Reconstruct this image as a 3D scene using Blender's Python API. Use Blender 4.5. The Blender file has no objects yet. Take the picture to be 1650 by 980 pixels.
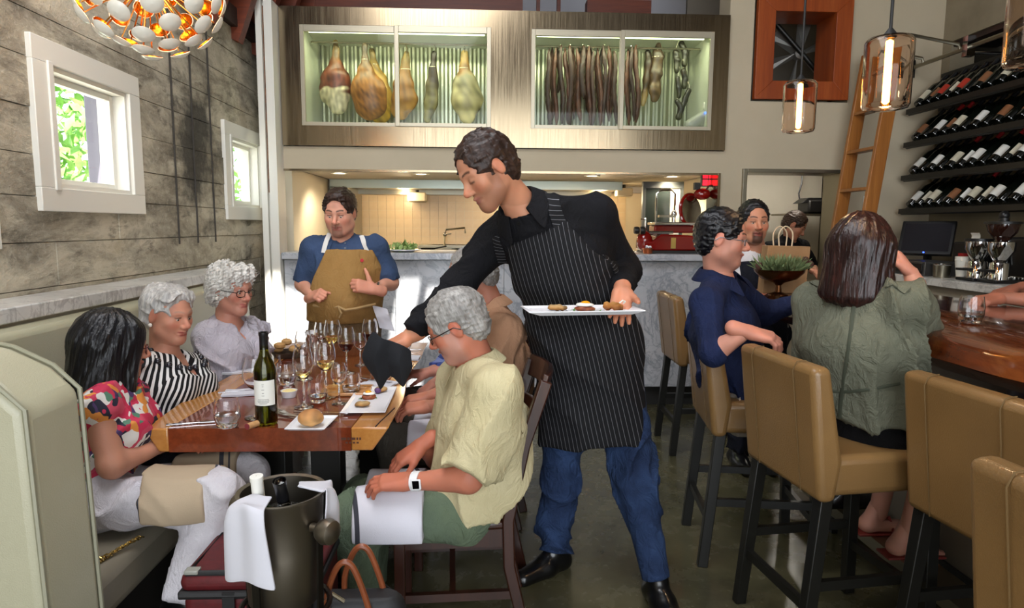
import bpy, bmesh, math, random
import numpy as np
from mathutils import Vector, Matrix
sc = bpy.context.scene
COL = sc.collection
RND = random.Random(7)
# ---------------------------------------------------------------- camera, world, sun, exposure
CAMZ = 1.5; FPX = 1050.0
YAW, PITCH, ROLL = math.radians(2.45), math.radians(6.8), math.radians(0.4)
_fw = np.array([math.sin(YAW)*math.cos(PITCH), math.cos(YAW)*math.cos(PITCH), -math.sin(PITCH)])
_rt = np.array([math.cos(YAW), -math.sin(YAW), 0.0]); _up = np.cross(_rt, _fw)
_r2 = _rt*math.cos(ROLL)+_up*math.sin(ROLL); _u2 = -_rt*math.sin(ROLL)+_up*math.cos(ROLL)
cam_d = bpy.data.cameras.new('camera'); cam = bpy.data.objects.new('camera', cam_d); COL.objects.link(cam)
cam_d.sensor_width = 36.0; cam_d.lens = 36.0*FPX/1650.0; cam_d.clip_start = 0.05
cam.matrix_world = Matrix(((_r2[0],_u2[0],-_fw[0],0),(_r2[1],_u2[1],-_fw[1],0),(_r2[2],_u2[2],-_fw[2],CAMZ),(0,0,0,1)))
sc.camera = cam
world = bpy.data.worlds.new('sky'); sc.world = world; world.use_nodes = True
bg = world.node_tree.nodes['Background']; bg.inputs[0].default_value = (0.86,0.93,1.0,1); bg.inputs[1].default_value = 2.6
def lamp(name, typ, loc, energy, color, size=None, direction=None, **kw):
    l = bpy.data.lights.new(name, typ); l.energy = energy; l.color = color
    o = bpy.data.objects.new(name, l); COL.objects.link(o); o.location = loc
    if typ == 'AREA':
        l.shape = 'RECTANGLE'; l.size, l.size_y = size
    elif typ in ('POINT','SPOT') and size: l.shadow_soft_size = size
    if direction is not None: o.rotation_euler = Vector(direction).to_track_quat('-Z','Y').to_euler()
    for k, v in kw.items(): setattr(l, k, v)
    return o
SUN_DIR = Vector((-0.16, 0.50, -0.85)).normalized()
s_ = lamp('sun', 'SUN', (0,-3,8), 16.0, (1.0,0.95,0.86), None, SUN_DIR); s_.data.angle = 0.012
# added fill lamps: one behind the camera, one overhead for contrast
lamp('front_fill', 'AREA', (0.3,-2.9,2.2), 92.0, (0.93,0.96,1.0), (4.6,3.2), (0,1,-0.12))
lamp('overhead_fill', 'AREA', (-0.8,1.9,4.5), 105.0, (0.96,0.97,1.0), (2.2,2.6), (0.1,0.25,-1))
sc.view_settings.view_transform = 'Standard'; sc.view_settings.look = 'None'
sc.view_settings.gamma = 1.0; sc.view_settings.use_curve_mapping = False
sc.view_settings.exposure = 0.5
# ---------------------------------------------------------------- layout helpers: a spot seen in the photograph, at a known distance
def at(px, py, Y):
    d = _fw*FPX + _r2*(px-825.0) - _u2*(py-490.0); return np.array([0,0,CAMZ]) + d*(Y/d[1])
def atz(px, py, z):
    d = _fw*FPX + _r2*(px-825.0) - _u2*(py-490.0); return np.array([0,0,CAMZ]) + d*((z-CAMZ)/d[2])
def V(*a): return np.array(a, float)
def nrm(v):
    v = np.asarray(v, float); return v/(np.linalg.norm(v)+1e-12)
# ---------------------------------------------------------------- materials
def lin(h):
    if isinstance(h, str):
        h = h.lstrip('#'); c = [int(h[i:i+2],16)/255 for i in (0,2,4)]
        return tuple((x/12.92 if x <= .04045 else ((x+.055)/1.055)**2.4) for x in c)
    return tuple(h)
MATS = {}
class NT:
    def __init__(s, name):
        s.m = bpy.data.materials.new(name); s.m.use_nodes = True; s.t = s.m.node_tree
        s.p = s.t.nodes['Principled BSDF']; s._co = None
    def n(s, typ, **kw):
        nd = s.t.nodes.new(typ)
        for k, v in kw.items(): setattr(nd, k, v)
        return nd
    def l(s, a, b): s.t.links.new(a, b)
    def co(s, attr=None, scale=(1,1,1), rot=(0,0,0), kind='Object'):
        if attr:
            a = s.n('ShaderNodeAttribute'); a.attribute_name = attr; src = a.outputs['Vector']
        else: src = s.n('ShaderNodeTexCoord').outputs[kind]
        mp = s.n('ShaderNodeMapping'); mp.inputs['Scale'].default_value = scale; mp.inputs['Rotation'].default_value = rot
        s.l(src, mp.inputs[0]); return mp.outputs[0]
    def noise(s, co, scale=5, detail=4, rough=.55, dist=0):
        nd = s.n('ShaderNodeTexNoise'); s.l(co, nd.inputs['Vector'])
        nd.inputs['Scale'].default_value = scale; nd.inputs['Detail'].default_value = detail
        nd.inputs['Roughness'].default_value = rough; nd.inputs['Distortion'].default_value = dist
        return nd.outputs['Fac']
    def ramp(s, fac, stops, interp='LINEAR'):
        nd = s.n('ShaderNodeValToRGB'); s.l(fac, nd.inputs[0]); cr = nd.color_ramp; cr.interpolation = interp
        while len(cr.elements) < len(stops): cr.elements.new(.5)
        for e, (p, c) in zip(cr.elements, stops):
            e.position = p; c = lin(c) if not isinstance(c, (int,float)) else (c,c,c); e.color = (*c[:3],1)
        return nd.outputs[0]
    def mix(s, fac, a, b, mode='MIX'):
        nd = s.n('ShaderNodeMix'); nd.data_type = 'RGBA'; nd.blend_type = mode
        for i, v in ((0,fac),(6,a),(7,b)):
            if hasattr(v, 'is_output'): s.l(v, nd.inputs[i])
            elif i == 0: nd.inputs[0].default_value = v
            else: nd.inputs[i].default_value = (*lin(v)[:3],1)
        return nd.outputs[2]
    def math(s, op, a, b=0.0):
        nd = s.n('ShaderNodeMath'); nd.operation = op
        for i, v in enumerate((a,b)):
            if hasattr(v, 'is_output'): s.l(v, nd.inputs[i])
            else: nd.inputs[i].default_value = v
        return nd.outputs[0]
    def bump(s, h, strength=.3, dist=.01):
        nd = s.n('ShaderNodeBump'); nd.inputs['Strength'].default_value = strength; nd.inputs['Distance'].default_value = dist
        s.l(h, nd.inputs['Height']); s.l(nd.outputs[0], s.p.inputs['Normal'])
    def base(s, c):
        if hasattr(c, 'is_output'): s.l(c, s.p.inputs['Base Color'])
        else: s.p.inputs['Base Color'].default_value = (*lin(c)[:3],1)
    def set(s, **kw):
        names = dict(rough='Roughness', metal='Metallic', spec='Specular IOR Level', trans='Transmission Weight', ior='IOR',
                     coat='Coat Weight', sheen='Sheen Weight', sss='Subsurface Weight', alpha='Alpha', aniso='Anisotropic', emis='Emission Strength')
        for k, v in kw.items():
            if hasattr(v, 'is_output'): s.l(v, s.p.inputs[names[k]])
            else: s.p.inputs[names[k]].default_value = v
def mat(name, c, rough=.5, c2=None, scale=6, stretch=(1,1,1), bump=0, bscale=None, bdist=.004, rot=(0,0,0), attr=None, detail=4, emis=None, **kw):
    """plain / noise-mottled principled material"""
    if name in MATS: return MATS[name]
    n = NT(name); n.set(rough=rough, **kw)
    co = None
    if c2 is not None or bump: co = n.co(attr, stretch, rot)
    if c2 is not None:
        f = n.noise(co, scale, detail); n.base(n.ramp(f, ((.32,c),(.68,c2))))
    else: n.base(c)
    if bump: n.bump(n.noise(co, bscale or scale*3, 3), bump, bdist)
    if emis: n.p.inputs['Emission Color'].default_value = (*lin(emis[0])[:3],1); n.p.inputs['Emission Strength'].default_value = emis[1]
    MATS[name] = n.m; return n.m
# ---------------------------------------------------------------- mesh collecting
class MB:
    def __init__(s): s.v = []; s.f = []
    def add(s, v, f):
        o = len(s.v); s.v += [tuple(map(float,p)) for p in v]; s.f += [tuple(i+o for i in q) for q in f]; return s
    def box(s, c, size, rz=0.0, R=None):
        hx,hy,hz = size[0]/2,size[1]/2,size[2]/2
        pts = np.array([(x,y,z) for x in (-hx,hx) for y in (-hy,hy) for z in (-hz,hz)])
        if R is None:
            cs,sn = math.cos(rz),math.sin(rz); R = np.array([[cs,-sn,0],[sn,cs,0],[0,0,1]])
        pts = pts@np.asarray(R).T + np.asarray(c)
        return s.add(pts, [(0,1,3,2),(4,6,7,5),(0,4,5,1),(2,3,7,6),(0,2,6,4),(1,5,7,3)])
    def bb(s, x0,x1,y0,y1,z0,z1): return s.box(((x0+x1)/2,(y0+y1)/2,(z0+z1)/2),(abs(x1-x0),abs(y1-y0),abs(z1-z0)))
    def cyl(s, a, b, r, r2=None, n=14, caps=True):
        r2 = r if r2 is None else r2
        return s.tube([a,b],[r,r2],n,caps)
    def tube(s, pts, r, n=10, caps=True, closed=False):
        pts = [np.asarray(p,float) for p in pts]; m = len(pts)
        rr = r if hasattr(r,'__len__') else [r]*m
        vs = []; up = None
        for i,p in enumerate(pts):
            if closed: t = pts[(i+1)%m]-pts[i-1]
            else: t = pts[min(i+1,m-1)]-pts[max(i-1,0)]
            t = nrm(t)
            if up is None:
                up = np.cross(t, V(0,0,1) if abs(t[2])<.9 else V(1,0,0))
            up = nrm(up - t*np.dot(up,t)); w = np.cross(t,up)
            for k in range(n):
                a = 2*math.pi*k/n; vs.append(p+(up*math.cos(a)+w*math.sin(a))*rr[i])
        fs = []
        for i in range(m if closed else m-1):
            j = (i+1)%m
            for k in range(n): fs.append((i*n+k, i*n+(k+1)%n, j*n+(k+1)%n, j*n+k))
        if caps and not closed: fs += [tuple(range(n-1,-1,-1)), tuple((m-1)*n+k for k in range(n))]
        return s.add(vs, fs)
    def lathe(s, prof, c=(0,0,0), n=20, axis=None, caps=True):
        """prof: (radius, height) pairs about an axis through c"""
        ax = nrm(axis) if axis is not None else V(0,0,1)
        u = nrm(np.cross(ax, V(0,1,0) if abs(ax[1])<.9 else V(1,0,0))); w = np.cross(ax,u); c = np.asarray(c,float)
        vs = []; fs = []
        for r,h in prof:
            for k in range(n):
                a = 2*math.pi*k/n; vs.append(c+ax*h+(u*math.cos(a)+w*math.sin(a))*max(r,1e-5))
        m = len(prof)
        for i in range(m-1):
            for k in range(n): fs.append((i*n+k, i*n+(k+1)%n, (i+1)*n+(k+1)%n, (i+1)*n+k))
        if caps: fs += [tuple(range(n-1,-1,-1)), tuple((m-1)*n+k for k in range(n))]
        return s.add(vs, fs)
    def ball(s, c, r, n=14, R=None):
        rr = (r,r,r) if not hasattr(r,'__len__') else r; vs = []; fs = []; h = n//2
        for i in range(h+1):
            t = math.pi*i/h
            for k in range(n):
                a = 2*math.pi*k/n; vs.append((math.sin(t)*math.cos(a)*rr[0], math.sin(t)*math.sin(a)*rr[1], math.cos(t)*rr[2]))
        for i in range(h):
            for k in range(n): fs.append((i*n+k,(i+1)*n+k,(i+1)*n+(k+1)%n,i*n+(k+1)%n))
        vs = np.array(vs)
        if R is not None: vs = vs@np.asarray(R).T
        return s.add(vs+np.asarray(c,float), fs)
    def prism(s, poly, d):
        """poly: 3D points of one face; d: extrusion vector"""
        n = len(poly); p = [np.asarray(q,float) for q in poly]; d = np.asarray(d,float)
        return s.add(p+[q+d for q in p], [tuple(range(n-1,-1,-1)),tuple(range(n,2*n))]+[(i,(i+1)%n,n+(i+1)%n,n+i) for i in range(n)])
    def sheet(s, P, thick=.004):
        """P[i][j] grid of points -> a sheet with thickness"""
        P = np.asarray(P,float); a,b = P.shape[:2]
        du = np.gradient(P,axis=0); dv = np.gradient(P,axis=1); N = np.cross(du,dv); N /= (np.linalg.norm(N,axis=2,keepdims=True)+1e-9)
        top = P+N*thick/2; bot = P-N*thick/2
        vs = list(top.reshape(-1,3))+list(bot.reshape(-1,3)); o = a*b; fs = []
        for i in range(a-1):
            for j in range(b-1):
                q = (i*b+j,(i+1)*b+j,(i+1)*b+j+1,i*b+j+1); fs.append(q); fs.append(tuple(o+k for k in reversed(q)))
        rim = [(i,0) for i in range(a)]+[(a-1,j) for j in range(1,b)]+[(i,b-1) for i in range(a-2,-1,-1)]+[(0,j) for j in range(b-2,0,-1)]
        r = [i*b+j for i,j in rim]
        for k in range(len(r)):
            x,y = r[k], r[(k+1)%len(r)]; fs.append((y,x,o+x,o+y))
        return s.add(vs, fs)
    def data(s, name='m', smooth=35):
        me = bpy.data.meshes.new(name); me.from_pydata(s.v, [], s.f); me.update()
        bm = bmesh.new(); bm.from_mesh(me); bmesh.ops.recalc_face_normals(bm, faces=bm.faces); bm.to_mesh(me); bm.free()
        if smooth:
            me.shade_smooth(); me.set_sharp_from_angle(angle=math.radians(smooth))
        return me
def rootloc(o):
    while o.parent is not None: o = o.parent
    return np.array(o.location)
def obj(name, mb, material, parent=None, bev=0, seg=2, smooth=35, label=None, local=False):
    """link one mesh object; vertices are world coordinates unless local"""
    me = mb if isinstance(mb, bpy.types.Mesh) else mb.data(name, smooth)
    o = bpy.data.objects.new(name, me); COL.objects.link(o)
    if material is not None and not me.materials: me.materials.append(material)
    if parent is not None:
        o.parent = parent
        if not local:
            L = rootloc(parent)
            if np.abs(L).max() > 0: me.transform(Matrix.Translation(-Vector(L)))
    if bev:
        b = o.modifiers.new('bevel','BEVEL'); b.width = bev; b.segments = seg; b.limit_method = 'ANGLE'; b.angle_limit = math.radians(40)
    if label: o['label'] = label
    return o
def tag(o, label, cat, group=None):
    o['label'] = label; o['category'] = cat
    if group: o['group'] = group
    return o
def thing(name, label, cat, loc=(0,0,0), group=None):
    o = bpy.data.objects.new(name, None); COL.objects.link(o); o.location = [float(x) for x in loc]
    o.empty_display_size = .05
    return tag(o, label, cat, group)
def struct(o): o['kind'] = 'structure'; return o
def dup(root, loc=None, rz=None, label=None, group=None):
    def cp(o, par):
        c = o.copy(); COL.objects.link(c); c.parent = par
        for ch in o.children: cp(ch, c)
        return c
    r = cp(root, None)
    if loc is not None: r.location = [float(x) for x in loc]
    if rz is not None: r.rotation_euler = (0,0,rz)
    if label: r['label'] = label
    if group: r['group'] = group
    return r
# ---------------------------------------------------------------- implicit surfaces for organic shapes
class Field:
    def __init__(s): s.p = []
    def cap(s, a, b, ra, rb=None, k=.02, wide=None, w=1.0, op='u', flat=False):
        s.p.append(('c', np.asarray(a,float), np.asarray(b,float), ra, ra if rb is None else rb, k, None if wide is None else nrm(wide), w, op, flat)); return s
    def ell(s, c, r, k=.02, R=None, op='u'):
        s.p.append(('e', np.asarray(c,float), np.asarray(r,float) if hasattr(r,'__len__') else np.array([r,r,r],float), k, None if R is None else np.asarray(R,float), op)); return s
    def half(s, c, n, k=.004, ball=None):
        """cut away everything on the side of n"""
        s.p.append(('h', np.asarray(c,float), nrm(n), k, ball)); return s
    def chain(s, pts, rs, k=.02, **kw):
        for i in range(len(pts)-1): s.cap(pts[i], pts[i+1], rs[i], rs[i+1], k, **kw)
        return s
    def bounds(s):
        lo = np.full(3,1e9); hi = -lo
        for q in s.p:
            if q[0]=='c' and q[8]=='u':
                m = max(q[3],q[4])*max(q[7],1)
                for e in (q[1],q[2]): lo = np.minimum(lo,e-m); hi = np.maximum(hi,e+m)
            elif q[0]=='e' and q[5]=='u':
                m = q[2].max() if q[4] is not None else q[2]; lo = np.minimum(lo,q[1]-m); hi = np.maximum(hi,q[1]+m)
        return lo, hi
    def grid(s, h, lo=None, hi=None, disp=None, inflate=0.0):
        a,b = s.bounds(); lo = a-3*h-.01-max(inflate,0) if lo is None else np.asarray(lo,float); hi = b+3*h+.01+max(inflate,0) if hi is None else np.asarray(hi,float)
        n = np.maximum(((hi-lo)/h).astype(int)+2, 4)
        ax = [(lo[i]+h*np.arange(n[i])).astype(np.float32) for i in range(3)]
        D = np.full(n, 1.0, np.float32)
        for q in s.p:
            if q[0]=='h':
                _,c,nn,k,ball = q
                pl = (ax[0]-c[0])[:,None,None]*nn[0]+(ax[1]-c[1])[None,:,None]*nn[1]+(ax[2]-c[2])[None,None,:]*nn[2]
                if ball is not None:
                    bb = np.sqrt((ax[0]-c[0])[:,None,None]**2+(ax[1]-c[1])[None,:,None]**2+(ax[2]-c[2])[None,None,:]**2)-ball
                    pl = np.minimum(pl, -bb)
                D = np.maximum(D, pl.astype(np.float32)); continue
            if q[0]=='c':
                _,A,B,ra,rb,k,wd,w,op,flat = q; m = max(ra,rb)*max(w,1)+k+2*h+.012+max(inflate,0)
                l = np.minimum(A,B)-m; u = np.maximum(A,B)+m
            else:
                _,A,r,k,R,op = q; m = (r.max() if R is not None else r)+k+2*h+.012+max(inflate,0); l = A-m; u = A+m
            i0 = np.clip(np.floor((l-lo)/h).astype(int),0,n); i1 = np.clip(np.ceil((u-lo)/h).astype(int)+1,0,n)
            if (i1<=i0).any(): continue
            X = (ax[0][i0[0]:i1[0]]-A[0])[:,None,None]; Y = (ax[1][i0[1]:i1[1]]-A[1])[None,:,None]; Z = (ax[2][i0[2]:i1[2]]-A[2])[None,None,:]
            if q[0]=='c':
                d = B-A; L2 = float(d@d)+1e-12
                t0 = (X*d[0]+Y*d[1]+Z*d[2])/L2; t = np.clip(t0,0,1)
                qx,qy,qz = X-t*d[0], Y-t*d[1], Z-t*d[2]
                if wd is not None:
                    dt = (qx*wd[0]+qy*wd[1]+qz*wd[2])*(1/w-1); qx,qy,qz = qx+wd[0]*dt, qy+wd[1]*dt, qz+wd[2]*dt
                f = np.sqrt(qx*qx+qy*qy+qz*qz)-(ra+(rb-ra)*t)
                if flat: f = np.maximum(f, (t0-1)*math.sqrt(L2))
            else:
                if R is not None: X,Y,Z = R[0,0]*X+R[1,0]*Y+R[2,0]*Z, R[0,1]*X+R[1,1]*Y+R[2,1]*Z, R[0,2]*X+R[1,2]*Y+R[2,2]*Z
                k0 = np.sqrt((X/r[0])**2+(Y/r[1])**2+(Z/r[2])**2); k1 = np.sqrt((X/r[0]**2)**2+(Y/r[1]**2)**2+(Z/r[2]**2)**2)+1e-9
                f = k0*(k0-1)/k1
            f = f.astype(np.float32)
            sl = (slice(i0[0],i1[0]),slice(i0[1],i1[1]),slice(i0[2],i1[2])); g = D[sl]
            if op=='u':
                hh = np.maximum(k-np.abs(f-g),0)/max(k,1e-6); D[sl] = np.minimum(f,g)-hh*hh*k*.25
            else:
                hh = np.maximum(k-np.abs(-f-g),0)/max(k,1e-6); D[sl] = np.maximum(-f,g)+hh*hh*k*.25
        if inflate: D -= inflate
        if disp is not None:
            ii = np.nonzero(np.abs(D)<.035); P = np.stack([ax[j][ii[j]] for j in range(3)],1); D[ii] += disp(P).astype(np.float32)
        return D, lo, h
    def verts(s, h, **kw):
        D,lo,h = s.grid(h,**kw); return nets(D,lo,h)
def nets(D, lo, h):
    """naive surface nets"""
    D[0]=np.maximum(D[0],h); D[-1]=np.maximum(D[-1],h); D[:,0]=np.maximum(D[:,0],h); D[:,-1]=np.maximum(D[:,-1],h); D[:,:,0]=np.maximum(D[:,:,0],h); D[:,:,-1]=np.maximum(D[:,:,-1],h)
    S = D<0; n = np.array(D.shape)-1
    cnt = np.zeros(n, np.uint8)
    for o in np.ndindex(2,2,2): cnt += S[o[0]:o[0]+n[0],o[1]:o[1]+n[1],o[2]:o[2]+n[2]]
    act = (cnt>0)&(cnt<8); ids = np.nonzero(act); N = len(ids[0])
    if N == 0: return np.zeros((0,3)), []
    idx = np.full(n,-1,np.int32); idx[ids] = np.arange(N)
    I = np.stack(ids,1); acc = np.zeros((N,3)); c = np.zeros(N)
    cor = {o: D[I[:,0]+o[0],I[:,1]+o[1],I[:,2]+o[2]] for o in np.ndindex(2,2,2)}
    for ax in range(3):
        for o in np.ndindex(2,2,2):
            if o[ax]: continue
            o2 = list(o); o2[ax]=1; a = cor[o]; b = cor[tuple(o2)]; m = (a<0)!=(b<0)
            t = a[m]/(a[m]-b[m]); p = np.tile(np.array(o,float),(len(t),1)); p[:,ax] = t; acc[m]+=p; c[m]+=1
    P = lo+h*(I+acc/c[:,None]); F = []
    for ax in range(3):
        u,v = (ax+1)%3,(ax+2)%3
        sl0=[slice(None)]*3; sl1=[slice(None)]*3; sl0[ax]=slice(0,-1); sl1[ax]=slice(1,None)
        A=S[tuple(sl0)]; B=S[tuple(sl1)]; e = np.stack(np.nonzero(A!=B),1)
        e = e[(e[:,u]>0)&(e[:,v]>0)&(e[:,u]<n[u])&(e[:,v]<n[v])]
        if not len(e): continue
        fl = A[e[:,0],e[:,1],e[:,2]]
        def g(du,dv):
            q=e.copy(); q[:,u]-=du; q[:,v]-=dv; return idx[q[:,0],q[:,1],q[:,2]]
        Q = np.stack([g(0,0),g(1,0),g(1,1),g(0,1)],1); Q[~fl] = Q[~fl][:,::-1]
        F.append(Q)
    return P, np.concatenate(F)
def join(parts):
    vs=[];fs=[];o=0
    for P,Q in parts:
        if len(P)==0: continue
        vs.append(P); fs.append(np.asarray(Q)+o); o+=len(P)
    return np.concatenate(vs), np.concatenate(fs)
def relax(P, Q, it=1, lam=.5):
    for _ in range(it):
        a = np.concatenate([Q[:,0],Q[:,1],Q[:,2],Q[:,3]]); b = np.concatenate([Q[:,1],Q[:,2],Q[:,3],Q[:,0]])
        acc = np.zeros_like(P); c = np.zeros(len(P)); np.add.at(acc,a,P[b]); np.add.at(acc,b,P[a]); np.add.at(c,a,1); np.add.at(c,b,1)
        P = P*(1-lam)+lam*acc/np.maximum(c,1)[:,None]
    return P
def nmesh(name, P, Q, attrs=None, smooth=True):
    me = bpy.data.meshes.new(name); Q = np.asarray(Q,np.int32)
    me.vertices.add(len(P)); me.vertices.foreach_set('co', np.asarray(P,np.float32).ravel())
    me.loops.add(Q.size); me.loops.foreach_set('vertex_index', Q.ravel())
    me.polygons.add(len(Q)); me.polygons.foreach_set('loop_start', np.arange(0,Q.size,4,dtype=np.int32))
    me.polygons.foreach_set('use_smooth', np.ones(len(Q),bool))
    for k,(typ,arr) in (attrs or {}).items():
        at_ = me.attributes.new(k,typ,'POINT')
        if typ=='FLOAT_COLOR': at_.data.foreach_set('color', np.concatenate([arr,np.ones((len(arr),1))],1).astype(np.float32).ravel())
        else: at_.data.foreach_set('vector', np.asarray(arr,np.float32).ravel())
    me.update(); me.validate(); return me
def folds(amp, freq, seed, axis=(0,0,1), along=.35):
    """cloth wrinkles: warped sharp creases, drawn out along axis"""
    r = np.random.RandomState(seed); ax = nrm(axis); D = [nrm(r.randn(3)) for _ in range(8)]; ph = r.rand(10)*6.28
    def f(P):
        q = P - np.outer(P@ax, ax)*(1-along)
        w = np.sin(q@D[0]*freq*.6+ph[0])*1.2+np.sin(P@D[1]*freq*.4+ph[1])*1.3+np.sin(P@D[6]*freq*.9+ph[6])*.5
        a = 1-np.abs(np.sin(q@D[2]*freq*.55+w+ph[2])); b = 1-np.abs(np.sin(q@D[3]*freq*.9+w*1.3+ph[3])); c = .5+.5*np.sin(P@D[4]*freq*.33+ph[4]); d = .5+.5*np.sin(P@D[5]*freq*.3+ph[5])
        return -amp*(a*a*1.15*c+b*b*.75*d-.42)
    return f
def lumps(amp, freq, seed):
    r = np.random.RandomState(seed); D = r.randn(5,3)*freq; ph = r.rand(5)*6.28
    def f(P):
        a = 0
        for i in range(5): a = a+np.sin(P@D[i]+ph[i]+1.2*np.sin(P@D[(i+2)%5]*.6+ph[i-1]))
        return -amp*a*.35
    return f
def organic(name, F, h, material, parent=None, disp=None, attrs=None, rl=0, **kw):
    P,Q = F.verts(h, disp=disp, **kw)
    if rl: P = relax(P,Q,rl)
    at_ = attrs(P) if attrs else None
    me = nmesh(name, P, Q, at_)
    return obj(name, me, material, parent)
# ================================================================= THE SETTING
# ---- materials
def m_concrete():
    n = NT('board_formed_concrete'); co = n.co(scale=(1,1,1))
    a = n.noise(n.co(scale=(1,.7,1.2)), 1.5, 9, .66, .5); b = n.noise(n.co(scale=(1,.6,1.7)), 3.2, 9, .7, .4); c = n.noise(co, 34, 5, .7)
    col = n.ramp(a, ((.28,'5f594d'),(.42,'a39a87'),(.58,'c9c0ab'),(.78,'a3957a')))
    col = n.mix(n.ramp(b,((.34,.85),(.54,0.0))), col, '5a5347')
    col = n.mix(n.ramp(c,((.52,0.0),(.8,.6))), col, 'cdc6b4'); d_=n.noise(n.co(scale=(1,.5,1.2)),11,8,.72,.5); col = n.mix(n.ramp(d_,((.30,.75),(.44,0.0))), col, '3f3a31')
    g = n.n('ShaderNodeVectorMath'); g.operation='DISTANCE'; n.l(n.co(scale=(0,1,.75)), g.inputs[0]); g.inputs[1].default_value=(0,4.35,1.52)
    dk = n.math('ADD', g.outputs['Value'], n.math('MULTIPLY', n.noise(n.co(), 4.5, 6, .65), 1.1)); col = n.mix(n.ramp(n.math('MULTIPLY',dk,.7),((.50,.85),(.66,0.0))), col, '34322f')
    n.base(col); n.set(rough=.85, spec=.3)
    n.bump(n.math('ADD', n.math('MULTIPLY', b, 1.6), n.math('MULTIPLY', c, .7)), .55, .02); MATS['concrete']=n.m; return n.m
def m_marble(name, c0, c1, sc_=1.0, rough=.22):
    n = NT(name); co = n.co()
    w = n.noise(co, 2.6*sc_, 8, .62, .9); v = n.math('ABSOLUTE', n.math('SUBTRACT', w, .5))
    w2 = n.noise(co, 7*sc_, 7, .6, .7); v2 = n.math('ABSOLUTE', n.math('SUBTRACT', w2, .5))
    col = n.mix(n.ramp(v, ((.0,.75),(.035,0.0))), c0, c1); col = n.mix(n.ramp(v2, ((.0,.5),(.03,0.0))), col, c1)
    col = n.mix(n.ramp(n.noise(co, 3*sc_, 4), ((.4,0.0),(.75,.45))), col, c1)
    n.base(col); n.set(rough=rough); MATS[name]=n.m; return n.m
def m_wood(name, stops, axis=1, scale=9, rough=.3, coat=0.0, ring=.9):
    n = NT(name); s = [1,1,1]; s[axis] = .07
    co = n.co(scale=s); a = n.noise(co, scale, 7, .6, ring); b = n.noise(co, scale*9, 4, .6)
    col = n.ramp(a, stops); col = n.mix(n.ramp(b,((.35,.5),(.65,0.0))), col, stops[0][1])
    n.base(col); n.set(rough=rough, coat=coat); n.bump(b,.08,.003); MATS[name]=n.m; return n.m
def m_floor():
    n = NT('polished_concrete_floor'); co = n.co()
    a = n.noise(co, 1.1, 7, .6, .6); b = n.noise(co, 7, 6, .65)
    col = n.ramp(a, ((.25,'2c2a21'),(.48,'47442f'),(.62,'5b563e'),(.8,'413d30')))
    col = n.mix(n.ramp(b,((.4,0.0),(.75,.5))), col, '6b654d')
    n.base(col); n.set(rough=n.ramp(b,((.3,.16),(.8,.38))), spec=.55); n.bump(b,.04,.003); return n.m
def m_steel(name, c='96907f', rough=.26, stretch=(1,1,1)):
    n = NT(name); f = n.noise(n.co(scale=stretch), 3, 2); n.base(c); n.set(metal=1.0, rough=(rough*1.25 if stretch==(1,1,1) else n.ramp(f,((.3,rough*.75),(.7,rough*1.3))))); MATS[name]=n.m; return n.m
CONC = m_concrete(); MARB = m_marble('grey_veined_marble','c9cbd0','8d939d'); MARBW = m_marble('pale_ledge_marble','d6d4cf','9d9a96',1.6,.3)
FLOORM = m_floor(); STEEL = m_steel('brushed_stainless'); STEELV = m_steel('brushed_stainless_warm','8f8068',.2,(60,1,1))
TAUPE = mat('taupe_wall_paint','b5a88f',.75,'bbae95',3,bump=.03,bscale=60)
WHITE = mat('white_painted_wood','dfdcd2',.45,bump=.02,bscale=30)
CREAMW = mat('kitchen_wall_cream','d9cdb4',.6)
DARKW = m_wood('dark_roof_timber',((.3,'1c110c'),(.6,'3b2117'),(.8,'4f2c1d')),0,6,.65)
REDW = m_wood('red_brown_timber',((.3,'4a1f10'),(.6,'7a3518'),(.8,'8f4522')),0,7,.5)
CHERRY = m_wood('cherry_window_frame',((.3,'7d3413'),(.55,'9c4a1e'),(.8,'b05c2a')),2,7,.35)
BLACKM = mat('black_painted_metal','14130f',.4,spec=.5)
DARKV = mat('dark_void_paint','1a1714',.9)
def m_glass(name, c='ffffff', rough=0.0, ior=1.45):
    n = NT(name); n.base(c); n.set(rough=rough, trans=1.0, ior=ior)
    # clear panes and tumblers let shadow light straight through, as thin glass does
    MATS[name]=n.m; return n.m
def m_pane():
    n = NT('thin_pane'); t = n.t; gl = n.n('ShaderNodeBsdfGlossy'); gl.inputs['Roughness'].default_value=.02; tr = n.n('ShaderNodeBsdfTransparent'); tr.inputs[0].default_value=(.97,.99,.97,1)
    lw = n.n('ShaderNodeLayerWeight'); lw.inputs[0].default_value=.5; mx = n.n('ShaderNodeMixShader')
    n.l(n.math('ADD',n.math('MULTIPLY',n.math('POWER',lw.outputs[1],5.0),.6),.008),mx.inputs[0]); n.l(tr.outputs[0],mx.inputs[1]); n.l(gl.outputs[0],mx.inputs[2])
    n.l(mx.outputs[0], t.nodes['Material Output'].inputs[0]); MATS['pane']=n.m; return n.m
GLASS = m_glass('clear_glass'); PANE = m_pane()
LX = -1.85
# ---- floor
fl = struct(obj('floor', MB().bb(-2.1,4.2,-3.2,9.0,-.12,0), FLOORM)); tag(fl,'dark polished concrete floor with mottled olive stains','floor')
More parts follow.
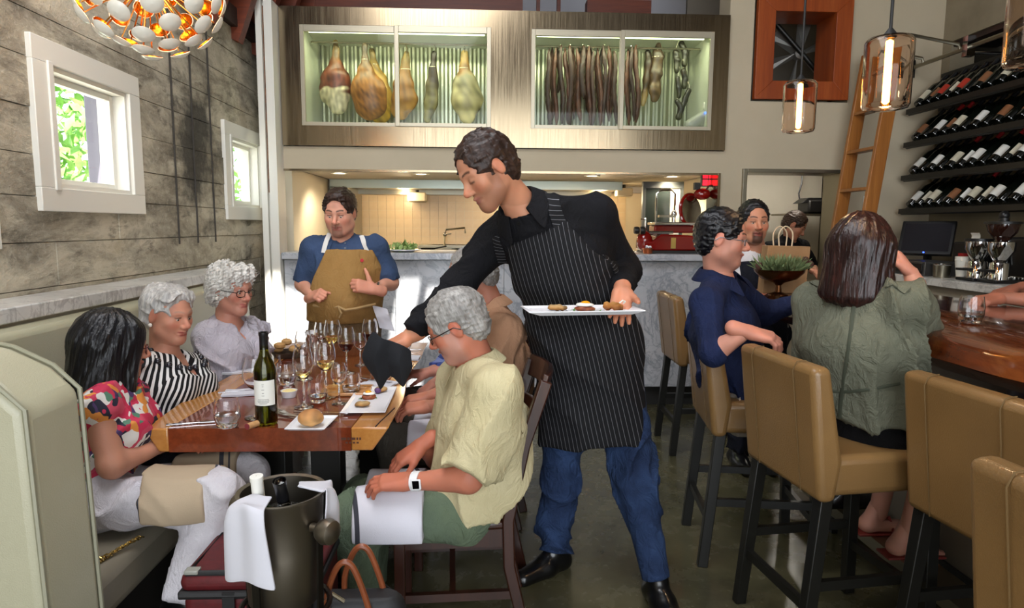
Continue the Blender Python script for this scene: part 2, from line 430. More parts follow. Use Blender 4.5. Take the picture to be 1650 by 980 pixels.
# ---- left wall with boards cast into it
WIN = ((2.81,3.64,1.55,2.265),(4.78,5.60,1.535,2.235)); CAS = .10
wl = MB()
ys = [-3.2]+[y for w in WIN for y in (w[0]+CAS,w[1]-CAS)]+[7.9]
for i in range(0,len(ys),2): wl.bb(-1.98,LX-.02,ys[i],ys[i+1],0,2.95)
for w in WIN:
    wl.bb(-1.98,LX-.02,w[0]+CAS,w[1]-CAS,0,w[2]+CAS); wl.bb(-1.98,LX-.02,w[0]+CAS,w[1]-CAS,w[3]-CAS,2.95)
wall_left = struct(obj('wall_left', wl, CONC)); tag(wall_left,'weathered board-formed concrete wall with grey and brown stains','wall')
z = 0.0; k = 0
while z < 2.93:
    hgt = RND.choice((.155,.17,.19,.2)); z1 = min(z+hgt,2.95)
    segs = [(-3.2,7.9)]
    for w in WIN:
        a,b,c,d = w[0]+CAS-.004,w[1]-CAS+.004,w[2]+CAS-.004,w[3]-CAS+.004
        if z < d and z1 > c:
            segs = [q for s in segs for q in (((s[0],min(s[1],a)),(max(s[0],b),s[1])) if s[0]<a and s[1]>b else (s,))]
    cut = []
    for s in segs:
        y = s[0]
        while y < s[1]:
            y1 = min(y+RND.uniform(1.6,3.6), s[1]); cut.append((y,y1)); y = y1
    for y0,y1 in cut:
        t = RND.uniform(-.004,.004)
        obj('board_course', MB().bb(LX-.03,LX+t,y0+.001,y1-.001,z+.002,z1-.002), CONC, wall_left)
    z = z1
for px in (285,315,343):      # dark rods let into the wall
    p = None
    yy = 1.85*1050/(780-px)*1.03
    r = tag(obj('wall_conduit', MB().cyl((LX+.006,yy,1.38),(LX+.006,yy,2.93),0.006,n=8), mat('dark_rusty_rod','3a352f',.8)),
        {285:'dark vertical conduit on the concrete wall, nearest the big window',315:'middle dark vertical conduit of three on the concrete wall',343:'dark vertical conduit on the concrete wall nearest the small window'}[px],'conduit','dark conduits on the concrete wall')
stain = mat('old_grey_paint_patch','3c3b3a',.8,'5c5b58',6)
# ---- windows
def window_left(n, w, lab):
    y0,y1,z0,z1 = w; i = CAS
    m = MB(); x = LX+.022
    m.bb(LX-.02,x,y0,y1,z0,z0+i); m.bb(LX-.02,x,y0,y1,z1-i,z1); m.bb(LX-.02,x,y0,y0+i,z0+i,z1-i); m.bb(LX-.02,x,y1-i,y1,z0+i,z1-i)
    o = struct(obj('window_%d'%n, m, WHITE, bev=.003)); tag(o, lab, 'window')
    j = MB(); t=.02
    a,b,c,d = y0+i,y1-i,z0+i,z1-i
    j.bb(-1.985,LX+.005,a-.001,a+t,c,d); j.bb(-1.985,LX+.005,b-t,b+.001,c,d); j.bb(-1.985,LX+.005,a+t,b-t,c-.001,c+t); j.bb(-1.985,LX+.005,a+t,b-t,d-t,d+.001)
    obj('jamb', j, WHITE, o)
    s = MB(); a+=t; b-=t; c+=t; d-=t; q=.028; xx=(-1.945,-1.905)
    s.bb(*xx,a,a+q,c,d); s.bb(*xx,b-q,b,c,d); s.bb(*xx,a+q,b-q,c,c+q); s.bb(*xx,a+q,b-q,d-q,d)
    obj('sash', s, WHITE, o, bev=.002)
    st = MB(); st.bb(LX-.012,LX+.03,y0+i-.012,y0+i+.022,z0+i-.01,z1-i+.01)
    obj('window_stop', st, WHITE, o, bev=.003)
    obj('pane', MB().bb(-1.927,-1.923,a+q,b-q,c+q,d-q), PANE, o)
window_left(1, WIN[0], 'larger looking square window in white casing, nearest the chandelier')
window_left(2, WIN[1], 'farther white cased window in the concrete wall beside the steel case')
struct(tag(obj('trim_1', MB().bb(LX-.005,LX+.02,2.45,2.565,1.40,1.57), WHITE, bev=.003),'sliver of white trim on the concrete wall at the left edge','trim'))
# ---- outdoors beyond the windows: a sunlit tree and a pale post
leaf = mat('sunlit_leaves','5f9a3e',.6,'9cc96a',9)
tree = thing('leafy_tree','sunlit leafy tree seen through the larger window','tree',(-3.7,5.6,0))
tr = MB().tube([(-3.7,5.6,0),(-3.65,5.6,1.0),(-3.75,5.65,2.0)],[.09,.07,.05],8); obj('trunk', tr, DARKW, tree)
m = MB(); rr = np.random.RandomState(3)
for i in range(900):
    c = V(-3.7,5.75,2.2)+rr.randn(3)*V(.3,.42,.6); u = nrm(rr.randn(3)); w = nrm(np.cross(u,rr.randn(3))); L=.06+.05*rr.rand()
    m.add([c-u*L,c+w*L*.45,c+u*L,c-w*L*.45],[(0,1,2,3)])
o = obj('foliage', m, leaf, tree); o['kind']='stuff'
tree2 = thing('leafy_tree','leafy tree seen through the small far window','tree',(-3.7,9.2,0))
obj('trunk', MB().tube([(-3.7,9.2,0),(-3.7,9.2,2.0)],[.09,.05],8), DARKW, tree2)
m = MB()
for i in range(500):
    c = V(-3.7,9.3,2.2)+rr.randn(3)*V(.25,.3,.6); u = nrm(rr.randn(3)); w = nrm(np.cross(u,rr.randn(3))); L=.06+.05*rr.rand()
    m.add([c-u*L,c+w*L*.45,c+u*L,c-w*L*.45],[(0,1,2,3)])
o = obj('foliage', m, leaf, tree2); o['kind']='stuff'
obj_ = tag(obj('porch_post', MB().bb(-2.75,-2.55,4.72,4.95,0,2.9).bb(-2.75,-2.55,3.0,5.6,2.52,2.75), mat('grey_porch_timber','6d6875',.6), bev=.01),'grey porch post and beam outside the larger window','post')
tag(obj('outdoor_paving', MB().bb(-9,-1.99,-3,12,-.12,-.02), mat('pale_paving','d8d4cc',.8,'c4bfb4',3)),'pale sunlit paving outside the windows','paving')['kind']='structure'
# ---- white post between concrete wall and the kitchen front, with a rusted strip let in
post = struct(tag(obj('trim_2', MB().bb(-1.735,-1.69,5.22,5.42,0,3.19).bb(-1.672,-1.61,5.22,5.42,0,3.19).bb(-1.70,-1.66,5.26,5.42,0,3.17), WHITE),'white painted post beside the steel case with a rusty groove','trim'))
obj('rust_strip', MB().bb(-1.69,-1.672,5.25,5.27,1.75,3.15), mat('flaking_rust','8a5a34',.8,'4b3626',30), post)
# ---- back wall (painted), pieces around the kitchen opening, the service door and the cherry window
BY = 5.4
wb = MB()
wb.bb(-1.61,1.94,BY,BY+.25,1.945,2.125)                      # fascia under the case
wb.bb(1.94,2.13,BY,BY+.25,0,2.125)
wb.bb(1.97,2.13,BY,BY+.25,2.125,4.8); wb.bb(2.13,3.0,BY,BY+.25,1.985,2.53)
wb.bb(2.13,2.17,BY,BY+.25,2.53,4.8); wb.bb(2.17,2.98,BY,BY+.25,3.34,4.8); wb.bb(2.98,3.0,BY,BY+.25,2.53,4.8)
wb.bb(3.0,3.80,BY,BY+.25,0,4.8)
wall_back = struct(tag(obj('wall_back', wb, TAUPE),'taupe painted wall around the kitchen pass and service door','wall'))
# right wall: raw concrete, with a dark slot window
RX = 3.75
wr = MB(); wr.bb(RX,RX+.3,-3.2,4.1,0,4.8); wr.bb(RX,RX+.3,4.1,5.3,0,2.70); wr.bb(RX,RX+.3,4.1,5.3,3.0,4.8); wr.bb(RX,RX+.3,5.3,7.9,0,4.8)
CONCD = mat('smooth_grey_concrete','968a72',.8,'756a55',2.2,bump=.1,bscale=18,detail=8)
wall_right = struct(tag(obj('wall_right', wr, CONCD),'smooth brownish grey concrete wall behind the wine racks','wall'))
w4 = struct(tag(obj('window_4', MB().bb(RX+.02,RX+.3,4.1,5.3,2.70,2.74).bb(RX+.02,RX+.3,4.1,5.3,2.96,3.0), DARKW),'dark slot window with brown sill above the wine racks','window'))
obj('pane', MB().bb(RX+.2,RX+.21,4.1,5.3,2.74,2.96), mat('dark_glass','0c0b0a',.1), w4)
# unseen front wall with an opening, added to account for the front fill lamp
sf = MB(); sf.bb(-1.98,4.05,-3.3,-3.2,0,.25).bb(-1.98,4.05,-3.3,-3.2,3.9,4.8).bb(-1.98,-1.75,-3.3,-3.2,.25,3.9).bb(3.0,4.05,-3.3,-3.2,.25,3.9)
wf_ = struct(tag(obj('wall_front', sf, TAUPE),'unseen front wall with a wide opening, added around the front fill light','wall'))
mu = MB()
for x in (-.6,.6,1.8): mu.bb(x-.03,x+.03,-3.28,-3.22,.25,3.9)
mu.bb(-1.75,3.0,-3.28,-3.22,2.6,2.66); obj('mullion', mu, BLACKM, wf_)
# ---- roof: steep lean-to over the left wall, flat deck with unseen openings shaped to throw the sun patches
SUN_GAPS = ((-1.02,-.62,2.2,3.05),(-.50,-.20,2.35,3.2),(.02,.20,2.72,3.10),(.24,.36,2.5,2.62),(.26,.44,2.74,3.06),(.50,.66,2.55,3.0),(.92,1.06,2.6,2.9),(1.10,1.22,2.45,2.75))
rf = MB(); ZR=4.8
xs = sorted({-1.35,4.05}|{a for s in SUN_GAPS for a in s[:2]}); yy_ = sorted({-3.2,7.9}|{a for s in SUN_GAPS for a in s[2:]})
for i in range(len(xs)-1):
    for j in range(len(yy_)-1):
        cx_,cy_ = (xs[i]+xs[i+1])/2,(yy_[j]+yy_[j+1])/2
        if not any(s[0]<cx_<s[1] and s[2]<cy_<s[3] for s in SUN_GAPS): rf.bb(xs[i],xs[i+1],yy_[j],yy_[j+1],ZR,ZR+.1)
rf.prism([(-2.05,-3.2,2.95),(-1.95,-3.2,2.95),(-1.33,-3.2,4.8),(-1.33,-3.2,4.9),(-1.43,-3.2,4.9)],(0,11.1,0))
ceil = struct(tag(obj('ceiling', rf, DARKW),'dark timber roof over the dining room','ceiling'))
for y in np.arange(3.4,7.8,.42):
    d = nrm((.6,0,1.66)); p0 = V(-1.93,y,2.95); R = np.stack([d,V(0,1,0),np.cross(d,V(0,1,0))],1)
    obj('rafter', MB().box(p0+d*.85+V(.09,0,0),(1.9,.09,.16),R=R), REDW, ceil)
obj('wall_plate', MB().bb(-1.95,-1.80,3.0,7.8,2.93,3.06), DARKW, ceil)
for y,z_ in ((5.9,3.22),(6.5,3.42),(7.1,3.62)): obj('collar_tie', MB().bb(-1.9,-1.45,y,y+.1,z_-.13,z_+.02), REDW, ceil)
# ---- loft seen above the case
loft = struct(tag(obj('wall_loft', MB().bb(-1.9,3.0,7.75,7.9,1.9,4.8), mat('loft_pale_wall','b7b6bd',.8)),'pale loft wall glimpsed above the steel case','wall'))
tag(obj('loft_beam', MB().bb(-1.6,.35,6.3,6.45,3.30,3.62), REDW),'long red-brown beam above the hanging hams','beam')['kind']='structure'
tag(obj('loft_beam', MB().bb(.95,1.55,6.3,6.45,3.28,3.6), REDW),'short red-brown beam above the hanging sausages','beam')['kind']='structure'
for i,x in enumerate((.02,.26,.5,.7)): struct(tag(obj('loft_post', MB().bb(x,x+.035,6.6,6.66,3.2,4.2), REDW),['first','second','third','fourth'][i]+' thin brown post from the left above the steel case','post'))
# ---- kitchen seen through the pass
kw = MB(); kw.bb(-1.75,-1.62,5.65,8.0,0,1.97); kw.bb(-1.75,2.13,7.78,7.9,0,1.97); kw.bb(2.05,2.13,5.65,7.8,0,1.97)
kitchen = struct(tag(obj('wall_kitchen', kw, CREAMW),'cream kitchen walls behind the pass','wall'))
kc = struct(tag(obj('ceiling_kitchen', MB().bb(-1.62,2.05,5.45,6.9,1.975,2.1).bb(-1.62,2.05,6.9,7.78,1.975,2.1), mat('kitchen_ceiling','d8cfbd',.6)),'pale kitchen soffit with round downlights','ceiling'))
tile = MB().box((0,0,0),(.098,.012,.098)).data('tile'); TILEM = mat('cream_glazed_tile','dcc6a2',.3,'d3bb95',8)
tb = None
for r in range(7):
    for c in range(32):
        t = bpy.data.objects.new('wall_tile', tile); COL.objects.link(t); t.parent = kitchen; t.location = (-1.5+c*.101, 7.776, 1.22+r*.101)
        b = None
tile.materials.append(TILEM)
lampw = mat('downlight_lens','fff1d6',.4,emis=('fff0d0',9.0))
for x in (-1.02,-.12,.78,1.42):
    p = at({-1.02:543,-.12:677,.78:957,1.42:1088}[x],284,6.0); X = p[0]
    t = thing('recessed_downlight','round recessed downlight in kitchen soffit, '+{-1.02:'above the chef',-.12:'second from the left',.78:'third from the left',1.42:'nearest the red slicer'}[x],'light',(X,6.1,1.975),'recessed kitchen downlights')
    obj('trim_ring', MB().lathe([(.075,-.006),(.075,0),(.05,0),(.05,-.006)],(X,6.1,1.973),20,caps=False), WHITE, t)
    obj('lens', MB().lathe([(.05,-.003),(.05,0.0)],(X,6.1,1.974),20), lampw, t)
    lamp('downlight_glow','SPOT',(X,6.1,1.95),26,(1.0,.85,.62),.05,(0,.25,-1),spot_size=2.4,spot_blend=.6)
for x in (-.9,.3,1.3): lamp('hood_lamp_glow','POINT',(x,7.35,1.82),7,(1.0,.76,.45),.06)
hood = thing('extraction_hood','stainless extraction hood over the cooking line','hood',(0.2,7.3,1.8))
obj('front_lip', MB().bb(-1.6,1.45,6.9,6.93,1.885,1.972), mat('pale_green_steel','b9c4ba',.3,metal=.7), hood)
obj('canopy', MB().bb(-1.6,1.45,6.93,7.7,1.90,1.93), STEEL, hood)
obj('filter_rail', MB().bb(-1.6,1.45,7.5,7.6,1.85,1.90), STEEL, hood)
lh = thing('heat_lamp','small boxed lamp under the hood behind the chef','lamp',(-.9,7.4,1.8)); obj('box', MB().bb(-.86,-.66,7.4,7.6,1.77,1.87), CREAMW, lh, bev=.01); obj('stem', MB().cyl((-.76,7.5,1.87),(-.76,7.5,1.905),.02), BLACKM, lh)
p=at(1005,310,7.4); lh = thing('heat_lamp','small boxed lamp under the hood near the red slicer','lamp',p); obj('box', MB().box(p,(.18,.14,.09)), CREAMW, lh, bev=.01); obj('stem', MB().cyl(p+V(0,0,.045),p+V(0,0,.12),.02), BLACKM, lh)
# cooking line along the back
line = thing('cooking_range','low stainless cooking range along the tiled wall','range',(0,7.5,0))
obj('body', MB().bb(-1.6,1.4,7.2,7.74,0,1.16), STEEL, line); obj('back_shelf', MB().bb(-.75,.15,7.5,7.76,1.16,1.285), STEEL, line, bev=.005)
obj('pilot_rail', MB().bb(-.75,.15,7.46,7.5,1.24,1.27), STEEL, line)
tag(obj('steel_side_panel', MB().bb(-1.6,-1.42,6.9,7.7,.9,1.9), STEEL, bev=.004),'tall stainless side panel at the left of the range','panel')
pf = thing('pot_filler_faucet','jointed chrome pot filler tap on the tiled wall','faucet',at(718,392,7.5)); CHROME = mat('polished_chrome','d8d8d6',.08,metal=1.0)
q = [at(x,y,7.5) for x,y in ((716,396),(717,378),(719,370),(749,367),(750,376))]
obj('arm', MB().tube(q,.011,8), CHROME, pf); obj('valve', MB().ball(q[1],.025), CHROME, pf); obj('handle', MB().cyl(q[1],q[1]+V(.07,-.05,.01),.007), CHROME, pf)
for j,(x,y) in enumerate(((690,398),(740,399),(727,401))):
    p=at(x,y,7.1); t = thing('cooking_pan','small dark pan on the range, '+['left','right','middle'][j]+' of three by the tap','pan',p-V(0,0,.06),'pans on the range')
    obj('bowl', MB().lathe([(.06,0),(.085,.05),(.08,.05),(.055,.008)],p-V(0,0,.06),16), BLACKM, t); obj('handle', MB().cyl(p+V(.07,0,-.015),p+V(.2,-.05,.01),.008,n=8), BLACKM, t)
# dark door with a bright slit at the kitchen's right end
kd = struct(tag(obj('door_1', MB().bb(1.50,1.53,6.2,6.25,1.0,1.93).bb(1.86,1.89,6.2,6.25,1.0,1.93).bb(1.53,1.86,6.2,6.25,1.87,1.93), mat('dark_door_frame','3f4240',.4)),'dark glazed kitchen door behind the red slicer','door'))
obj('pane', MB().bb(1.53,1.77,6.22,6.235,1.0,1.87), mat('dark_green_glass','232927',.08), kd); obj('panel', MB().bb(1.77,1.86,6.215,6.24,1.0,1.87), WHITE, kd)
obj('lower_panel', MB().bb(1.50,1.89,6.2,6.25,0,1.0), mat('dark_door_frame','3f4240',.4), kd)
# ---- marble pass counter
ctr = thing('marble_counter','tall grey-veined marble pass counter in front of the kitchen','counter',(.1,5.55,0))
for i in range(4):
    a = -1.605+i*.882; obj('front_slab', MB().bb(a+.0015,a+.8805,5.30,5.34,.17,1.225), MARB, ctr, bev=.002)
obj('counter_top', MB().bb(-1.607,1.922,5.24,6.05,1.227,1.282), MARB, ctr, bev=.006)
obj('toe_kick', MB().bb(-1.6,1.92,5.36,5.6,0,.17), mat('dark_toe_kick','2b2a29',.5), ctr); obj('body', MB().bb(-1.6,1.92,5.345,6.0,.17,1.225), CREAMW, ctr)
# steel trim round the pass
struct(tag(obj('trim_3', MB().bb(-1.61,1.945,5.385,5.40,1.93,1.947).bb(1.925,1.945,5.38,5.65,1.285,1.947), STEELV),'thin stainless trim around the kitchen opening','trim'))
# ---- service doorway and the pantry behind
struct(tag(obj('trim_4', MB().bb(2.13,2.165,5.37,5.66,0,1.985).bb(2.955,3.01,5.37,5.66,0,1.985).bb(2.165,2.955,5.37,5.66,1.955,1.985), STEEL, bev=.003),'stainless frame around the service doorway','trim'))
PAN = mat('pantry_wall','cfc9bb',.7,'c5bfb0',2)
struct(tag(obj('wall_pantry', MB().bb(2.0,4.3,7.2,7.3,0,3).bb(3.75,3.8,5.65,7.2,0,3).bb(2.14,2.2,5.66,7.2,0,3).bb(2.1,4.0,5.66,7.2,2.45,2.5), PAN),'pale pantry walls beyond the service doorway','wall'))
lamp('pantry_ceiling_lamp','POINT',(3.0,6.3,2.2),16,(1.0,.93,.82),.12)
# ---- cherry framed interior window with a fan behind
cw = MB(); a0,a1,b0,b1 = 2.19,2.97,2.545,3.36; ia0,ia1,ib0,ib1 = 2.335,2.835,2.69,3.23
w3 = struct(tag(thing('window_3','cherry wood framed square window with an old fan behind it','window',((a0+a1)/2,BY,b0)),'cherry wood framed square window with an old fan behind it','window'))
for poly in (((a0,b0),(a1,b0),(ia1,ib0),(ia0,ib0)),((a0,b1),(ia0,ib1),(ia1,ib1),(a1,b1)),((a0,b0),(ia0,ib0),(ia0,ib1),(a0,b1)),((a1,b0),(a1,b1),(ia1,ib1),(ia1,ib0))):
    obj('frame_board', MB().prism([(x,BY-.03,z) for x,z in poly],(0,.05,0)), CHERRY, w3, bev=.003)
j = MB(); j.bb(ia0-.02,ia0,BY+.02,BY+.3,ib0,ib1).bb(ia1,ia1+.02,BY+.02,BY+.3,ib0,ib1).bb(ia0-.02,ia1+.02,BY+.02,BY+.3,ib0-.02,ib0).bb(ia0-.02,ia1+.02,BY+.02,BY+.3,ib1,ib1+.02)
obj('reveal', j, CHERRY, w3)
struct(tag(obj('wall_fan_room', MB().bb(1.95,3.3,6.5,6.55,2.2,4.2), mat('fan_room_wall','6e665a',.8)),'dim wall behind the cherry window','wall'))
fan = thing('propeller_fan','grey metal propeller fan behind the cherry window','fan',(2.6,5.85,2.95))
fc = at(1286,88,5.9); FANM = mat('weathered_aluminium','8f8d88',.45,metal=.6); 
obj('hub', MB().lathe([(.03,-.05),(.045,-.03),(.045,.04),(.02,.06)],fc,16,(0,-1,0)), FANM, fan)
for i in range(6):
    a = math.radians(20+60*i); u = V(math.cos(a),0,math.sin(a)); w = V(-math.sin(a),0,math.cos(a)); n_=V(0,-.035,0)
    obj('blade', MB().prism([fc+u*.04-w*.015+n_,fc+u*.27-w*.045+n_,fc+u*.29+w*.01-n_,fc+u*.26+w*.05-n_,fc+u*.04+w*.018-n_],(0,.006,0)), FANM, fan)
d_ = nrm(V(-.72,0,.72)); obj('drive_bar', MB().cyl(fc-d_*.36+V(0,-.06,0),fc+d_*.36+V(0,-.06,0),.022), BLACKM, fan)
# ================================================================= CURING CASE WITH HAMS AND SAUSAGES
cy0 = 5.37
case = thing('curing_case','long stainless steel glass-fronted meat curing case above the kitchen pass','display case',(.18,5.6,2.13))
f = MB(); X0,X1,Z0,Z1 = -1.605,1.965,2.13,3.19
DX = [at(x,120,cy0)[0] for x in (484,640,791,856,1002,1148)]; DZ0,DZ1 = 2.285,3.055
obj('top_band', MB().bb(X0,X1,cy0,cy0+.03,DZ1,Z1), STEELV, case); obj('bottom_band', MB().bb(X0,X1,cy0,cy0+.03,Z0,DZ0), STEELV, case)
obj('left_panel', MB().bb(X0,DX[0],cy0,cy0+.03,DZ0,DZ1), STEELV, case); obj('centre_panel', MB().bb(DX[2],DX[3],cy0,cy0+.03,DZ0,DZ1), STEELV, case); obj('right_panel', MB().bb(DX[5],X1,cy0,cy0+.03,DZ0,DZ1), STEELV, case)
inn = MB(); inn.bb(X0,X1,5.4,6.1,Z0,DZ0-.005).bb(X0,X1,5.4,6.1,DZ1+.02,Z1).bb(X0,DX[0]-.01,5.4,6.1,DZ0,DZ1+.02).bb(DX[5]+.01,X1,5.4,6.1,DZ0,DZ1+.02).bb(DX[2]+.02,DX[3]-.02,5.4,6.05,DZ0,DZ1+.02)
CASEIN = mat('case_liner','cdd0c0',.35,metal=.3); obj('liner', inn, CASEIN, case)
cor = MB(); n=98; xs_ = np.linspace(X0+.02,X1-.02,n*2)
prof=[(x,6.06+(.016 if (i//2)%2 else -.016)) for i,x in enumerate(xs_)]
cor.prism([(x,y,DZ0-.02) for x,y in prof]+[(X1,6.1,DZ0-.02),(X0,6.1,DZ0-.02)],(0,0,DZ1-DZ0+.04)); obj('corrugated_back', cor, mat('corrugated_zinc','b3b5a2',.3,metal=.7), case, smooth=0)
DFR = mat('case_door_aluminium','b6ad97',.35,metal=.5)
for i,(a,b,dy) in enumerate(((DX[0],DX[1]+.01,.02),(DX[1]-.015,DX[2],0),(DX[3],DX[4]+.01,.02),(DX[4]-.015,DX[5],0))):
    m = MB(); y0,y1 = cy0-.018+dy,cy0+.004+dy; w=.032; wt=.05
    m.bb(a,a+w,y0,y1,DZ0,DZ1).bb(b-w,b,y0,y1,DZ0,DZ1).bb(a+w,b-w,y0,y1,DZ0,DZ0+.03).bb(a+w,b-w,y0,y1,DZ1-wt,DZ1)
    d = obj('sliding_door', m, DFR, case, bev=.002); obj('pane', MB().bb(a+w,b-w,y0+.008,y0+.012,DZ0+.03,DZ1-wt), PANE, d)
for a,b in ((DX[0],DX[2]),(DX[3],DX[5])):
    obj('hanging_rail', MB().cyl((a+.01,5.68,DZ1-.05),(b-.01,5.68,DZ1-.05),.008,n=8), STEEL, case)
    obj('light_tube', MB().cyl((a+.05,5.47,DZ1-.02),(b-.05,5.47,DZ1-.02),.014,n=10), mat('fluorescent_tube','fbffe9',.4,emis=('f4ffc8',3.0)), case)
    lamp('case_tube_glow','AREA',((a+b)/2,5.5,DZ1-.04),5.0,(.97,1.0,.66),(b-a-.1,.04),(0,.45,-1))
# the cured pieces
def vcol(stops, z0, z1, seed=1, mott=None):
    st = [(t,np.array(lin(c))) for t,c in stops]; lm = lumps(1.0,22,seed)
    def f(P):
        t = (P[:,2]-z0)/(z1-z0)+lm(P)*.10; t = np.clip(t,0,1); C = np.zeros((len(P),3))
        for k in range(3): C[:,k] = np.interp(t,[s[0] for s in st],[s[1][k] for s in st])
        C *= .72*(1+.40*lumps(1.0,60,seed+9)(P))[:,None]
        return {'Col':('FLOAT_COLOR',np.clip(C,0,1))}
    return f
def m_vcol(name, rough, attr='Col', bump=0, bs=40, **kw):
    n = NT(name); a = n.n('ShaderNodeAttribute'); a.attribute_name = attr; n.base(a.outputs['Color']); n.set(rough=rough, **kw)
    if bump: n.bump(n.noise(n.co(),bs,5,.65),bump,.006)
    MATS[name]=n.m; return n.m
MEAT = m_vcol('cured_meat_rind',.42,bump=.25)
S_ = lambda r: r/186.0
WIRE = mat('hook_wire','c9c9c2',.25,metal=1.0)
def cured(name, lab, cat, pts, Y, stops, flat=.6, h=.009, seed=1, grp='cured hams in the case'):
    P = [at(x,y,Y) for x,y,r in pts]; R = [S_(r)/1.0 for x,y,r in pts]
    t = thing(name, lab, cat, P[0]+V(0,0,R[0]), grp)
    F = Field(); F.chain(P,R,.03,wide=(0,1,0),w=flat)
    z1 = P[0][2]; z0 = P[-1][2]-R[-1]
    organic('meat', F, h, MEAT, t, disp=lumps(.006,24,seed), attrs=vcol(stops,z0,z1,seed))
    top = V(P[0][0],5.68,DZ1-.045); obj('hook', MB().tube([P[0]-V(0,0,.01),(P[0]*.5+top*.5)+V(.012,0,0),top,top+V(-.012,0,-.012)],.004,6), WIRE, t)
    obj('string', MB().tube([P[1]+V(math.cos(a)*R[1]*1.05,math.sin(a)*R[1]*flat*1.1,0) for a in np.linspace(0,6.28,9)[:-1]],.004,5,closed=True), mat('butcher_string','d8cfb6',.8), t)
    return t
cured('cured_ham','ham with dark red rind over a pale fat base, leftmost in the case','ham',[(541,68,4),(541,86,5),(541,104,10),(540,128,22),(541,148,24),(544,168,16)],5.75,((0,'d9cfae'),(.30,'cfc19a'),(.36,'5c2a1a'),(.55,'7a3a22'),(.75,'83583a'),(1,'7d6a45')),.6,seed=2)
cured('cured_ham','broad golden brown ham hanging in front of a yellow one','ham',[(588,74,5),(588,96,5),(589,114,12),(594,146,27),(597,168,25)],5.68,((0,'8a5a28'),(.3,'9a6430'),(.6,'a06a33'),(.8,'71502c'),(1,'4c3b26')),.55,seed=3)
cured('cured_ham','yellow fat-covered ham half hidden behind the golden brown one','ham',[(599,82,4),(603,104,6),(611,128,11),(617,155,15),(613,182,17)],5.88,((0,'d2a63c'),(.5,'c69a45'),(.8,'b58f4a'),(1,'9c8350')),.6,seed=4)
cured('cured_ham','narrow brown ham behind the middle door frame of the left glass','ham',[(655,86,5),(653,112,8),(650,136,15),(652,160,20),(645,178,15)],5.78,((0,'b98a43'),(.4,'9a6a36'),(.7,'8d6233'),(1,'8a7342')),.55,seed=5)
cured('cured_ham','thin dark blackened leg hanging between two hams','ham',[(700,86,5),(697,108,5),(697,136,9),(695,165,11),(688,192,6)],5.72,((0,'8c8456'),(.45,'756b49'),(.6,'3a2a1c'),(1,'1f1712')),.6,seed=6)
cured('cured_ham','wide ham with a grey-green mould coat, right end of the left glass','ham',[(748,86,6),(748,110,8),(750,136,20),(752,162,25),(753,186,13)],5.75,((0,'cdbd7e'),(.3,'b4a678'),(.6,'9a9170'),(.72,'8c5f31'),(1,'b59a5a')),.55,seed=7)
SAUS = m_vcol('dried_sausage_casing',.5,bump=.5,bs=90)
sx = [883,894,904,912,919,930,939,947,956,965,974,981,989,1010,1017,1026]
ordn = ['first','second','third','fourth','fifth','sixth','seventh','eighth','ninth','tenth','eleventh','twelfth','thirteenth','first','second','third']
def sausage(x, ytop, ybot, Y, r, lab, seed, grp='dried sausages in the case'):
    rr_ = np.random.RandomState(seed); p0 = at(x,ytop,Y); p1 = at(x+rr_.uniform(-1,5),ybot,Y); n=22
    t = thing('dried_sausage', lab, 'sausage', p0, grp); L=[]; R=[]
    for i in range(n+1):
        u = i/n; p = p0*(1-u)+p1*u+V(.010*math.sin(u*7+seed)+rr_.uniform(-.003,.003),.008*math.sin(u*5+seed*2),0); L.append(p)
        e = min(1,6*u+.25)*min(1,7*(1-u)+.3); R.append(S_(r)*e*rr_.uniform(.86,1.12))
    mb = MB().tube(L,R,9); me = mb.data('casing',80); base = np.array(lin(['43261a','352018','4d2e20','2e1b14'][seed%4]))
    C = np.array([base*rr_.uniform(.6,1.5) for _ in me.vertices]); a = me.attributes.new('Col','FLOAT_COLOR','POINT'); a.data.foreach_set('color',np.concatenate([np.clip(C,0,1),np.ones((len(C),1))],1).astype(np.float32).ravel())
    obj('casing', me, SAUS, t); top = V(p0[0],5.68,DZ1-.045); obj('hook', MB().tube([p0,(p0+top)/2+V(.01,0,0),top,top+V(-.01,0,-.01)],.003,5), WIRE, t)
for i,x in enumerate(sx):
    sausage(x, RND.choice((72,74,78,82)), RND.choice((196,200,203,204,198)) if i!=6 else 160, 5.62+.02*(i%2), RND.uniform(3.2,4.4),
        ('long thin dried sausage, %s from the left of the case\'s third pane' % ordn[i]) if i<13 else ('dried sausage, %s from the left in the case\'s last pane'%ordn[i]), i+1)
for i,x in enumerate((889,900,925,935,944,951,961,970,985,1013)):
    sausage(x, 76, RND.choice((186,192,196,150)), 5.84, 3.4, 'thin dried sausage hanging in the back row, %s from the left'%ordn[i], i+40, 'back row dried sausages')
cured('cured_coppa','long dark brown flat cured cut, right of the sausages','cured meat',[(1061,74,5),(1060,92,8),(1057,120,9),(1055,145,9),(1055,156,8)],5.7,((0,'6d5636'),(.5,'59432a'),(1,'3b2d20')),.6,.008,8,'dark cured cuts')
cured('cured_coppa','bent dark cured cut with a pale streaked end, beside the sausages','cured meat',[(1044,86,5),(1046,104,6),(1043,128,6),(1039,150,5),(1036,168,4)],5.74,((0,'c1a467'),(.3,'7d6238'),(.6,'47331f'),(1,'2f241b')),.7,.008,9,'dark cured cuts')
